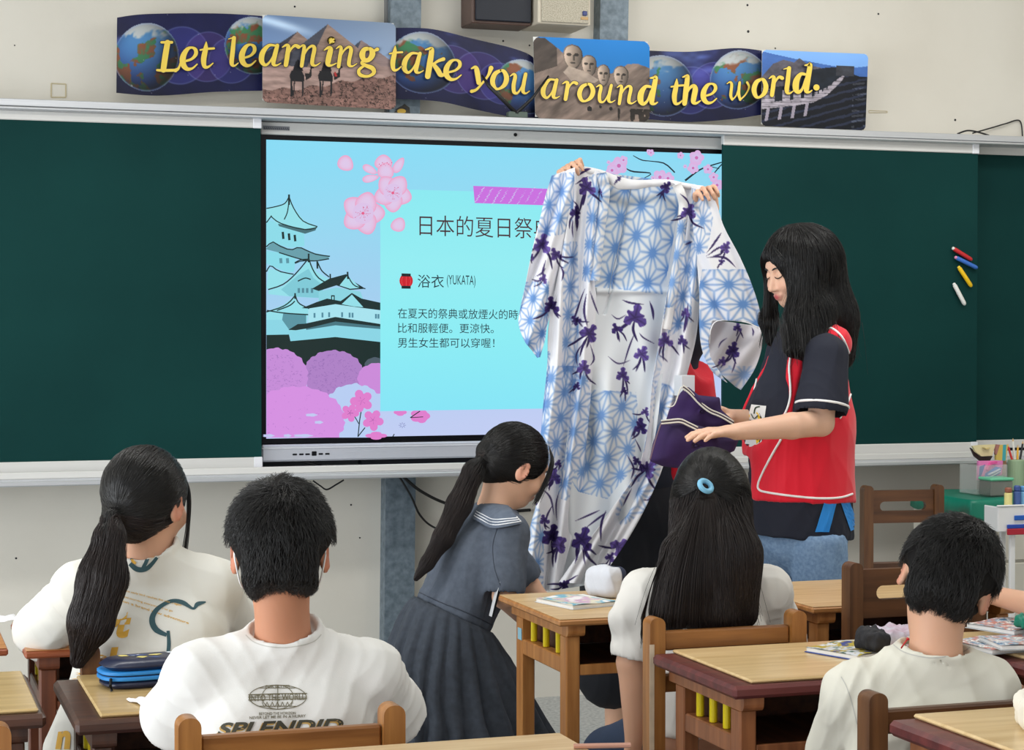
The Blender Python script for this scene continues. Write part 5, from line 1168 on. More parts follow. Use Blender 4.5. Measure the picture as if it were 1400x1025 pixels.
def comb(V, Q, flow, n, steps, step, lift=(.0005, .004), seed=0, sel=None, tip_out=0.0, jitter=.12, rootsink=.004):
    """hair strands that follow a surface: flow(p, normal) gives the direction"""
    r = np.random.default_rng(seed); nn = vnormals(V, Q); bv = BVHTree.FromPolygons(V.tolist(), Q.tolist())
    idx = np.arange(len(V)) if sel is None else np.nonzero(sel(V, nn))[0]
    idx = r.choice(idx, n); out = np.zeros((n, steps, 3)); k = 0
    for i in idx:
        p = Vector(V[i]); nr = Vector(nn[i]); l1 = r.uniform(*lift); pts = []; st = step*r.uniform(.7, 1.2); jv = Vector(r.normal(0, jitter, 3)); ok = True
        for j in range(steps):
            f = j/(steps-1); pts.append(p+nr*(-rootsink*(1-min(1, f*4))+l1*min(1, f*4)+tip_out*f*f*f*r.uniform(.5, 1)))
            d = flow(p, nr)
            if d is None: d = Vector((0, 0, -1))
            d = Vector(d)+jv; d = d-nr*d.dot(nr)
            if d.length < 1e-4: d = Vector((0, 0, -1))
            q = p+d.normalized()*st; h = bv.find_nearest(q)
            if h[0] is None: break
            p = h[0]; nr = (nr*.4+h[1]*.6).normalized()
        while len(pts) < steps: pts.append(pts[-1]+Vector((0, 0, -.001)))
        out[k] = [x[:] for x in pts]; k += 1
    return out
def bvh(V, Q): return BVHTree.FromPolygons(np.asarray(V).tolist(), np.asarray(Q).tolist())
def hit(bv, px, py, off=.0015):
    d = ray(px, py).normalized(); h = bv.ray_cast(CAM, d)
    return None if h[0] is None else h[0]+h[1]*off*(-1 if h[1].dot(d) > 0 else 1)
def piping(name, bv, pts, r, m, parent, n=40, off=.001):
    P = spline(np.array(pts, float), n); L_ = [hit(bv, p[0], p[1], off) for p in P]; runs = []; cur = []
    for q in L_:
        if q is None or (cur and (q-cur[-1]).length > .08):
            if len(cur) > 2: runs.append(cur)
            cur = [] if q is None else [q]
        else: cur.append(q)
    if len(cur) > 2: runs.append(cur)
    mb = MB()
    for c in runs: mb.tube(c, r, 6)
    return mb.build(name, m, parent, smooth=True) if mb.v else None
def print_on(name, bv, V2, F, m, parent, off=.0012, color=None):
    """flat print (pixel outlines) laid on a surface"""
    P = [hit(bv, p[0], p[1], off) for p in V2]; keep = [i for i, p in enumerate(P) if p is not None]; mp_ = {k: j for j, k in enumerate(keep)}
    Fo = [tuple(mp_[i] for i in f) for f in F if all(i in mp_ for i in f) and max((P[f[i]]-P[f[i-1]]).length for i in range(len(f))) < .05]
    if not Fo: return None
    return mk(name, [P[i][:] for i in keep], Fo, m, parent, False)
def text_on(name, bv, s, quad, m, parent, shear=0, bold=0, off=.0012):
    V2, F = text_box(s, quad, shear, bold); return print_on(name, bv, V2, F, m, parent, off)
def line_on(name, bv, lines, m, parent, off=.0013):
    V2 = []; F = []
    for pts, w in lines:
        P = np.array([p[:2] for p in pts], float); ws = np.array([p[2] if len(p) > 2 else w for p in pts], float); Q = spline(np.c_[P, ws], max(6, 5*len(P))); P = Q[:, :2]; ws = Q[:, 2]
        t = np.gradient(P, axis=0); t /= np.linalg.norm(t, axis=1)[:, None]+1e-9; nn = np.c_[-t[:, 1], t[:, 0]]*ws[:, None]/2; n0 = len(V2); m_ = len(P)
        V2 += list(P+nn)+list(P-nn); F += [(n0+i, n0+i+1, n0+m_+i+1, n0+m_+i) for i in range(m_-1)]
    return print_on(name, bv, V2, F, m, parent, off)
def box_field(pts, pad, h): P = np.array([p[:] for p in pts], float); return Fld(P.min(0)-pad, P.max(0)+pad, h)
def seated(name, label, S):
    """a seated child. S: joints in world coordinates and options"""
    g = S.get('g', 1.0); t = thing(name, label, 'person', (S['pelvis'][0], S['pelvis'][1], 0)); H = S['head']; h = S.get('h', .005)
    pts = [S[k] for k in ('pelvis', 'chest', 'neck', 'shL', 'shR', 'elL', 'elR', 'wrL', 'wrR')]+[H.T((0, 0, .11))]+[S[k] for k in ('knL', 'knR')]+[Vector((*S[k][:2], 0.05)) for k in ('knL', 'knR')]
    F = box_field(pts, .14, h)
    sd_ = H_side(S); cb = Vector(S['chest'])+Vector((0, 0, 1)).cross(sd_)*.04; F.u(cap(S['pelvis'], cb, .06*g, .052*g), .02); F.u(cap(cb, Vector(S['neck'])+Vector((0, 0, -.03)), .052*g, .043*g), .02); F.u(cap(Vector(S['neck'])+Vector((0, 0, -.03)), H.T((0, -.02, -.045)), .048*g, .045*g), .02)
    for q in 'LR':
        F.u(cap(Vector(S['neck'])+Vector((0, 0, -.04)), S['sh'+q], .030*g, .030*g), .02); F.u(cap(S['sh'+q], S['el'+q], .034*g, .034*g), .015); F.u(cap(S['el'+q], S['wr'+q], .034*g, .021*g), .012)
        d = Vector(S['wr'+q])-Vector(S['el'+q]); hd = S.get('hd'+q, (d, Vector((0, 0, -1))))
        hand(F, S['wr'+q], hd[0], hd[1], .85*g, (.35, .4, .3), 1 if q == 'L' else -1)
        hip = Vector(S['pelvis'])+H_side(S)*(.075 if q == 'R' else -.075)
        F.u(cap(hip, S['kn'+q], .062*g, .045*g), .03); ft = Vector((S['kn'+q][0], S['kn'+q][1]-.02, .06)); F.u(cap(S['kn'+q], ft, .043*g, .03*g), .01); F.u(cap(ft, ft+Vector((0, .12, -.02)), .03, .025), .01)
    H.build(F, S.get('face', False))
    emit_mesh(F, 'body', M_skin, t, 1, colors=lambda V: skin_col(V, [H], base=S.get('skin', (214, 166, 138)), red=(196, 112, 92)))
    return t
def H_side(S):
    d = Vector(S['shR'])-Vector(S['shL']); d.z = 0; return d.normalized()
def shirt(t, S, m, r_t=(.105, .10), sl=.62, r_s=(.052, .060), r_sh=.048, hem=None, wr=(.0035, (60, 110), 3), crow=.006, cR=.062, cel=.92, coff=(0, 0, 0), cm=.0055, cup=None, h=.005, neckr=.062, name='t_shirt', pads=(), cuts=(), depth=.62, sag=0.02, colors=None, post=None):
    """short-sleeved shirt: torso, shoulders, hollow sleeves, neck opening"""
    A = {k: Vector(S[k]) for k in ('pelvis', 'chest', 'neck', 'shL', 'shR', 'elL', 'elR')}
    hem = Vector(hem) if hem is not None else A['pelvis']
    F = box_field([A['chest'], A['neck'], A['shL'], A['shR'], A['elL'], A['elR'], hem], .17, h); sd = H_side(S)
    fwd = Vector((0, 0, 1)).cross(sd)
    w = (A['shR']-A['shL']).length/2
    for k in (-1, 1):
        F.u(cap(A['chest']+sd*k*w*.42, hem+sd*k*w*.50, r_t[0], r_t[1], (fwd, 1.0)), .05)
    F.u(cap(A['shL'], A['shR'], r_sh, r_sh), .04)
    for k, q in ((-1, 'L'), (1, 'R')):
        F.u(cap(A['neck']+Vector((0, 0, -.022)), A['sh'+q]+Vector((0, 0, .0)), .052, r_sh), .03)
        e = A['sh'+q].lerp(A['el'+q], sl); d = (A['el'+q]-A['sh'+q]).normalized()
        F.u(cap(A['sh'+q], e+Vector((0, 0, -sag)), r_s[0], r_s[1]), .03)
    for p in pads: F.u(p, .03)
    for k, q in ((-1, 'L'), (1, 'R')):
        e = A['sh'+q].lerp(A['el'+q], sl)+Vector((0, 0, -sag)); d = (e-A['sh'+q]).normalized()
        F.s(cap(e+d*(.04), e+d*.16, r_s[1]*.93, r_s[1]*1.4), .004)           # flat-cut sleeve end ...
        F.s(cap(e+d*(-.01), e+d*.12, r_s[1]*.80, r_s[1]*.84), .004)           # ... hollowed out
    up = (Vector(S['head'].T((0, -.02, -.045)))-A['neck']).normalized() if cup is None else Vector(cup).normalized()
    cc = A['neck']+up*crow+Vector(coff); F.u(tor(cc, up, cR, cm, cel), .006)
    F.s(cylp(cc, up, cR-.006, cR-.006, -.010, .10), .003); F.s(cylp(cc, up, cR+.012, cR+.05, .0075, .10), .004)
    for c in cuts: F.s(c, .006)
    F.inter_half(hem+Vector((0, 0, -.0)), (0, 0, -1))
    o, V, Q = emit_mesh(F, name, m, t, 2, wr=wr, colors=colors, post=post); return o, V, Q
def ring(t, name, c, ax, r, rr, m, el=1.0, side=(1, 0, 0), n=36, label=None):
    ax = Vector(ax).normalized(); a = Vector(side); a = (a-ax*a.dot(ax)).normalized(); b = ax.cross(a)
    P = [Vector(c)+(a*math.cos(2*PI*i/n)+b*math.sin(2*PI*i/n)*el)*r for i in range(n+1)]
    return MB().tube(P, rr, 8, cap=False).build(name, m, t, smooth=True, label=label)
def short_hair(t, H, n=5200, seed=1, puff=.012, whorl=(.0, -.05, .09), tip=.012, L=.034, nape=-.072):
    k = H.k; F = Fld(arr(H.c)-.17, arr(H.c)+.17, .004)
    F.u(ell(H.T((0, -.016, .026)), np.array((.073+puff, .092+puff, .086+puff))*k, H.R), .01)
    F.u(ell(H.T((0, -.045, -.030)), np.array((.062+puff*.4, .058+puff*.3, .052))*k, H.R), .02)
    F.s(ell(H.T((0, .095, -.035)), np.array((.075, .075, .085))*k, H.R), .01)
    for q in (-1, 1): F.s(ell(H.T((q*.108, -.025, -.040)), np.array((.045, .090, .052))*k, H.R), .008)
    nrm = H.R @ Vector((0, -.35, -1)); F.inter_half(H.T((0, -.05, nape)), nrm)
    nz = np.random.default_rng(seed)
    o, V, Q = emit_mesh(F, 'hair', M_hcap, t, 2, wr=(.003, (60, 110), seed))
    wv = H.T(whorl)
    def flow(p, nr):
        d = p-wv; s_ = d.cross(nr)*.35
        if d.length < .022: return Vector(nz.normal(0, 1, 3))
        return d.normalized()+s_.normalized()*.5*math.exp(-d.length*18)+Vector((0, 0, -.25))
    def noear(V_, n_):
        l = H.local(V_); return ~((np.abs(l[:, 0]) > .055) & (l[:, 2] < .016) & (l[:, 1] > -.040)) & (l[:, 1] < .085)
    P = comb(V, Q, flow, n, 7, L/6, (.001, .005), seed, tip_out=tip, jitter=.25, sel=noear)
    tl_ = H.local(P.reshape(-1, 3)).reshape(P.shape); P = P[~((np.abs(tl_[..., 0]) > .066) & (tl_[..., 2] < .006)).any(1)]
    strands('hair_strands', P, .00055, .00018, M_hair, t)
    low = lambda V_, n_: (H.local(V_)[:, 2] < nape+.02) & (H.local(V_)[:, 1] < .02)
    P = comb(V, Q, lambda p, nr: H.R @ Vector((0, 0, -1)), 700, 6, .0045, (.0, .002), seed+3, sel=low, jitter=.2)
    P[:, :, :] += np.linspace(0, 1, 6)[None, :, None]*np.array(H.R @ Vector((0, .004, -.012)))[None, None, :]
    strands('nape_hair', P, .0004, .0001, M_hair, t)
    return V, Q
def tail_field(F, P, rs, flat=None, k=.012):
    for i in range(len(P)-1): F.u(cap(P[i], P[i+1], rs[i], rs[i+1], flat), k)
def tail_flow(P):
    P = [Vector(p) for p in P]
    def f(p):
        best = None
        for i in range(len(P)-1):
            a, b = P[i], P[i+1]; ab = b-a; t_ = max(0, min(1, (p-a).dot(ab)/ab.length_squared)); d = (p-(a+ab*t_)).length
            if best is None or d < best[0]: best = (d, ab.normalized(), i+t_)
        return best
    return f
M_tee = mat('white_cotton', (228, 227, 224), 0.85, noise=0.03, nscale=8, bump=.05, bscale=400)
M_cream = mat('cream_cotton', (226, 223, 210), 0.85, noise=0.03, nscale=8, bump=.05, bscale=400)
M_ink = mat('olive_grey_ink', (112, 106, 84), 0.8); M_teal = mat('teal_ink', (52, 84, 92), 0.8); M_goldink = mat('ochre_ink', (222, 172, 70), 0.8)
M_trous = mat('dark_blue_denim', (38, 56, 84), 0.85, noise=.25, nscale=12, bump=.1, bscale=200)
def trousers(t, S, m, g=1.0, h=.008, name='trousers'):
    pts = [S['pelvis'], S['knL'], S['knR'], Vector((*S['knL'][:2], .05)), Vector((*S['knR'][:2], .05))]; F = box_field(pts, .14, h); sd = H_side(S)
    for q in 'LR':
        hip = Vector(S['pelvis'])+sd*(.075 if q == 'R' else -.075); F.u(cap(hip, S['kn'+q], .088*g, .068*g), .04)
        ft = Vector((S['kn'+q][0], S['kn'+q][1]-.02, .14)); F.u(cap(S['kn'+q], ft, .064*g, .055*g), .02)
    F.u(ell(S['pelvis'], (.15, .11, .10)), .04); F.s(cap(Vector(S['pelvis'])+Vector((0, 0, .08)), Vector(S['pelvis'])+Vector((0, 0, .3)), .2, .2), .01)
    emit_mesh(F, name, m, t, 2, wr=(.004, (22, 44), 8))
def scrunchie(t, c, ax, r, rr, m, label=None): return ring(t, 'hair_tie', c, ax, r, rr, m, label=label)
# ---------------------------------------------------------------- boy with the mask straps
Yb = 3.215; H = Head(at(383, 752, Yb), (.20, .975, -.06), k=.97)
S = dict(head=H, pelvis=Vector((.60, 3.19, .50)), chest=at(386, 985, 3.22), neck=at(388, 864, 3.225), shL=at(272, 924, 3.235), shR=at(503, 921, 3.225), elL=at(232, 985, 3.40), elR=at(545, 975, 3.37),
         wrL=at(285, 965, 3.60), wrR=at(500, 960, 3.58), knL=Vector((.50, 3.58, .47)), knR=Vector((.72, 3.58, .47)), h=.0055, skin=(196, 138, 108))
B = seated('person', 'short-haired child seen from behind, globe print on white shirt, mask straps over the ears', S)
o, V, Q = shirt(B, S, M_tee, r_t=(.095, .10), r_s=(.052, .064), sl=.72, sag=.015, wr=(.0050, (48, 85), 5)); bv = bvh(V, Q)

trousers(B, S, M_trous)
HV, HQ = short_hair(B, H, 9000, 11, puff=.015, tip=.008, L=.034, nape=-.066)
for q in (-1, 1):
    mb = MB().tube(spline([arr(H.T((q*.070, -.020, .018))), arr(H.T((q*.078, -.032, .000))), arr(H.T((q*.074, -.030, -.030))), arr(H.T((q*.066, .000, -.062))), arr(H.T((q*.05, .04, -.07)))], 20), .0016, 6)
    mb.build('mask_strap', mat('mask_elastic', (240, 240, 240), .6), B, smooth=True)
# mask itself, on the hidden side of the face
F = Fld(arr(H.c)-.15, arr(H.c)+.15, .005); F.u(ell(H.T((0, .045, -.048)), np.array((.064, .066, .052))*.97, H.R)); F.inter_half(H.T((0, .032, 0)), H.R @ Vector((0, -1, 0))); F.s(ell(H.T((0, .036, -.045)), np.array((.058, .060, .050)), H.R), .003)
emit_mesh(F, 'face_mask', mat('mask_cloth', (232, 238, 240), .7), B, 1)
M_seam = mat('shirt_seam', (196, 194, 188), .9)
line_on('collar_seam', bv, [([(336, 868), (346, 877), (364, 883), (388, 885), (412, 882), (430, 876), (439, 867)], 1.3)], M_seam, B, off=.0006)
L_ = []
cx, cy, rx, ry = 379.5, 953, 40, 16.5
for f in (-1, -.55, 0, .55, 1): L_.append(([(cx+rx*f*.98*math.cos(a)*1.0, cy+ry*math.sin(a)) for a in np.linspace(-PI/2, PI/2, 9)] if f else [(cx, cy-ry), (cx, cy+ry)], 1.0))
for f in (-.75, 0, .75): L_.append(([(cx-rx*math.sqrt(1-f*f), cy+ry*f), (cx, cy+ry*f), (cx+rx*math.sqrt(1-f*f), cy+ry*f)], .9))
L_.append(([(cx-rx, cy-3), (cx, cy-4.5), (cx+rx, cy-5)], 1.3)); L_.append(([(cx-rx, cy+4), (cx, cy+3), (cx+rx, cy+2)], 1.3))
for i in range(6): L_.append(([(358+i*7, 960), (361.5+i*7, 966), (365+i*7, 959.5)], .9))
line_on('globe_print', bv, L_, M_ink, B)
text_on('shirt_lettering', bv, 'FOR BETTER', [(363, 936.8), (396.5, 936.2), (396.5, 939.8), (363, 940.4)], M_ink, B, bold=.01)
text_on('shirt_lettering', bv, 'INTO THE WORLD', [(341, 950.5), (419, 947.5), (419, 956.5), (341, 959)], M_ink, B, bold=.01)
text_on('shirt_lettering', bv, 'BEYOND THE HORIZON', [(354, 973.8), (404, 972.6), (404, 976.2), (354, 977.6)], M_ink, B, bold=.01)
text_on('shirt_lettering', bv, 'NEVER LET ME BE IN A HURRY', [(341, 979.2), (418, 976.4), (418, 980.2), (341, 983)], M_ink, B, bold=.01)
text_on('shirt_lettering', bv, 'SPLENDID', [(295, 990), (467, 983.5), (467, 1002), (295, 1008)], mat('ochre_shadow', (196, 160, 92), .8), B, bold=.03, shear=.3, off=.0011)
text_on('shirt_lettering', bv, 'SPLENDID', [(297, 988), (469, 981.5), (469, 1000), (297, 1006)], mat('dark_olive_ink', (70, 68, 56), .8), B, bold=.03, shear=.3, off=.0016)
# ---------------------------------------------------------------- girl in the middle with long hair
Yg = 4.09; H = Head(at(972, 681, Yg), (.42, .905, -.08), k=.97)
S = dict(head=H, pelvis=Vector((1.83, 4.00, .50)), chest=at(968, 880, 4.04), neck=at(970, 775, 4.08), shL=at(884, 812, 4.08), shR=at(1048, 806, 4.06), elL=at(864, 905, 4.07), elR=at(1082, 892, 4.22),
         wrL=at(867, 1012, 4.06), wrR=at(1010, 860, 4.38), knL=at(835, 1032, 4.28), knR=Vector((1.95, 4.42, .46)), h=.0055)
G4 = seated('person', 'long-haired child seen from behind with a light blue hair tie and a white shirt', S)
o, V, Q = shirt(G4, S, mat('offwhite_cotton', (228, 225, 220), .85, noise=.03, bump=.05, bscale=400), r_t=(.088, .09), r_s=(.048, .062), sl=.62, sag=.03, wr=(.0045, (55, 95), 9), pads=[cap(at(862, 835, 4.07), at(850, 846, 4.07), .040, .032)])
trousers(G4, S, M_trous)
k = H.k; F = Fld((1.45, 3.78, .70), (2.15, 4.32, 1.25), .0045)
F.u(ell(H.T((0, -.014, .026)), np.array((.083, .101, .094))*k, H.R))
hp = lambda x, y, Y=3.965: at(x, y, Y)
F.u(cap(hp(972, 688, 4.04), hp(972, 760, 3.99), .090, .092, ((.42, .9, 0), 1.5)), .03); F.u(cap(hp(935, 760), hp(915, 835, 3.95), .050, .040, ((.42, .9, 0), 1.4)), .04); F.u(cap(hp(975, 760), hp(972, 838, 3.945), .07, .055, ((.42, .9, 0), 1.5)), .05); F.u(cap(hp(1008, 760), hp(1015, 838, 3.95), .045, .030, ((.42, .9, 0), 1.4)), .04)
F.s(ell(H.T((0, .09, -.03)), np.array((.082, .085, .085))*k, H.R), .01)
for q in (-1, 1): F.s(ell(H.T((q*.094, .0, -.024)), np.array((.018, .024, .030))*k, H.R), .006)
o, HV, HQ = emit_mesh(F, 'hair', M_hcap, G4, 2, wr=(.002, (70, 140), 4))
tie = hit(bvh(HV, HQ), 963, 662, .004); tail = [tie, tie+Vector((0.0, -.018, -.05)), at(965, 760, 3.93), at(962, 850, 3.92)]
def flow(p, nr):
    if flow.up:
        d = tie-p; L = d.length; return (d.normalized()+Vector((0, 0, -.05))) if L > .012 else Vector((0, 0, -1))
    return Vector(((p.x-tie.x)*.25, 0, -1))
flow.up = True; P = comb(HV, HQ, flow, 6500, 9, .012, (.0005, .003), 21, sel=lambda V_, n_: V_[:, 2] > tie.z-.035+.03*np.sin(V_[:, 0]*90), jitter=.03); strands('hair_strands', P, .0005, .0003, M_hair, G4)
flow.up = False; P = comb(HV, HQ, flow, 6500, 12, .020, (.0005, .006), 22, sel=lambda V_, n_: (V_[:, 2] < tie.z) & (V_[:, 2] > .86), jitter=.06); strands('hair_strands', P, .0006, .0003, M_hairb, G4)
r_ = np.random.default_rng(5)
TP = []
for i in range(900):
    a = r_.normal(0, 1, 2); w_ = r_.random(); pr = [arr(tie)+np.array((a[0]*.004, -.006, a[1]*.003)), arr(tie)+np.array((a[0]*.010, -.018, -.03)), arr(hp(965, 735, 3.93))+np.array((a[0]*.026, a[1]*.005, 0)), arr(hp(965, 790, 3.915))+np.array((a[0]*.04, a[1]*.006, 0)), arr(hp(966, 842+18*w_, 3.92))+np.array((a[0]*.05, a[1]*.006, 0))]
    TP.append(spline(pr, 12))
strands('tail_strands', np.array(TP), .0006, .0003, M_hairb, G4)
TP = []
for i in range(70):
    a = r_.normal(0, 1, 2); TP.append(spline([arr(hp(918, 735, 3.98))+a[0]*.006, arr(hp(898, 780, 3.96))+a[0]*.006, arr(hp(882, 830, 3.95))+a[1]*.005, arr(hp(877, 868+a[1]*8, 3.95))+a[0]*.003], 12))
strands('loose_lock', np.array(TP), .0006, .0003, M_hairb, G4)
ring(G4, 'hair_tie', tie+Vector((-.003, -.016, -.003)), (.2, -.6, .45), .0155, .0062, mat('sky_blue_elastic', (126, 190, 224), .6), el=.9, label='light blue hair tie')
# ---------------------------------------------------------------- boy on the right
Yr = 3.08
v_up = (RT*.42+UP*.80-FW*(-.42)).normalized(); v_fw = (FW*.85-UP*.50+RT*.10)
H = Head(at(1293, 799, Yr+.02), v_fw, v_up, k=.98)
S = dict(head=H, pelvis=Vector((1.80, 2.98, .50)), chest=at(1262, 1000, 3.05), neck=at(1278, 884, 3.065), shL=at(1168, 948, 3.09), shR=at(1350, 940, 3.05), elL=at(1140, 1040, 3.24), elR=at(1380, 1020, 3.22),
         wrL=at(1175, 965, 3.50), wrR=at(1372, 945, 3.44), knL=Vector((1.72, 3.42, .46)), knR=Vector((1.92, 3.42, .46)), h=.0055)
B5 = seated('person', 'short-haired child bending the head at the right, cream shirt and red cord at the neck', S)
o, V, Q = shirt(B5, S, M_cream, r_t=(.088, .095), r_s=(.050, .060), sl=.85, sag=.0, wr=(.0055, (42, 80), 17), cR=.066, crow=-.004, cup=(.04, -.12, 1))

trousers(B5, S, M_trous)
short_hair(B5, H, 9000, 31, puff=.015, whorl=(.005, -.062, .085), tip=.008, L=.040, nape=-.078)
bv = bvh(V, Q); nk = S['neck']
line_on('collar_seam', bv, [([(1220, 880), (1233, 890), (1252, 896), (1275, 899), (1300, 896), (1319, 890), (1332, 880)], 1.4)], M_seam, B5, off=.0009)['kind'] = 'stuff'
line_on('shoulder_seam', bv, [([(1150, 925), (1158, 940), (1166, 965), (1172, 990)], 1.3)], M_seam, B5, off=.0006)
MB().tube([at(1232, 886, 2.99), at(1236, 880, 2.985), at(1241, 873, 2.985)], .0014, 6).build('red_cord', mat('red_cord', (196, 30, 34), .5), B5, smooth=True); MB().tube([at(1240.5, 874, 2.985), at(1242, 872.5, 2.985)], .003, 8).build('cord_knot', MATS['red_cord'], B5, smooth=True)
# ---------------------------------------------------------------- ponytail girl at the left
Yl = 4.07; H = Head(at(201, 687, Yl), (.62, .78, -.10), k=.98)
S = dict(head=H, pelvis=Vector((.595, 4.05, .50)), chest=at(215, 865, 4.050), neck=at(203, 752, 4.070), shL=at(108, 806, 4.110), shR=at(292, 800, 4.050), elL=at(52, 862, 4.400), elR=at(325, 868, 4.190),
         wrL=at(150, 840, 4.570), wrR=at(270, 845, 4.470), knL=Vector((.51, 4.47, .47)), knR=Vector((.71, 4.47, .47)), h=.0055, face=True)
G1 = seated('person', 'child with a low ponytail at the left, white shirt with gold and teal print', S)
HM = Vector((.54, 4.02, .42))
o, V, Q = shirt(G1, S, mat('ivory_cotton', (226, 224, 216), .85, noise=.03, bump=.05, bscale=400), r_t=(.092, .112), r_s=(.050, .068), sl=.86, sag=.012, wr=(.0050, (32, 60), 29), hem=HM, pads=[cap(at(150, 900, 4.09), at(112, 1030, 4.07), .06, .08), cap(at(235, 900, 4.08), at(250, 1030, 4.08), .08, .085)])
bv = bvh(V, Q); trousers(G1, S, M_trous)
F = Fld(arr(H.c)-np.array((.2, .2, .45)), arr(H.c)+.17, .0045)
F.u(ell(H.T((0, -.014, .026)), np.array((.084, .102, .095))*H.k, H.R)); F.u(ell(H.T((0, -.06, -.035)), np.array((.055, .045, .045))*H.k, H.R), .02)
F.s(ell(H.T((0, .115, -.040)), np.array((.080, .085, .085))*H.k, H.R), .01)
for q in (-1, 1): F.s(ell(H.T((q*.096, .014, -.030)), np.array((.028, .034, .040))*H.k, H.R), .006)
tie = at(153, 707, 3.975); tl = [tie, at(150, 735, 3.955), at(141, 790, 3.940), at(124, 850, 3.935), at(107, 903, 3.940)]
tail_field(F, [H.T((-.01, -.09, -.035)), tie], [.035, .013], k=.02); tail_field(F, tl, [.013, .026, .044, .040, .010], ((.3, 1, 0), 1.5))
o, HV, HQ = emit_mesh(F, 'hair', M_hcap, G1, 2, wr=(.002, (70, 140), 14)); tf = tail_flow(tl)
def flow(p, nr):
    if (p-H.c).length < .128: d = tie-p; return d.normalized() if d.length > .014 else Vector((0, 0, -1))
    return tf(p)[1]
P = comb(HV, HQ, flow, 5500, 9, .013, (.0005, .003), 41, sel=lambda V_, n_: np.linalg.norm(V_-arr(H.c), axis=1) < .128, jitter=.04); strands('hair_strands', P, .00055, .0003, M_hair, G1)
P = comb(HV, HQ, flow, 3600, 12, .018, (.0005, .007), 42, sel=lambda V_, n_: V_[:, 2] < tie.z, jitter=.06); strands('tail_strands', P, .0006, .0003, M_hairb, G1)
TP = []
for i in range(60):
    a = r_.normal(0, 1, 3); TP.append(spline([arr(H.T((.052, .055, .070))), arr(H.T((.071, .052, .02)))+a*.002, arr(H.T((.070, .056, -.05)))+a*.002, arr(H.T((.064, .056, -.115)))+a*.003], 12))
strands('side_lock', np.array(TP), .0006, .0003, M_hair, G1)
ring(G1, 'hair_tie', tie, tl[1]-tl[0], .0125, .004, M_black, label='black hair tie')
line_on('teal_brush_print', bv, [([(281, 823, 2), (270, 826, 6), (264, 832, 3), (250, 824, 6), (234, 822, 5), (216, 832, 6), (208, 846, 8), (213, 860, 8), (228, 868, 5)], 5), ([(230, 862, 4), (231, 880, 5), (229, 900, 5)], 5)], M_teal, G1)
line_on('teal_emblem_print', bv, [([(176, 752, 4), (186, 748, 5), (200, 749, 6), (212, 753, 4)], 5), ([(178, 770, 6), (188, 778, 7), (202, 776, 6), (216, 760, 4)], 5), ([(184, 750, 4), (180, 766, 4)], 4), ([(206, 752, 3), (200, 768, 5), (193, 780, 4)], 4)], M_teal, G1)['kind'] = 'stuff'
line_on('gold_emblem_print', bv, [([(183, 756, 3), (181, 766, 4), (186, 770, 3)], 3), ([(193, 751, 4), (199, 756, 4), (195, 764, 3)], 3), ([(203, 752, 3), (211, 757, 4), (204, 764, 3)], 3)], M_goldink, G1)['kind'] = 'stuff'
for i, (s_, q) in enumerate((('the early bird catches the worm again', [(171, 806), (248, 826), (248, 829.5), (171, 809.5)]), ('good morning everyone let us go', [(165, 813), (236, 834), (236, 837.5), (165, 816.5)]), ('on a brand new adventure', [(168, 820), (258, 850), (258, 853.5), (168, 823.5)]))):
    text_on('gold_lettering', bv, s_, q, M_goldink, G1, bold=.01)
text_on('gold_lettering', bv, 'rt', [(141, 840), (180, 836), (178, 872), (138, 872)], M_goldink, G1, bold=.05, shear=.2)
text_on('gold_lettering', bv, 'gol', [(92, 890), (162, 884), (160, 920), (90, 930)], M_goldink, G1, bold=.04, shear=.1)
text_on('gold_lettering', bv, 'n', [(78, 1000), (97, 998), (97, 1024), (76, 1024)], M_goldink, G1, bold=.05, shear=.1)
# ---------------------------------------------------------------- child mostly outside the frame at the right
H = Head((2.78, 3.18, 1.08), (-.25, .95, -.1), k=.97)
S = dict(head=H, pelvis=Vector((2.70, 3.10, .50)), chest=Vector((2.72, 3.12, .72)), neck=Vector((2.75, 3.15, .92)), shL=Vector((2.60, 3.18, .87)), shR=Vector((2.90, 3.14, .87)), elL=at(1455, 838, 3.62), elR=Vector((2.98, 3.45, .78)),
         wrL=at(1352, 812, 3.86), wrR=Vector((2.80, 3.6, .78)), knL=Vector((2.6, 3.5, .46)), knR=Vector((2.8, 3.5, .46)), h=.006)
B8 = seated('person', 'child at the right edge of whom only a bare forearm shows', S)
shirt(B8, S, M_tee, sl=.5, h=.008); trousers(B8, S, M_trous); short_hair(B8, H, 1500, 51)
# ================================================================ crouching girl in the grey sailor dress
M_grey = mat('grey_uniform_cloth', (86, 94, 108), 0.9, color2=(76, 84, 97), nscale=60, bump=.08, bscale=500)
Yc = 5.15
def c_(px, py, dy=0): return at(px, py, Yc+dy)
H = Head(c_(703, 637), (.93, .16, -.42), (.33, .0, .95), k=.99)
t = thing('person', 'crouching person in a grey sailor-collar dress with a long low ponytail', 'person', (c_(630, 900).x, Yc, 0)); G3 = t
neck = c_(676, 697, .0); ch = c_(655, 765); hips = c_(612, 885, .03); shN = c_(697, 728, -.13); shF = c_(668, 718, .15)
eln = c_(690, 815, -.16); wrn = c_(735, 862, -.02); elf = c_(722, 800, .16); wrf = c_(765, 850, .10)
F = Fld((c_(500, 600).x, 4.85, .05), (c_(775, 600).x+.03, 5.5, 1.30), .005)
F.u(cap(hips, ch, .08, .075), .03); F.u(cap(ch, neck, .07, .045), .03); F.u(cap(neck, H.T((0, -.025, -.045)), .046, .046), .025)
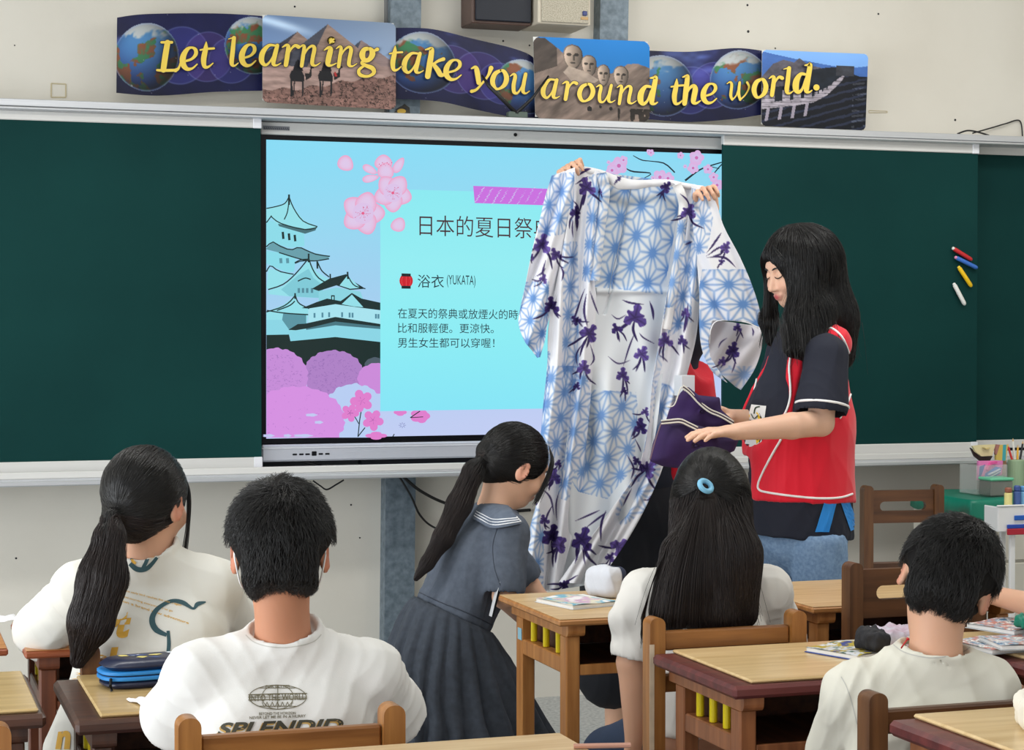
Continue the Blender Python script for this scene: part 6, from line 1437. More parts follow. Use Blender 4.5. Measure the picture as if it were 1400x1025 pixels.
for a_, b_, c2, s_ in ((shN, eln, wrn, 1), (shF, elf, wrf, -1)):
    F.u(cap(ch.lerp(neck, .6), a_, .04, .036), .02); F.u(cap(a_, b_, .040, .033), .02); F.u(cap(b_, c2, .033, .021), .012); hand(F, c2, c2-b_, (0, 0, -1), .95, (.3, .4, .3), s_)
for s_ in (-1, 1):
    kn = c_(655, 960, s_*.09); ft = Vector((kn.x-.12, kn.y, .07)); F.u(cap(hips, kn, .075, .055), .03); F.u(cap(kn, ft, .05, .035), .02); F.u(cap(ft, ft+Vector((.12, 0, -.03)), .032, .028), .01)
H.build(F, True); emit_mesh(F, 'body', M_skin, t, 1, colors=lambda V: skin_col(V, [H])); face_marks(H, t)
# dress bodice
F = Fld((c_(515, 600).x, 4.80, .30), (c_(760, 600).x+.05, 5.55, 1.12), .005)
wa = c_(622, 835, 0); 
F.u(cap(c_(672, 722, 0), ch, .075, .105, ((0, 1, 0), .80)), .04); F.u(cap(ch, wa, .105, .112, ((0, 1, 0), .82)), .05)
for a_, b_ in ((shN, eln), (shF, elf)):
    F.u(cap(c_(676, 712), a_, .055, .05), .03); e_ = a_.lerp(b_, .86); F.u(cap(a_, e_, .052, .056), .025)
    d = (e_-a_).normalized(); F.s(cap(e_+d*.042, e_+d*.14, .056, .075), .004); F.s(cap(e_-d*.01, e_+d*.1, .045, .047), .003)
F.s(cap(neck+(H.c-neck).normalized()*.03, H.T((0, -.02, -.04)), .052, .06), .006)
F.s(cap(neck-Vector((0, 0, .00)), H.T((0, .0, -.05)), .048, .05), .005)
ax = (ch-wa).normalized(); F.inter_half(wa-ax*.015, -ax)
o, V, Q = emit_mesh(F, 'bodice', M_grey, t, 2, wr=(.0048, (60, 105), 61)); bvc = bvh(V, Q)
# pleated skirt
n = 160; rings = []; NR = 34; cT = wa-ax*.012
def skirt_ring(k):
    f = k/(NR-1)
    c = Vector(cT).lerp(c_(650, 1090, .02), f); c.x += -.015*math.sin(f*PI*.9)
    rx = .118+(.315-.118)*f**.72; ry = .135+(.23-.135)*f**.8
    tl = (1-f)**1.5
    u_ = Vector((1, 0, 0))*(1-tl)+(ax.cross(Vector((0, 1, 0))))*-tl; u_ = Vector((u_.x, 0, u_.z)); u_ = u_.normalized()
    if u_.x < 0: u_ = -u_
    out = []
    for i in range(n):
        a = 2*PI*i/n; pl = ((a*11/PI+0.25*math.sin(a*3)) % 1.0); tri_ = (pl*1.25 if pl < .8 else (1-pl)*5)
        am = (.003+.040*f**.7); r = 1+am/.2*(tri_-.5)+.02*math.sin(a*5+f*4)*f
        p = c+u_*(rx*r*math.cos(a))+Vector((0, 1, 0))*(ry*r*math.sin(a)); out.append(p)
    return out
VV = [p for k in range(NR) for p in skirt_ring(k)]
FF = [(k*n+i, k*n+(i+1) % n, (k+1)*n+(i+1) % n, (k+1)*n+i) for k in range(NR-1) for i in range(n)]
VA = np.array([p[:] for p in VV]); VA += np.stack([wrinkle(VA, .014, (22, 45), 5), wrinkle(VA, .014, (22, 45), 6), np.zeros(len(VA))], 1)*np.clip(np.repeat(np.arange(NR)/10, n), 0, 1)[:, None]
o = mk('pleated_skirt', VA, FF, mat('grey_skirt_cloth', (64, 71, 82), 0.9, color2=(54, 60, 70), nscale=60, bump=.08, bscale=500), t, True); md = o.modifiers.new('s', 'SOLIDIFY'); md.thickness = .003; md.offset = -1
bvs = bvh(VA, np.array(FF))
piping('waist_seam', bvc, [(566, 806), (600, 822), (640, 838), (688, 862)], .0016, mat('seam_grey', (60, 66, 78), .9), t, off=.0005)
piping('armhole_seam', bvc, [(680, 722), (674, 745), (676, 775), (684, 800)], .0012, MATS['seam_grey'], t, off=.0005)
# sailor collar lying on the back
def collar_pts(u, v):
    TL, TR, BR, BL = (660, 668), (690, 690), (712, 716), (630, 704)
    x = (TL[0]*(1-u)+TR[0]*u)*(1-v)+(BL[0]*(1-u)+BR[0]*u)*v; y = (TL[1]*(1-u)+TR[1]*u)*(1-v)+(BL[1]*(1-u)+BR[1]*u)*v
    y += 14*v*(1-abs(2*u-1.1)) ; return x, y
nu = nv = 26; CV = []; bad = 0
for j in range(nv):
    for i in range(nu):
        x, y = collar_pts(i/(nu-1), j/(nv-1)); h_ = hit(bvc, x, y, .006+.003*(j/(nv-1)))
        if h_ is None: h_ = CV[-1] if CV else neck
        CV.append(h_)
CA = np.array([p[:] for p in CV]).reshape(nv, nu, 3)
for _ in range(6):
    A_ = CA.copy(); A_[1:-1] = (CA[:-2]+CA[2:]+2*CA[1:-1])/4; B_ = A_.copy(); B_[:, 1:-1] = (A_[:, :-2]+A_[:, 2:]+2*A_[:, 1:-1])/4; CA = B_
CA[:, :, 1] -= .003
o = mk('sailor_collar', CA.reshape(-1, 3), [(j*nu+i, (j+1)*nu+i, (j+1)*nu+i+1, j*nu+i+1) for j in range(nv-1) for i in range(nu-1)], mat('grey_collar', (98, 108, 124), .9, color2=(86, 96, 112), nscale=60), t, True)
md = o.modifiers.new('s', 'SOLIDIFY'); md.thickness = .0025; md.offset = 1
for r_ in (.74, .82, .90):
    j = r_*(nv-1); j0 = int(j); P = [Vector(CA[j0, i]*(1-(j-j0))+CA[min(j0+1, nv-1), i]*(j-j0))+Vector((0, -.0035, .001)) for i in range(nu)]
    MB().tube(P, .0016, 6).build('white_stripe', mat('white_tape', (236, 238, 242), .7), t, smooth=True)
# hair
k = H.k; F = Fld((c_(540, 600).x-.05, 4.88, .55), (c_(790, 600).x, 5.5, 1.32), .0045)
F.u(ell(H.T((0, -.012, .026)), np.array((.082, .102, .095))*k, H.R)); F.u(ell(H.T((0, -.06, -.03)), np.array((.055, .045, .045))*k, H.R), .02)
F.s(ell(H.T((0, .118, -.045)), np.array((.085, .085, .088))*k, H.R), .01)
for q in (-1, 1): F.s(ell(H.T((q*.096, .012, -.036)), np.array((.030, .036, .048))*k, H.R), .006)

tie = c_(661, 626, -.03); tl = [tie, c_(648, 645, -.05), c_(628, 690, -.06), c_(606, 735, -.075), c_(584, 770, -.08), c_(569, 790, -.08)]
tail_field(F, [H.T((0, -.095, .0)), tie], [.03, .012], k=.02); tail_field(F, tl, [.013, .026, .030, .024, .014, .005], ((.2, 1, 0), 1.3))
o, HV, HQ = emit_mesh(F, 'hair', M_hcap, t, 2, wr=(.0018, (70, 140), 71)); tf = tail_flow(tl)
def flow(p, nr):
    i = tf(p)
    if i[0] > .036 or i[2] < .2: d = tie-p; return d.normalized() if d.length > .016 else i[1]
    return i[1]
P = comb(HV, HQ, flow, 6500, 9, .013, (.0004, .003), 72, jitter=.04); strands('hair_strands', P, .0005, .0003, M_hair, t)
P = comb(HV, HQ, flow, 2500, 11, .014, (.0005, .006), 73, sel=lambda V_, n_: V_[:, 0] < tie.x-.01, jitter=.06); strands('tail_strands', P, .0006, .0003, M_hairb, t)
TP = []; r_ = np.random.default_rng(18)
for i in range(200):
    a = r_.normal(0, 1, 3); s_ = r_.random(); sd_ = 1 if i % 3 else -1; TP.append(spline([arr(H.T((.035*sd_, .060+.02*s_, .092-.02*s_))), arr(H.T(((.058+.010*s_)*sd_, .074, .050)))+a*.002, arr(H.T(((.060+.006*s_)*sd_, .080, -.005)))+a*.003, arr(H.T((.050*sd_, .082, -.05-.03*s_)))+a*.004], 12))
strands('side_locks', np.array(TP), .0006, .0003, M_hair, t)
ring(t, 'hair_tie', tie, tl[1]-tl[0], .0155, .005, M_black, label='black hair tie')
MB().box(tuple(c_(673, 852, -.12)), tuple(c_(688, 800, -.11)), .002) if False else None
ph = thing('phone', 'dark phone with pale edge held by the crouching girl behind the light desk', 'phone', c_(680, 832, -.2))
a_ = c_(674, 843, -.2); M4 = Matrix.Translation(a_) @ Matrix.Rotation(.25, 4, 'Y')
MB().box((-.003, .0, .0), (.003, .022, .095), .002, M=M4).build('phone_body', M_black, ph); MB().box((-.0045, -.0005, -.001), (-.0032, .0225, .096), .001, M=M4).build('phone_rim', mat('pale_rim', (214, 216, 220), .3), ph)
# ================================================================ standing woman in the red vest
Yw = 5.18
def w_(px, py, dy=0): return at(px, py, Yw+dy)
M_red = mat('red_vest_cloth', (224, 18, 46), 0.62, spec=.3, noise=.08, nscale=5, bump=.06, bscale=500, sheen=.2)
M_nv = mat('navy_jersey', (24, 28, 44), 0.85, noise=.08, nscale=9, bump=.06, bscale=400); M_pipe = mat('white_piping', (240, 238, 238), .6)
M_jean = mat('light_blue_denim', (132, 160, 192), 0.85, color2=(104, 134, 170), nscale=110, bump=.15, bscale=260, detail=8)
t = thing('person', 'standing person with long loose black hair in a red vest over a navy shirt', 'person', (w_(1100, 700).x, Yw, 0)); W6 = t
H = Head(w_(1091, 368), (-.99, -.08, -.26), (-.26, -.02, .96), k=1.0)
neck = w_(1106, 445); ch = w_(1104, 540); pel = w_(1098, 730); shN = w_(1130, 486, -.17); shF = w_(1075, 478, .16)
elN = w_(1122, 578, -.20); wrN = w_(1006, 590, -.30); elF = w_(1052, 580, .10); wrF = w_(1000, 570, -.02)
tof = Vector((-.86, -.50, 0)).normalized()
F = Fld((w_(865, 500).x, 4.76, 0.0), (w_(1190, 500).x, 5.60, 1.76), .0042)
F.u(cap(pel, ch, .085, .085), .03); F.u(cap(ch, neck+Vector((0, 0, -.03)), .08, .045), .04); F.u(cap(neck+Vector((0, 0, -.03)), H.T((0, -.02, -.05)), .047, .045), .02)
for a_, b_, c2 in ((shN, elN, wrN), (shF, elF, wrF)):
    F.u(cap(ch.lerp(neck, .8), a_, .04, .040), .03); F.u(cap(a_, b_, .042, .038), .02); m_ = b_.lerp(c2, .35); F.u(cap(b_, m_, .038, .037), .01); F.u(cap(m_, c2, .037, .0235), .01)
hand(F, wrN, w_(960, 590, -.325)-wrN, (.15, .1, -1), 1.0, (.12, .22, .18), -1, thumb=.25)
hand(F, wrF, w_(978, 556, -.04)-wrF, (-.2, .2, -1), .98, (.35, .6, .5), 1, thumb=.4)
for s_, kx in ((1, 1131), (-1, 1050)):
    hp_ = pel+Vector((.0, -.075*s_, -.02)); kn = w_(kx, 925, -.07*s_); an = w_(kx+4, 1085, -.07*s_); an.z = .09
    F.u(cap(hp_, kn, .066, .050), .02); F.u(cap(kn, an, .048, .035), .02); F.u(cap(an, an+Vector((-.14, -.04, -.05)), .036, .03), .02)
H.build(F, True); emit_mesh(F, 'body', M_skin, t, 1, colors=lambda V: skin_col(V, [H], base=(228, 184, 158))); face_marks(H, t)
# jeans
F = Fld((w_(990, 500).x, 4.80, .05), (w_(1200, 500).x, 5.60, .95), .007)
F.u(ell(w_(1097, 735), (.135, .120, .12)), .03)
for s_, kx in ((1, 1131), (-1, 1052)):
    hp_ = w_((1118 if s_ > 0 else 1062), 745, -.085*s_); kn = w_(kx, 925, -.085*s_); an = w_(kx+4, 1085, -.085*s_); an.z = .12
    F.u(cap(hp_, kn, .084, .080), .012); F.u(cap(kn, an, .078, .07), .02)
F.inter_half(w_(1097, 726), (0, 0, 1)); emit_mesh(F, 'jeans', M_jean, t, 2, wr=(.005, (45, 90), 81))
# navy shirt
F = Fld((w_(1000, 500).x, 4.80, .75), (w_(1195, 500).x, 5.60, 1.50), .005)
R_ = frame(tof)
F.u(cap(w_(1104, 480), w_(1091, 580), .108, .150, ((0, 1, 0), 1.12)), .05); F.u(cap(w_(1091, 580), w_(1097, 760), .152, .158, ((0, 1, 0), 1.1)), .05)
for a_, b_, r0, r1 in ((shN, elN, .060, .078), (shF, elF, .056, .066)):
    F.u(cap(neck+Vector((0, 0, -.035)), a_, .052, .052), .03); e_ = a_.lerp(b_, .72); F.u(cap(a_, e_, r0, r1), .025); d = (e_-a_).normalized()
    F.s(cap(e_+d*.055, e_+d*.16, r1*.95, r1*1.3), .004); F.s(cap(e_-d*.0, e_+d*.12, r1*.82, r1*.86), .003)
F.s(cap(neck+(H.c-neck).normalized()*.02, H.T((0, -.01, -.04)), .056, .062), .006)
F.inter_half(w_(1100, 733), (-.06, 0, -1)); o, V, Q = emit_mesh(F, 'navy_shirt', M_nv, t, 2, wr=(.005, (45, 85), 83)); bvn = bvh(V, Q)
e_ = shN.lerp(elN, .72); d_ = (e_-shN).normalized(); ring(t, 'sleeve_piping', e_+d_*.004, d_, .0755, .0040, M_pipe)
# red vest: a shell over the shirt, open at the front
F = Fld((w_(985, 500).x, 4.80, .85), (w_(1205, 500).x, 5.60, 1.50), .005)
F.u(cap(w_(1106, 478), w_(1091, 580), .116, .160, ((0, 1, 0), 1.12)), .05); F.u(cap(w_(1091, 580), w_(1099, 760), .162, .166, ((0, 1, 0), 1.1)), .05)
F.u(cap(neck+Vector((.02, .0, -.03)), w_(1138, 470, -.11), .056, .058), .03); F.u(cap(neck+Vector((0, .02, -.03)), w_(1085, 470, .14), .054, .055), .03)
F.s(cap(neck+(H.c-neck).normalized()*.02, H.T((0, -.01, -.04)), .060, .066), .006)
F.s(cap(w_(1128, 486, -.12), w_(1112, 560, -.33), .060, .085), .006); F.s(cap(w_(1124, 500, -.17), w_(1116, 566, -.19), .080, .080), .008)
F.s(cap(w_(1075, 480, .12), w_(1060, 560, .30), .055, .085), .006)
F.inter_half(w_(1100, 683), (-.03, 0, -1))
# front opening, a wedge between the two front edges
def wedge():
    yc = Yw-.04
    def fn(X, Y, Z):
        px0 = np.interp(Z.ravel(), zz_, xe_).reshape(Z.shape)      # near edge: material stays where X is larger
        d1 = X-px0; d2 = Y-(yc+.105); return np.maximum(d1, d2)*.8
    zz_ = np.array([w_(0, y).z for y in (690, 660, 620, 560, 500, 465, 440)]); xe_ = np.array([w_(x, y, dy).x for x, y, dy in ((1030, 690, -.10), (1034, 660, -.11), (1054, 620, -.12), (1083, 560, -.13), (1090, 500, -.13), (1098, 465, -.12), (1108, 440, -.11))])
    return (np.array((w_(985, 500).x, 4.80, .8)), np.array((w_(1130, 500).x, 5.3, 1.5)), fn)
F.s(wedge(), .006)
F.s(rbox(w_(1011, 672, .13), (.075, .13, .115), .02), .004)
o, V, Q = emit_mesh(F, 'red_vest', M_red, t, 2, wr=(.004, (40, 80), 85)); bvv = bvh(V, Q)
zz_ = np.array([w_(0, y).z for y in (690, 660, 620, 560, 500, 465, 440)]); xe_ = np.array([w_(x, y, dy).x for x, y, dy in ((1030, 690, -.10), (1034, 660, -.11), (1054, 620, -.12), (1083, 560, -.13), (1090, 500, -.13), (1098, 465, -.12), (1108, 440, -.11))])
ed = V[(np.abs(V[:, 0]-np.interp(V[:, 2], zz_, xe_)) < .007) & (V[:, 1] < Yw+.0)]; pl = []
for z in np.arange(w_(0, 590).z, w_(0, 458).z, .012):
    q = ed[np.abs(ed[:, 2]-z) < .008]
    if len(q): k_ = q[q[:, 1].argmin()]; pl.append((np.interp(z, zz_, xe_)-.001, k_[1]-.001, z))
pl = np.array(pl[::-1]); pl[2:-2] = (pl[:-4]+pl[1:-3]+pl[2:-2]+pl[3:-1]+pl[4:])/5
MB().tube(spline(pl, 90), .0036, 6).build('vest_front_piping', M_pipe, t, smooth=True)
piping('vest_hem_piping', bvv, [(1068, 600), (1052, 628), (1041, 650), (1037, 661), (1038, 669), (1050, 673), (1085, 678), (1120, 681), (1148, 680), (1165, 675)], .0036, M_pipe, t, n=90, off=.001)
piping('armhole_piping', bvv, [(1100, 520), (1112, 492), (1124, 462), (1134, 449), (1146, 455), (1156, 470), (1163, 495), (1164, 530), (1158, 552), (1148, 572)], .0034, M_pipe, t, n=100, off=.001)
piping('far_front_piping', bvv, [(1052, 470), (1040, 500), (1032, 530), (1024, 565), (1012, 600), (1004, 618)], .0034, M_pipe, t, n=60, off=.001)
text_on('vest_lettering', bvv, 'B', [(1157.5, 508), (1166, 509), (1166, 528), (1158, 529)], M_pipe, t, bold=.04)
bb = bvn
def quad_on(name, bv, q, m, off=.0012, n=10):
    U = np.linspace(0, 1, n); V2 = [((q[0][0]*(1-u)+q[1][0]*u)*(1-v)+(q[3][0]*(1-u)+q[2][0]*u)*v, (q[0][1]*(1-u)+q[1][1]*u)*(1-v)+(q[3][1]*(1-u)+q[2][1]*u)*v) for v in U for u in U]
    return print_on(name, bv, V2, [(j*n+i, (j+1)*n+i, (j+1)*n+i+1, j*n+i+1) for j in range(n-1) for i in range(n-1)], m, t, off)
quad_on('white_print_patch', bvn, [(1028, 553), (1048, 555), (1040, 616), (1011, 612)], mat('white_print', (236, 236, 236), .7), .002)
circ = lambda cx, cy, rx, ry, n=20: ([(cx, cy)]+[(cx+rx*math.cos(2*PI*i/n), cy+ry*math.sin(2*PI*i/n)) for i in range(n)], [(0, 1+i, 1+(i+1) % n) for i in range(n)])
for nm, (cx, cy, rx, ry), c, off in (('fruit_outline', (1032, 585, 12, 25), (40, 40, 30), .0026), ('fruit_print', (1032, 585, 10.5, 23), (238, 196, 40), .0032)):
    V2, Fc = circ(cx, cy, rx, ry); print_on(nm, bvn, V2, Fc, mat(nm, c, .7), t, off)
line_on('fruit_marks', bvn, [([(1026, 574), (1038, 578)], 1.2), ([(1024, 582), (1040, 586)], 1.0), ([(1024, 598), (1038, 601)], 1.2), ([(1028, 566), (1032, 572), (1037, 568)], 1.2), ([(1032, 566), (1034, 558), (1040, 556)], 1.6)], mat('fruit_ink', (44, 60, 40), .7), t, off=.0038)
# blue ribbons below the vest
for nm, q in (('blue_ribbon', [(1126, 687), (1143, 687), (1133, 727), (1114, 727)]), ('blue_ribbon', [(1148, 686), (1160, 684), (1173, 720), (1162, 726)])):
    quad_on(nm, bvn, q, mat('bright_blue_ribbon', (28, 136, 220), .5), .003)
# hair: long loose
k = 1.0; F = Fld((w_(1020, 300).x-.03, 4.80, .98), (w_(1195, 300).x+.02, 5.50, 1.78), .0045)
F.u(ell(H.T((0, -.016, .030)), np.array((.094, .110, .104)), H.R))
hp = lambda x, y, dy=0: w_(x, y, dy)
F.u(cap(hp(1112, 362, .01), hp(1134, 436, .01), .088, .076), .05); F.u(cap(hp(1134, 436, .0), hp(1146, 484, -.01), .074, .046), .05)
F.u(cap(hp(1100, 350, -.055), hp(1098, 440, -.085), .046, .044), .05); F.u(cap(hp(1098, 440, -.085), hp(1084, 474, -.11), .042, .026), .04); F.u(cap(hp(1116, 430, -.07), hp(1112, 480, -.12), .050, .032), .05)
F.u(cap(hp(1060, 350, .07), hp(1050, 436, .07), .022, .022), .03); F.u(cap(hp(1050, 436, .07), hp(1054, 466, .06), .022, .012), .03)
F.s(ell(H.T((.02, .108, -.040)), np.array((.080, .068, .098)), H.R), .012)
o, HV, HQ = emit_mesh(F, 'hair', M_hcap, t, 2, wr=(.003, (55, 110), 91)); top = H.T((.0, -.01, .13)); zt_ = H.T((0, 0, .0)).z
def flow(p, nr):
    d = p-top; f = max(0, min(1, (p.z-zt_)/.1)); return Vector((d.x, d.y, 0))*9*f+Vector((.16*(p.x > H.c.x)+.03*math.sin(p.z*40+p.x*30), 0, -1))
P = comb(HV, HQ, flow, 9000, 11, .018, (.0005, .006), 92, jitter=.08); strands('hair_strands', P, .0006, .0003, M_hair, t)
TP = []; r_ = np.random.default_rng(8)
for i in range(260):
    a = r_.normal(0, 1, 3); s_ = r_.random()
    if i < 70: pts = [arr(H.T((-.020, .080, .092))), arr(H.T((-.056, .078, .055)))+a*.003, arr(H.T((-.074, .062, .0)))+a*.004, arr(w_(1074+s_*8, 420, -.09))+a*.005, arr(w_(1060+s_*35, 462, -.11))+a*.007]
    elif i < 110: pts = [arr(H.T((.015, .082, .090))), arr(H.T((.050, .086, .050)))+a*.003, arr(H.T((.070, .078, -.02)))+a*.004, arr(w_(1046, 440, .06))+a*.006, arr(w_(1042, 470, .05))+a*.008]
    else: x = 1060+s_*110; pts = [arr(w_(x, 440, -.12+.1*(s_ > .7)))+a*.012, arr(w_(x+4, 470, -.15+.1*(s_ > .7)))+a*.012, arr(w_(x+6+a[1]*4, 488+a[0]*9, -.16+.1*(s_ > .7)))+a*.012]
    TP.append(spline(pts, 12))
strands('hair_wisps', np.array(TP), .0007, .0003, M_hair, t)
# ================================================================ purple folded garment in her hands
M_purp = mat('purple_cotton', (52, 26, 84), 0.85, color2=(34, 20, 58), nscale=7, bump=.06, bscale=400); M_trim = mat('cream_trim', (226, 220, 208), .7)
t = thing('folded_garment', 'dark purple folded garment with cream striped hem held by the standing person', 'garment', w_(945, 590, -.25))
Yp = Yw-.245
def slab_px(name, pts, Y, th, m, seed, bulge=.02, nn=26):
    """a folded cloth pad with the given outline, real thickness, soft folds"""
    P = np.array(pts, float); c = P.mean(0); cl = np.r_[P, P[:1]]; s_ = np.linspace(0, 1, 73)[:-1]; B_ = interp_poly(cl, s_); rings = 9
    V = []; Fc = []
    for side in (0, 1):
        for j in range(rings):
            f = 1-j/(rings-.5)
            for b_ in B_:
                q = c+(b_-c)*f; w3 = at(q[0], q[1], Y); e_ = (1-f**6); z_ = (bulge*.5*(1-f*f)+th/2*min(1, e_*1.2+.1)); fold = .006*math.sin(q[0]*.10+q[1]*.04+seed)+.004*math.sin(q[0]*.05-q[1]*.13+seed*2)
                V.append((w3.x, w3.y+(z_ if side else -z_)+fold*(1-f**4), w3.z))
    m_ = 72; S_ = rings*m_
    for side in (0, 1):
        for j in range(rings-1):
            for i in range(m_):
                a_, b_, c2, d_ = side*S_+j*m_+i, side*S_+j*m_+(i+1) % m_, side*S_+(j+1)*m_+(i+1) % m_, side*S_+(j+1)*m_+i
                Fc.append((a_, b_, c2, d_) if side else (d_, c2, b_, a_))
        Fc.append(tuple(side*S_+(rings-1)*m_+i for i in range(m_)))
    Fc += [(i, (i+1) % m_, S_+(i+1) % m_, S_+i) for i in range(m_)]
    return mk(name, V, Fc, m, t, True), V
slab_px('upper_fold', [(931, 536), (940, 528), (955, 540), (984, 543), (986, 560), (1003, 575), (1000, 582), (960, 590), (925, 590), (910, 577), (915, 560)], Yp+.12, .02, M_purp, 1)
slab_px('lower_fold', [(905, 575), (925, 572), (950, 580), (985, 590), (1010, 600), (1004, 616), (985, 625), (955, 634), (925, 640), (905, 637), (888, 630), (893, 605)], Yp+.02, .04, M_purp, 3, bulge=.05)
def hem(pts, w, Y, n_=3):
    for k_ in range(n_):
        P = spline([arr(at(x, y+k_*2.1, Y-.002*k_)) for x, y in pts], 40); MB().tube(P, w, 6).build('striped_hem', (M_trim if k_ != 1 else mat('hem_dark', (60, 44, 60), .7)), t, smooth=True)
hem([(904, 575), (915, 574), (930, 573), (942, 578), (954, 584)], .0024, Yp-.012)
hem([(934, 527), (943, 534), (956, 548), (970, 559), (986, 566), (1003, 576)], .0024, Yp+.10)
hem([(912, 556), (922, 553), (931, 530), (936, 534)], .0018, Yp+.10, 1)
P = spline([arr(at(x, y, Yp-.015)) for x, y in ((904, 578), (896, 602), (889, 628))], 20); MB().tube(P, .002, 6).build('side_seam', mat('seam_light', (120, 96, 110), .7), t, smooth=True)
# ================================================================ person behind the yukata
t = thing('person', 'person hidden behind the yukata, raised hands and slivers of red and navy showing', 'person', (at(860, 600, 5.75).x, 5.75, 0)); Z7 = t
Yh = 5.85
def h_(px, py, dy=0): return at(px, py, Yh+dy)
H = Head(h_(868, 375, .02), (-.25, -.96, -.05), k=1.0); neck = h_(868, 440); ch = h_(872, 530); pel = h_(876, 690)
shR_ = h_(795, 462); shL_ = h_(942, 462); elR_ = h_(770, 360, -.03); elL_ = h_(962, 375, -.02); wrR_ = at(779, 258, 5.625); wrL_ = at(973, 284, 5.615)
F = Fld((h_(720, 500).x, 5.45, 0.0), (h_(1010, 500).x, 6.05, 2.0), .0045)
F.u(cap(pel, ch, .095, .09), .04); F.u(cap(ch, neck+Vector((0, 0, -.03)), .085, .045), .04); F.u(cap(neck+Vector((0, 0, -.03)), H.T((0, -.02, -.05)), .047, .045), .02)
for a_, b_, c2 in ((shR_, elR_, wrR_), (shL_, elL_, wrL_)):
    F.u(cap(ch.lerp(neck, .7), a_, .04, .042), .03); F.u(cap(a_, b_, .042, .036), .02); F.u(cap(b_, c2, .036, .023), .01)
hand(F, wrL_, at(961, 250, 5.575)-wrL_, (-.3, -1, 0), .95, (.9, 1.0, .7), -1, thumb=.6)
hand(F, wrR_, at(772, 222, 5.60)-wrR_, (.2, -1, 0), .9, (1.1, 1.1, .8), 1, thumb=.6)
for s_ in (-1, 1):
    hp_ = pel+Vector((.09*s_, 0, -.02)); kn = hp_+Vector((0, -.03, -.42)); kn.z = .50; an = Vector((kn.x, kn.y+.02, .09)); F.u(cap(hp_, kn, .085, .055), .03); F.u(cap(kn, an, .052, .035), .02); F.u(cap(an, an+Vector((.02*s_, -.14, -.05)), .036, .03), .02)
H.build(F, True); emit_mesh(F, 'body', M_skin, t, 1, colors=lambda V: skin_col(V, [H])); short_hair(t, H, 1500, 77, L=.04)
F = Fld((h_(720, 500).x, 5.40, .60), (h_(1010, 500).x, 6.10, 1.75), .007)
F.u(cap(h_(868, 490), h_(876, 640), .13, .14), .05)
for a_, b_ in ((shR_, elR_), (shL_, elL_)): F.u(cap(neck+Vector((0, 0, -.05)), a_, .055, .058), .03); F.u(cap(a_, a_.lerp(b_, .6), .06, .065), .03)
F.u(cap(h_(930, 480), h_(940, 620), .055, .05), .04)
F.s(cap(neck, H.T((0, 0, -.04)), .056, .06), .006); emit_mesh(F, 'navy_shirt', M_nv, t, 2, wr=(.004, (40, 80), 87))
F = Fld((h_(720, 500).x, 5.40, .60), (h_(1010, 500).x, 6.10, 1.75), .008)
F.u(cap(h_(880, 500), h_(892, 610), .165, .17, ((0, 1, 0), 1.1)), .05); F.u(cap(h_(945, 515, -.02), h_(955, 615, -.02), .075, .075), .04); F.s(cap(neck+Vector((0, -.1, -.02)), neck+Vector((0, -.2, -.5)), .06, .10), .01); F.s(cap(shL_+Vector((.02, -.05, 0)), shL_+Vector((.04, -.1, -.07)), .09, .07), .01)
F.inter_half(h_(880, 488), (0, 0, 1)); o, V, Q = emit_mesh(F, 'red_vest', M_red, t, 2, wr=(.004, (40, 80), 88)); bv7 = bvh(V, Q)
F = Fld((h_(700, 500).x, 5.35, .05), (h_(1010, 500).x, 6.10, 1.0), .008)
F.u(ell(h_(876, 690), (.17, .14, .16)), .03)
for s_ in (-1, 1):
    F.u(cap(h_(876+s_*28, 700), Vector((h_(876, 700).x+s_*.10, Yh, .30)), .12, .12), .04)
emit_mesh(F, 'black_trousers', mat('black_cloth', (16, 18, 26), .9), t, 2, wr=(.005, (40, 80), 89))
pa, pb = at(932, 528, 5.50), at(950, 513, 5.50)
bd = MB().box((pa.x, 5.50, pa.z-.03), (pb.x, 5.56, pb.z), .001).build('name_card', mat('card_white', (214, 218, 222), .6), Z7, label='white card hanging at the chest')
# ================================================================ the yukata held up in front of the screen
M_yuk = mat('printed_yukata_cotton', attr=True, rough=.85, spec=.2, bump=.05, bscale=500)
YB = 5.585
def hemp_star(x, y, v1, v2, org):
    """hemp-leaf pattern strength at points (x, y)"""
    M2 = np.linalg.inv(np.array([v1, v2], float).T); s = M2[0, 0]*(x-org[0])+M2[0, 1]*(y-org[1]); t = M2[1, 0]*(x-org[0])+M2[1, 1]*(y-org[1])
    X = s-.5*t; Z = t*.8660254; best = np.full(len(x), 9.); bx = X*0; bz = X*0
    for ds in (-1, 0, 1, 2):
        for dt in (-1, 0, 1, 2):
            a = np.floor(s)+ds; b = np.floor(t)+dt; cx = a-.5*b; cz = b*.8660254; d = (X-cx)**2+(Z-cz)**2; m = d < best
            best = np.where(m, d, best); bx = np.where(m, X-cx, bx); bz = np.where(m, Z-cz, bz)
    r = np.sqrt(best); th = np.arctan2(bz, bx); k = np.round(th/(PI/6)); dl = r*np.abs(np.sin(th-k*PI/6))
    wd = .050+.02*np.maximum(0, .3-r); return np.clip(np.exp(-(dl/wd)**2)*(.85-.45*r)+.80*np.exp(-(r/.15)**2), 0, 1)
def seg_d(x, y, P):
    d = np.full(len(x), 1e9); tt = np.zeros(len(x)); n = len(P)-1
    for i in range(n):
        a, b = P[i], P[i+1]; ab = b-a; L2 = ab@ab+1e-9; t = np.clip(((x-a[0])*ab[0]+(y-a[1])*ab[1])/L2, 0, 1); q = np.hypot(x-a[0]-t*ab[0], y-a[1]-t*ab[1]); m = q < d
        d = np.where(m, q, d); tt = np.where(m, (i+t)/n, tt)
    return d, tt
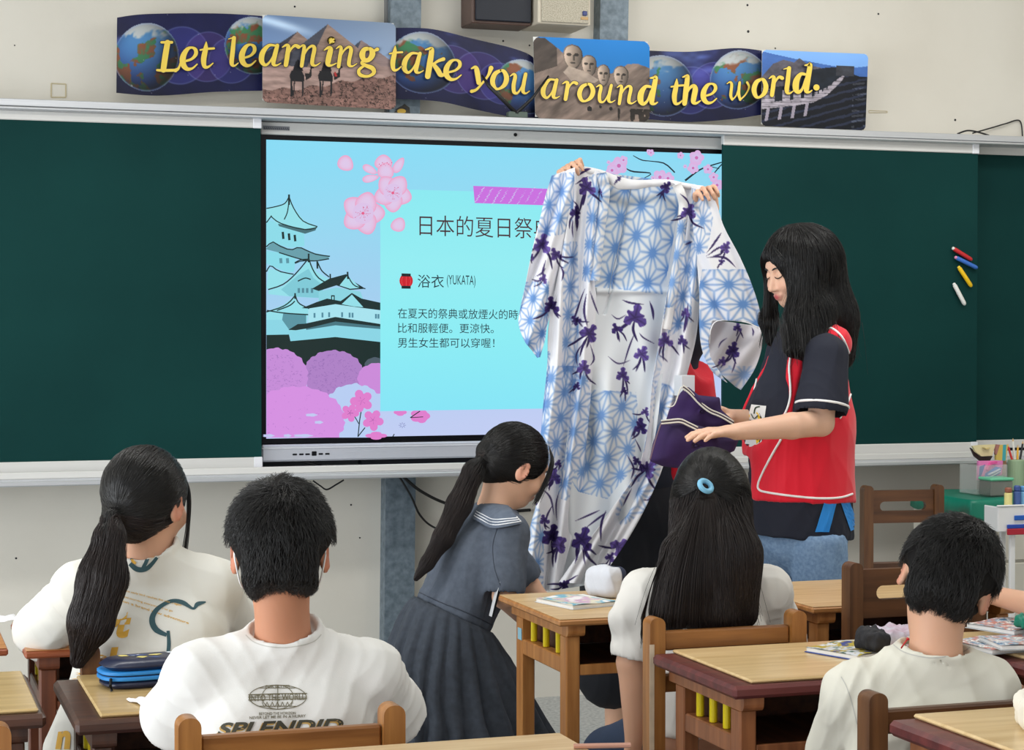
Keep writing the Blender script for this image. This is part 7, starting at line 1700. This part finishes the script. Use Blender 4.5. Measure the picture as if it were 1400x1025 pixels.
def paint_iris(x, y, C, cx, cy, s, rot, seed, leaves=3):
    r = random.Random(seed); R = s*3.4; m = (np.abs(x-cx) < R) & (np.abs(y-cy) < R)
    if not m.any(): return
    xs, ys = x[m], y[m]; c = C[m]; ink = np.array(((84, 66, 132), (64, 48, 110), (98, 78, 148))[seed % 3], float); dark = np.array((52, 40, 88), float)
    for i in range(leaves):
        a = rot+PI/2+r.uniform(-.9, .9); L_ = s*r.uniform(1.4, 2.7); b = a+r.uniform(-.7, .7)
        P = spline([(cx+s*.2*math.cos(a), cy+s*.2*math.sin(a)), (cx+L_*.5*math.cos(a), cy+L_*.5*math.sin(a)), (cx+L_*.5*math.cos(a)+L_*.5*math.cos(b), cy+L_*.5*math.sin(a)+L_*.5*math.sin(b))], 9)
        d, t = seg_d(xs, ys, P); w = (.5+s*.075)*np.sin(np.clip(t*PI, .15, PI))**.7; k = np.clip((w-d)/.7+.5, 0, 1)[:, None]; c = c*(1-k)+dark*k
    for i, (a, L_, w) in enumerate(((0, 1.0, .42), (2.2, .95, .44), (-2.1, .9, .40), (1.1, .7, .28), (-1.0, .75, .30))):
        a = rot-PI/2+a+r.uniform(-.25, .25); L_ = L_*s; dx = xs-cx; dy = ys-cy; p = dx*math.cos(a)+dy*math.sin(a); q = -dx*math.sin(a)+dy*math.cos(a)
        t = p/L_; wd = w*s*np.sqrt(np.clip(t, 0, 1))*np.sqrt(np.clip(1.02-t, 0, 1))*1.5*(1+.25*np.sin(t*9+i))
        k = (np.clip((wd-np.abs(q))/.8+.5, 0, 1)*((t > 0) & (t < 1.02)))[:, None]; sh = (.85+.35*np.clip(t, 0, 1))[:, None]*(1-.25*np.exp(-(q/(.05*s+.4))**2))[:, None]
        c = c*(1-k)+np.clip(ink*sh, 0, 255)*k
    C[m] = c
IR = [(802, 256, 14, -.3), (787, 291, 10, .4), (741, 334, 15, .2), (760, 348, 10, -.4), (754, 418, 13, 0), (743, 382, 7, .5), (805, 456, 14, .5), (788, 438, 8, -.6), (798, 503, 11, .1), (868, 434, 18, .2), (843, 450, 9, -.4), (877, 484, 12, .3), (851, 513, 11, 0), (853, 535, 6, .2),
      (909, 466, 12, -.2), (941, 290, 12, .2), (910, 256, 9, .8), (992, 338, 9, .6), (986, 358, 5, 1.2), (1002, 479, 12, .3), (987, 494, 7, .1), (1008, 448, 7, 0), (876, 583, 12, .1), (882, 563, 7, .4), (886, 641, 14, .6), (870, 630, 7, -.4), (757, 652, 12, .1), (763, 634, 6, .3),
      (754, 733, 17, .1), (765, 745, 12, .7), (744, 711, 8, -.3), (796, 738, 18, .2), (846, 748, 14, .8), (834, 762, 8, .4), (771, 800, 9, 1.0), (731, 687, 5, 0), (891, 681, 5, .4), (789, 528, 6, .3), (937, 428, 7, .1), (933, 466, 8, .0), (846, 244, 4, 1.0), (726, 352, 5, .3), (820, 262, 4, 0)]
ARC = [([(800, 395), (790, 420), (782, 445)], 1.3), ([(802, 402), (799, 425), (803, 447)], 1.5), ([(806, 398), (812, 415), (818, 430)], 1.2), ([(797, 470), (788, 485), (790, 500)], 1.2), ([(806, 470), (812, 490), (806, 500)], 1.1), ([(851, 410), (862, 414), (880, 416)], 1.4), ([(888, 412), (892, 425), (893, 438)], 1.8), ([(836, 430), (845, 436), (856, 430)], 1.0), ([(868, 455), (860, 475), (852, 500)], 1.2), ([(874, 455), (880, 462), (895, 470)], 1.0), ([(831, 487), (845, 497), (862, 492)], 1.0), ([(900, 485), (908, 490), (913, 495)], 1.0),
       ([(786, 712), (805, 704), (820, 697)], 1.3), ([(800, 722), (818, 708), (829, 700)], 1.4), ([(828, 698), (822, 715), (821, 740)], 1.8), ([(786, 770), (790, 758), (793, 745)], 1.3), ([(800, 772), (798, 760), (796, 748)], 1.2), ([(808, 768), (804, 758), (800, 750)], 1.1), ([(740, 668), (752, 680), (757, 705)], 1.3), ([(764, 672), (760, 690), (762, 712)], 1.2), ([(857, 622), (866, 640), (862, 655)], 1.3), ([(863, 668), (857, 680), (852, 692)], 1.2), ([(868, 600), (874, 612), (876, 618)], 1.0),
       ([(791, 240), (800, 233), (808, 231)], 2.0), ([(786, 252), (796, 246), (804, 241)], 1.3), ([(783, 274), (790, 282), (793, 292)], 1.2), ([(783, 300), (782, 312), (783, 325)], 1.0), ([(966, 346), (978, 330), (986, 318)], 1.5), ([(966, 350), (980, 340), (992, 335)], 1.3), ([(967, 352), (990, 352), (1006, 366)], 1.5), ([(930, 265), (940, 275), (945, 290)], 1.4), ([(936, 335), (942, 332), (947, 330)], 1.4), ([(941, 415), (938, 440), (935, 455)], 2.0), ([(1013, 452), (1008, 462), (1004, 474)], 1.0), ([(994, 462), (986, 468), (982, 476)], 1.0), ([(1006, 490), (1004, 500), (1000, 510)], 1.0), ([(1028, 448), (1030, 454), (1029, 460)], 1.2),
       ([(746, 356), (742, 372), (745, 384)], 1.2), ([(765, 360), (770, 372), (768, 384)], 1.1), ([(733, 378), (740, 374), (746, 366)], 1.2), ([(872, 756), (862, 762), (850, 770)], 1.4), ([(828, 770), (820, 778), (812, 790)], 1.3), ([(790, 786), (780, 792), (770, 796)], 1.3), ([(755, 690), (748, 704), (746, 716)], 1.2)]
def poly_mask(x, y, P): return inpoly(x, y, P)
def fabric(x, y, base, stars, seed=0, wear=True):
    C = np.tile(np.array(base, float), (len(x), 1))
    for P, v1, v2, org, g in stars:
        m = inpoly(x, y, P)
        if m.any():
            k = hemp_star(x[m], y[m], v1, v2, org)[:, None]*g; blue = np.array((104, 146, 204), float); C[m] = C[m]*(1-k)+blue*k
    for pts, w in ARC:
        P = spline(pts, 10); bb = (x > P[:, 0].min()-4) & (x < P[:, 0].max()+4) & (y > P[:, 1].min()-4) & (y < P[:, 1].max()+4)
        if bb.any():
            d, t = seg_d(x[bb], y[bb], P); k = np.clip((w*np.sin(np.clip(t*PI, .2, PI))-d)/.7+.5, 0, 1)[:, None]; C[bb] = C[bb]*(1-k)+np.array((62, 48, 98))*k
    for i, (cx, cy, s, r_) in enumerate(IR): paint_iris(x, y, C, cx, cy, s*1.02, r_, i+seed, 3 if s > 8 else 2)
    return C
YUK = thing('yukata', 'white summer yukata with blue hemp-leaf stars and purple irises held up before the screen', 'yukata', at(845, 800, YB))
def cloth(name, L_, R_, depth, base, stars, du=.9, fold=None, trim=None, yoff=0.0, label=None):
    L_ = np.array(L_, float); R_ = np.array(R_, float); hgt = max(np.ptp(L_[:, 1]), np.ptp(R_[:, 1])); wid = np.abs(R_[:, 0]-L_[:, 0]).max()
    nv = int(hgt/du)+2; nu = int(wid/du)+2; v = np.linspace(0, 1, nv)
    tl = np.linspace(0, 1, len(L_)); sl = spline(L_, nv*3); sr = spline(R_, nv*3); f = lambda S_, v_: np.stack([np.interp(v_, np.linspace(0, 1, len(S_)), S_[:, k]) for k in (0, 1)], -1)
    A = f(sl, v); B_ = f(sr, v); u = np.linspace(0, 1, nu); U, V_ = np.meshgrid(u, v)
    px = A[:, 0][:, None]*(1-U)+B_[:, 0][:, None]*U; py = A[:, 1][:, None]*(1-U)+B_[:, 1][:, None]*U
    D = YB+yoff+depth(U, V_, px, py)
    R3 = FW_[None, None]+RT_[None, None]*((px-700)/FPX)[..., None]+UP_[None, None]*((512.5-py)/FPX)[..., None]
    P = np.array(CAM)+R3*(D/R3[..., 1])[..., None]
    J, I = np.meshgrid(np.arange(nv-1), np.arange(nu-1), indexing='ij'); k = lambda j, i: j*nu+i
    Q = np.stack([k(J, I), k(J+1, I), k(J+1, I+1), k(J, I+1)], -1).reshape(-1, 4); x = px.ravel(); y = py.ravel()
    if trim: m = inpoly(x, y, trim); Q = Q[~m[Q].any(1)]
    used = np.unique(Q); rem = np.full(nu*nv, -1); rem[used] = np.arange(len(used)); Q = rem[Q]
    C = lin(np.clip(fabric(x[used], y[used], base, stars), 0, 255))
    o = mk(name, P.reshape(-1, 3)[used], Q, M_yuk, YUK, True, colors=C, label=label)
    md = o.modifiers.new('s', 'SOLIDIFY'); md.thickness = .0012; md.offset = 1; return P, nu, nv
FW_, RT_, UP_ = arr(FW), arr(RT), arr(UP)
def folds(amp, items):
    def f(U, V_, px, py):
        d = np.zeros_like(U)
        for a, k, ph, dr, sh in items: s = np.sin(2*PI*(U*k+ph+dr*V_)); d += a*(np.sign(s)*np.abs(s)**sh)*(.35+.65*np.clip(V_*3, 0, 1))
        return d*amp
    return f
WB = (238, 238, 242)
# inner back seen through the open front
bs = [([(815, 236), (935, 236), (925, 300), (915, 360), (906, 402), (810, 392), (812, 330)], (-7, 41), (29, -17), (877, 281), 1.0),
      ([(795, 532), (870, 536), (872, 560), (866, 640), (830, 682), (790, 672), (770, 640), (780, 580)], (-10, 35), (28, -12), (812, 603), .9),
      ([(700, 700), (720, 700), (740, 810), (700, 810)], (-10, 35), (28, -12), (812, 603), .9)]
def dback(U, V_, px, py):
    seam = np.interp(py.ravel(), [240, 255, 400, 430, 800], [864, 862, 835, 826, 800]).reshape(py.shape); g = np.exp(-((px-seam)/2.2)**2)*(py < 430)*.010
    f = .022*np.sin((px-.22*(py-400))*.085)*np.clip((py-380)/120, 0, 1)+.010*np.sin((px+.1*py)*.16+1)*np.clip((py-420)/100, 0, 1)+.006*np.sin(px*.09+py*.02)
    return .045+g+f-.02*np.clip((py-420)/150, 0, 1)-.010*np.exp(-((py-398)/4)**2)*(px > 815)
cloth('inner_back', [(808, 234), (806, 300), (798, 400), (790, 500), (775, 600), (765, 700), (750, 808)], [(936, 250), (932, 300), (916, 400), (905, 520), (895, 600), (868, 700), (812, 798)], dback, (226, 230, 233), bs)  # greyer base: reversed print, with interior shade put into the colour
MB().tube(spline([arr(at(x, y, YB+.040)) for x, y in ((864, 250), (862, 262), (850, 320), (838, 370), (832, 402))], 30), .0011, 6).build('back_seam', mat('seam_blue_grey', (150, 160, 172), .9), YUK, smooth=True)
# left front with collar band
ls = [([(805, 238), (828, 238), (832, 262), (822, 330), (816, 388), (796, 384), (800, 330), (803, 280)], (-4, 36), (22, -16), (814, 262), .95),
      ([(770, 330), (790, 330), (792, 500), (780, 560), (768, 500)], (-3, 38), (18, -18), (779, 392), .85),
      ([(735, 500), (800, 500), (812, 560), (806, 640), (790, 690), (762, 680), (768, 620), (735, 640)], (-6, 35), (24, -16), (784, 590), .9), ([(735, 480), (752, 480), (750, 640), (735, 640)], (-2, 36), (16, -18), (744, 520), .9), ([(700, 690), (736, 690), (744, 730), (742, 812), (700, 812)], (-6, 36), (22, -16), (734, 770), .9)]
def dleft(U, V_, px, py):
    s = (px-np.interp(py.ravel(), [230, 500, 810], [790, 775, 738]).reshape(py.shape))
    f = .019*np.sin(s*.17+.8)+.011*np.sin(s*.36+py*.006)+.012*np.tanh((px-np.interp(py.ravel(), [230, 400, 560, 810], [800, 768, 764, 742]).reshape(py.shape))/2.5)*np.clip((py-300)/80, 0, 1)
    return f*np.clip((py-225)/60, .25, 1)
cloth('left_front', [(783, 226), (776, 300), (762, 380), (750, 445), (748, 500), (742, 560), (738, 620), (735, 680), (725, 722), (718, 770), (713, 808)], [(820, 234), (829, 262), (820, 320), (813, 385), (815, 410), (812, 480), (806, 560), (800, 620), (794, 690), (778, 750), (764, 807)], dleft, WB, ls)
# right front
rs = [([(926, 320), (945, 330), (945, 440), (915, 460), (905, 430), (915, 380)], (-6, 37), (20, -18), (925, 349), .95), ([(950, 260), (960, 300), (960, 420), (940, 400), (944, 300)], (-4, 38), (20, -18), (950, 372), .9),
      ([(900, 460), (915, 455), (890, 560), (880, 620), (868, 600), (880, 540)], (-8, 34), (20, -14), (888, 520), .5), ([(895, 520), (925, 530), (915, 600), (900, 625), (892, 570)], (-8, 34), (24, -12), (903, 556), .85), ([(860, 650), (905, 625), (900, 660), (880, 700), (850, 720), (840, 700)], (-16, 30), (30, -2), (872, 672), .8)]
def dright(U, V_, px, py):
    s = px-np.interp(py.ravel(), [250, 500, 650, 800], [945, 915, 880, 800]).reshape(py.shape)
    return (.019*np.sin(s*.16+2)+.010*np.sin(s*.33+py*.012)+.010*np.tanh((s+12)/2.5))*np.clip((py-240)/60, .2, 1)-.012*np.clip((py-620)/100, 0, 1)
cloth('right_front', [(914, 247), (932, 262), (929, 300), (922, 350), (912, 400), (904, 450), (892, 520), (886, 580), (872, 640), (840, 690), (800, 745), (764, 796)], [(950, 252), (954, 300), (957, 350), (957, 400), (952, 460), (940, 508), (926, 560), (916, 605), (902, 650), (878, 702), (850, 750), (816, 799)], dright, WB, rs)
# collar strip along the neckline, and the top edge between the hands
def strip(name, pts, w, Y, stars, bow=.008):
    P = spline(np.array(pts, float), 60); t = np.gradient(P, axis=0); t /= np.linalg.norm(t, axis=1)[:, None]; nn = np.c_[-t[:, 1], t[:, 0]]
    A = P+nn*w/2; B_ = P-nn*w/2; A, B_ = (A, B_) if A[:, 0].mean() < B_[:, 0].mean() else (B_, A)
    cloth(name, A, B_, lambda U, V_, px, py: -bow*np.sin(PI*U)+.003*np.sin(V_*30), (228, 227, 227), stars, yoff=Y)
strip('collar_band', [(822, 236), (827, 262), (821, 310), (813, 384)], 13, -.012, [([(800, 236), (840, 236), (840, 384), (800, 384)], (-4, 36), (22, -16), (820, 268), .9)])
strip('collar_band', [(925, 252), (934, 278), (930, 330), (921, 390), (911, 450)], 12, -.012, [([(905, 300), (945, 300), (945, 420), (900, 420)], (-6, 37), (20, -18), (925, 349), .9)])
cloth('shoulder_edge', [(783, 224), (783, 240)], [(950, 250), (950, 262)], lambda U, V_, px, py: .03+.01*np.sin(U*20), (238, 236, 236), []) if False else None
def top_edge(U, V_, px, py): return .012+.010*np.sin(px*.13)+.02*V_
P_ = np.array([(783, 226), (800, 228), (820, 232), (842, 240), (866, 246), (892, 246), (915, 246), (935, 250), (952, 253)], float)
TL = spline(P_, 60); 
def strip_h(name, T, h, fn, base, stars):
    B2 = T+np.c_[np.zeros(len(T)), h]
    nv = 16; rows = [(T*(1-k)+B2*k) for k in np.linspace(0, 1, nv)]; V = []; xs, ys = [], []
    for j, rr in enumerate(rows):
        for i, (x, y) in enumerate(rr): d = YB+fn(i/(len(T)-1), j/(nv-1), x, y); p = at(x, y, d); V.append(p[:]); xs.append(x); ys.append(y)
    n = len(T); o = mk(name, V, [(j*n+i, (j+1)*n+i, (j+1)*n+i+1, j*n+i+1) for j in range(nv-1) for i in range(n-1)], M_yuk, YUK, True, colors=lin(np.clip(fabric(np.array(xs), np.array(ys), base, stars), 0, 255)))
    md = o.modifiers.new('s', 'SOLIDIFY'); md.thickness = .0015; md.offset = 1
T3 = spline(P_, 170); strip_h('back_collar', T3, np.interp(T3[:, 0], [783, 820, 845, 862, 890, 925, 952], [8, 10, 18, 13, 9, 8, 6]), lambda u, v, x, y: .004+.022*math.sin(PI*v)*0-.006*math.sin(PI*v)+.004*math.sin(x*.2), (226, 225, 227), [])
# sleeves
ss = [([(735, 240), (785, 235), (783, 300), (770, 320), (735, 325)], (-3, 36), (18, -18), (768, 262), .95), ([(700, 385), (750, 385), (750, 490), (700, 490)], (-4, 30), (20, -12), (729, 408), 1.0)]
cloth('left_sleeve', [(754, 240), (745, 270), (738, 300), (728, 340), (718, 390), (710, 428), (710, 447), (718, 467), (728, 480), (735, 489)], [(786, 229), (787, 270), (784, 310), (774, 350), (764, 395), (754, 425), (748, 447), (745, 465), (741, 478), (738, 488)], lambda U, V_, px, py: -.020+.016*np.sin((px+.28*py)*.19)+.008*np.sin((px+.35*py)*.33+1)-.01*np.sin(PI*U), (236, 236, 242), ss)
rsl = [([(960, 368), (1020, 368), (1060, 470), (1040, 540), (955, 540), (950, 430)], (39, 0), (-19.5, 27), (996, 389), 1.0), ([(940, 255), (965, 262), (975, 300), (966, 345), (945, 350)], (-4, 36), (20, -18), (960, 302), .9)]
OPEN = [(974, 439), (1000, 438.5), (1022, 441), (1044, 450), (1060, 470), (1050, 545), (1012, 545), (990, 517), (972, 488), (969, 466)]
cloth('right_sleeve', [(945, 252), (947, 300), (952, 350), (956, 400), (956, 440), (960, 478), (972, 505), (990, 520), (1000, 526)], [(962, 254), (978, 275), (990, 310), (1012, 352), (1029, 392), (1040, 430), (1043, 465), (1034, 500), (1014, 532)], lambda U, V_, px, py: -.022+.012*np.sin((px-.45*py)*.13)+.006*np.sin((px-.4*py)*.27+1)-.025*np.sin(PI*U)*np.clip(V_*2, 0, 1), WB, rsl, trim=OPEN)
lin_s = [([(960, 500), (1040, 500), (1030, 540), (960, 540)], (39, 0), (-19.5, 27), (978, 512), .7)]
cloth('sleeve_lining', [(966, 436), (966, 460), (968, 480), (980, 505), (1005, 528)], [(1038, 446), (1042, 462), (1039, 485), (1030, 508), (1013, 533)], lambda U, V_, px, py: .035-.03*np.sin(PI*V_)*.5+.009*np.sin((px+.7*py)*.17), (214, 210, 214), lin_s)
mb = MB(); P = spline([arr(at(x, y, YB-.045)) for x, y in ((970, 470), (972, 450), (980, 439), (1000, 438), (1022, 441), (1037, 448))], 30); mb.tube(P, .0016, 6).build('opening_hem', mat('hem_white', (246, 246, 248), .7), YUK, smooth=True)
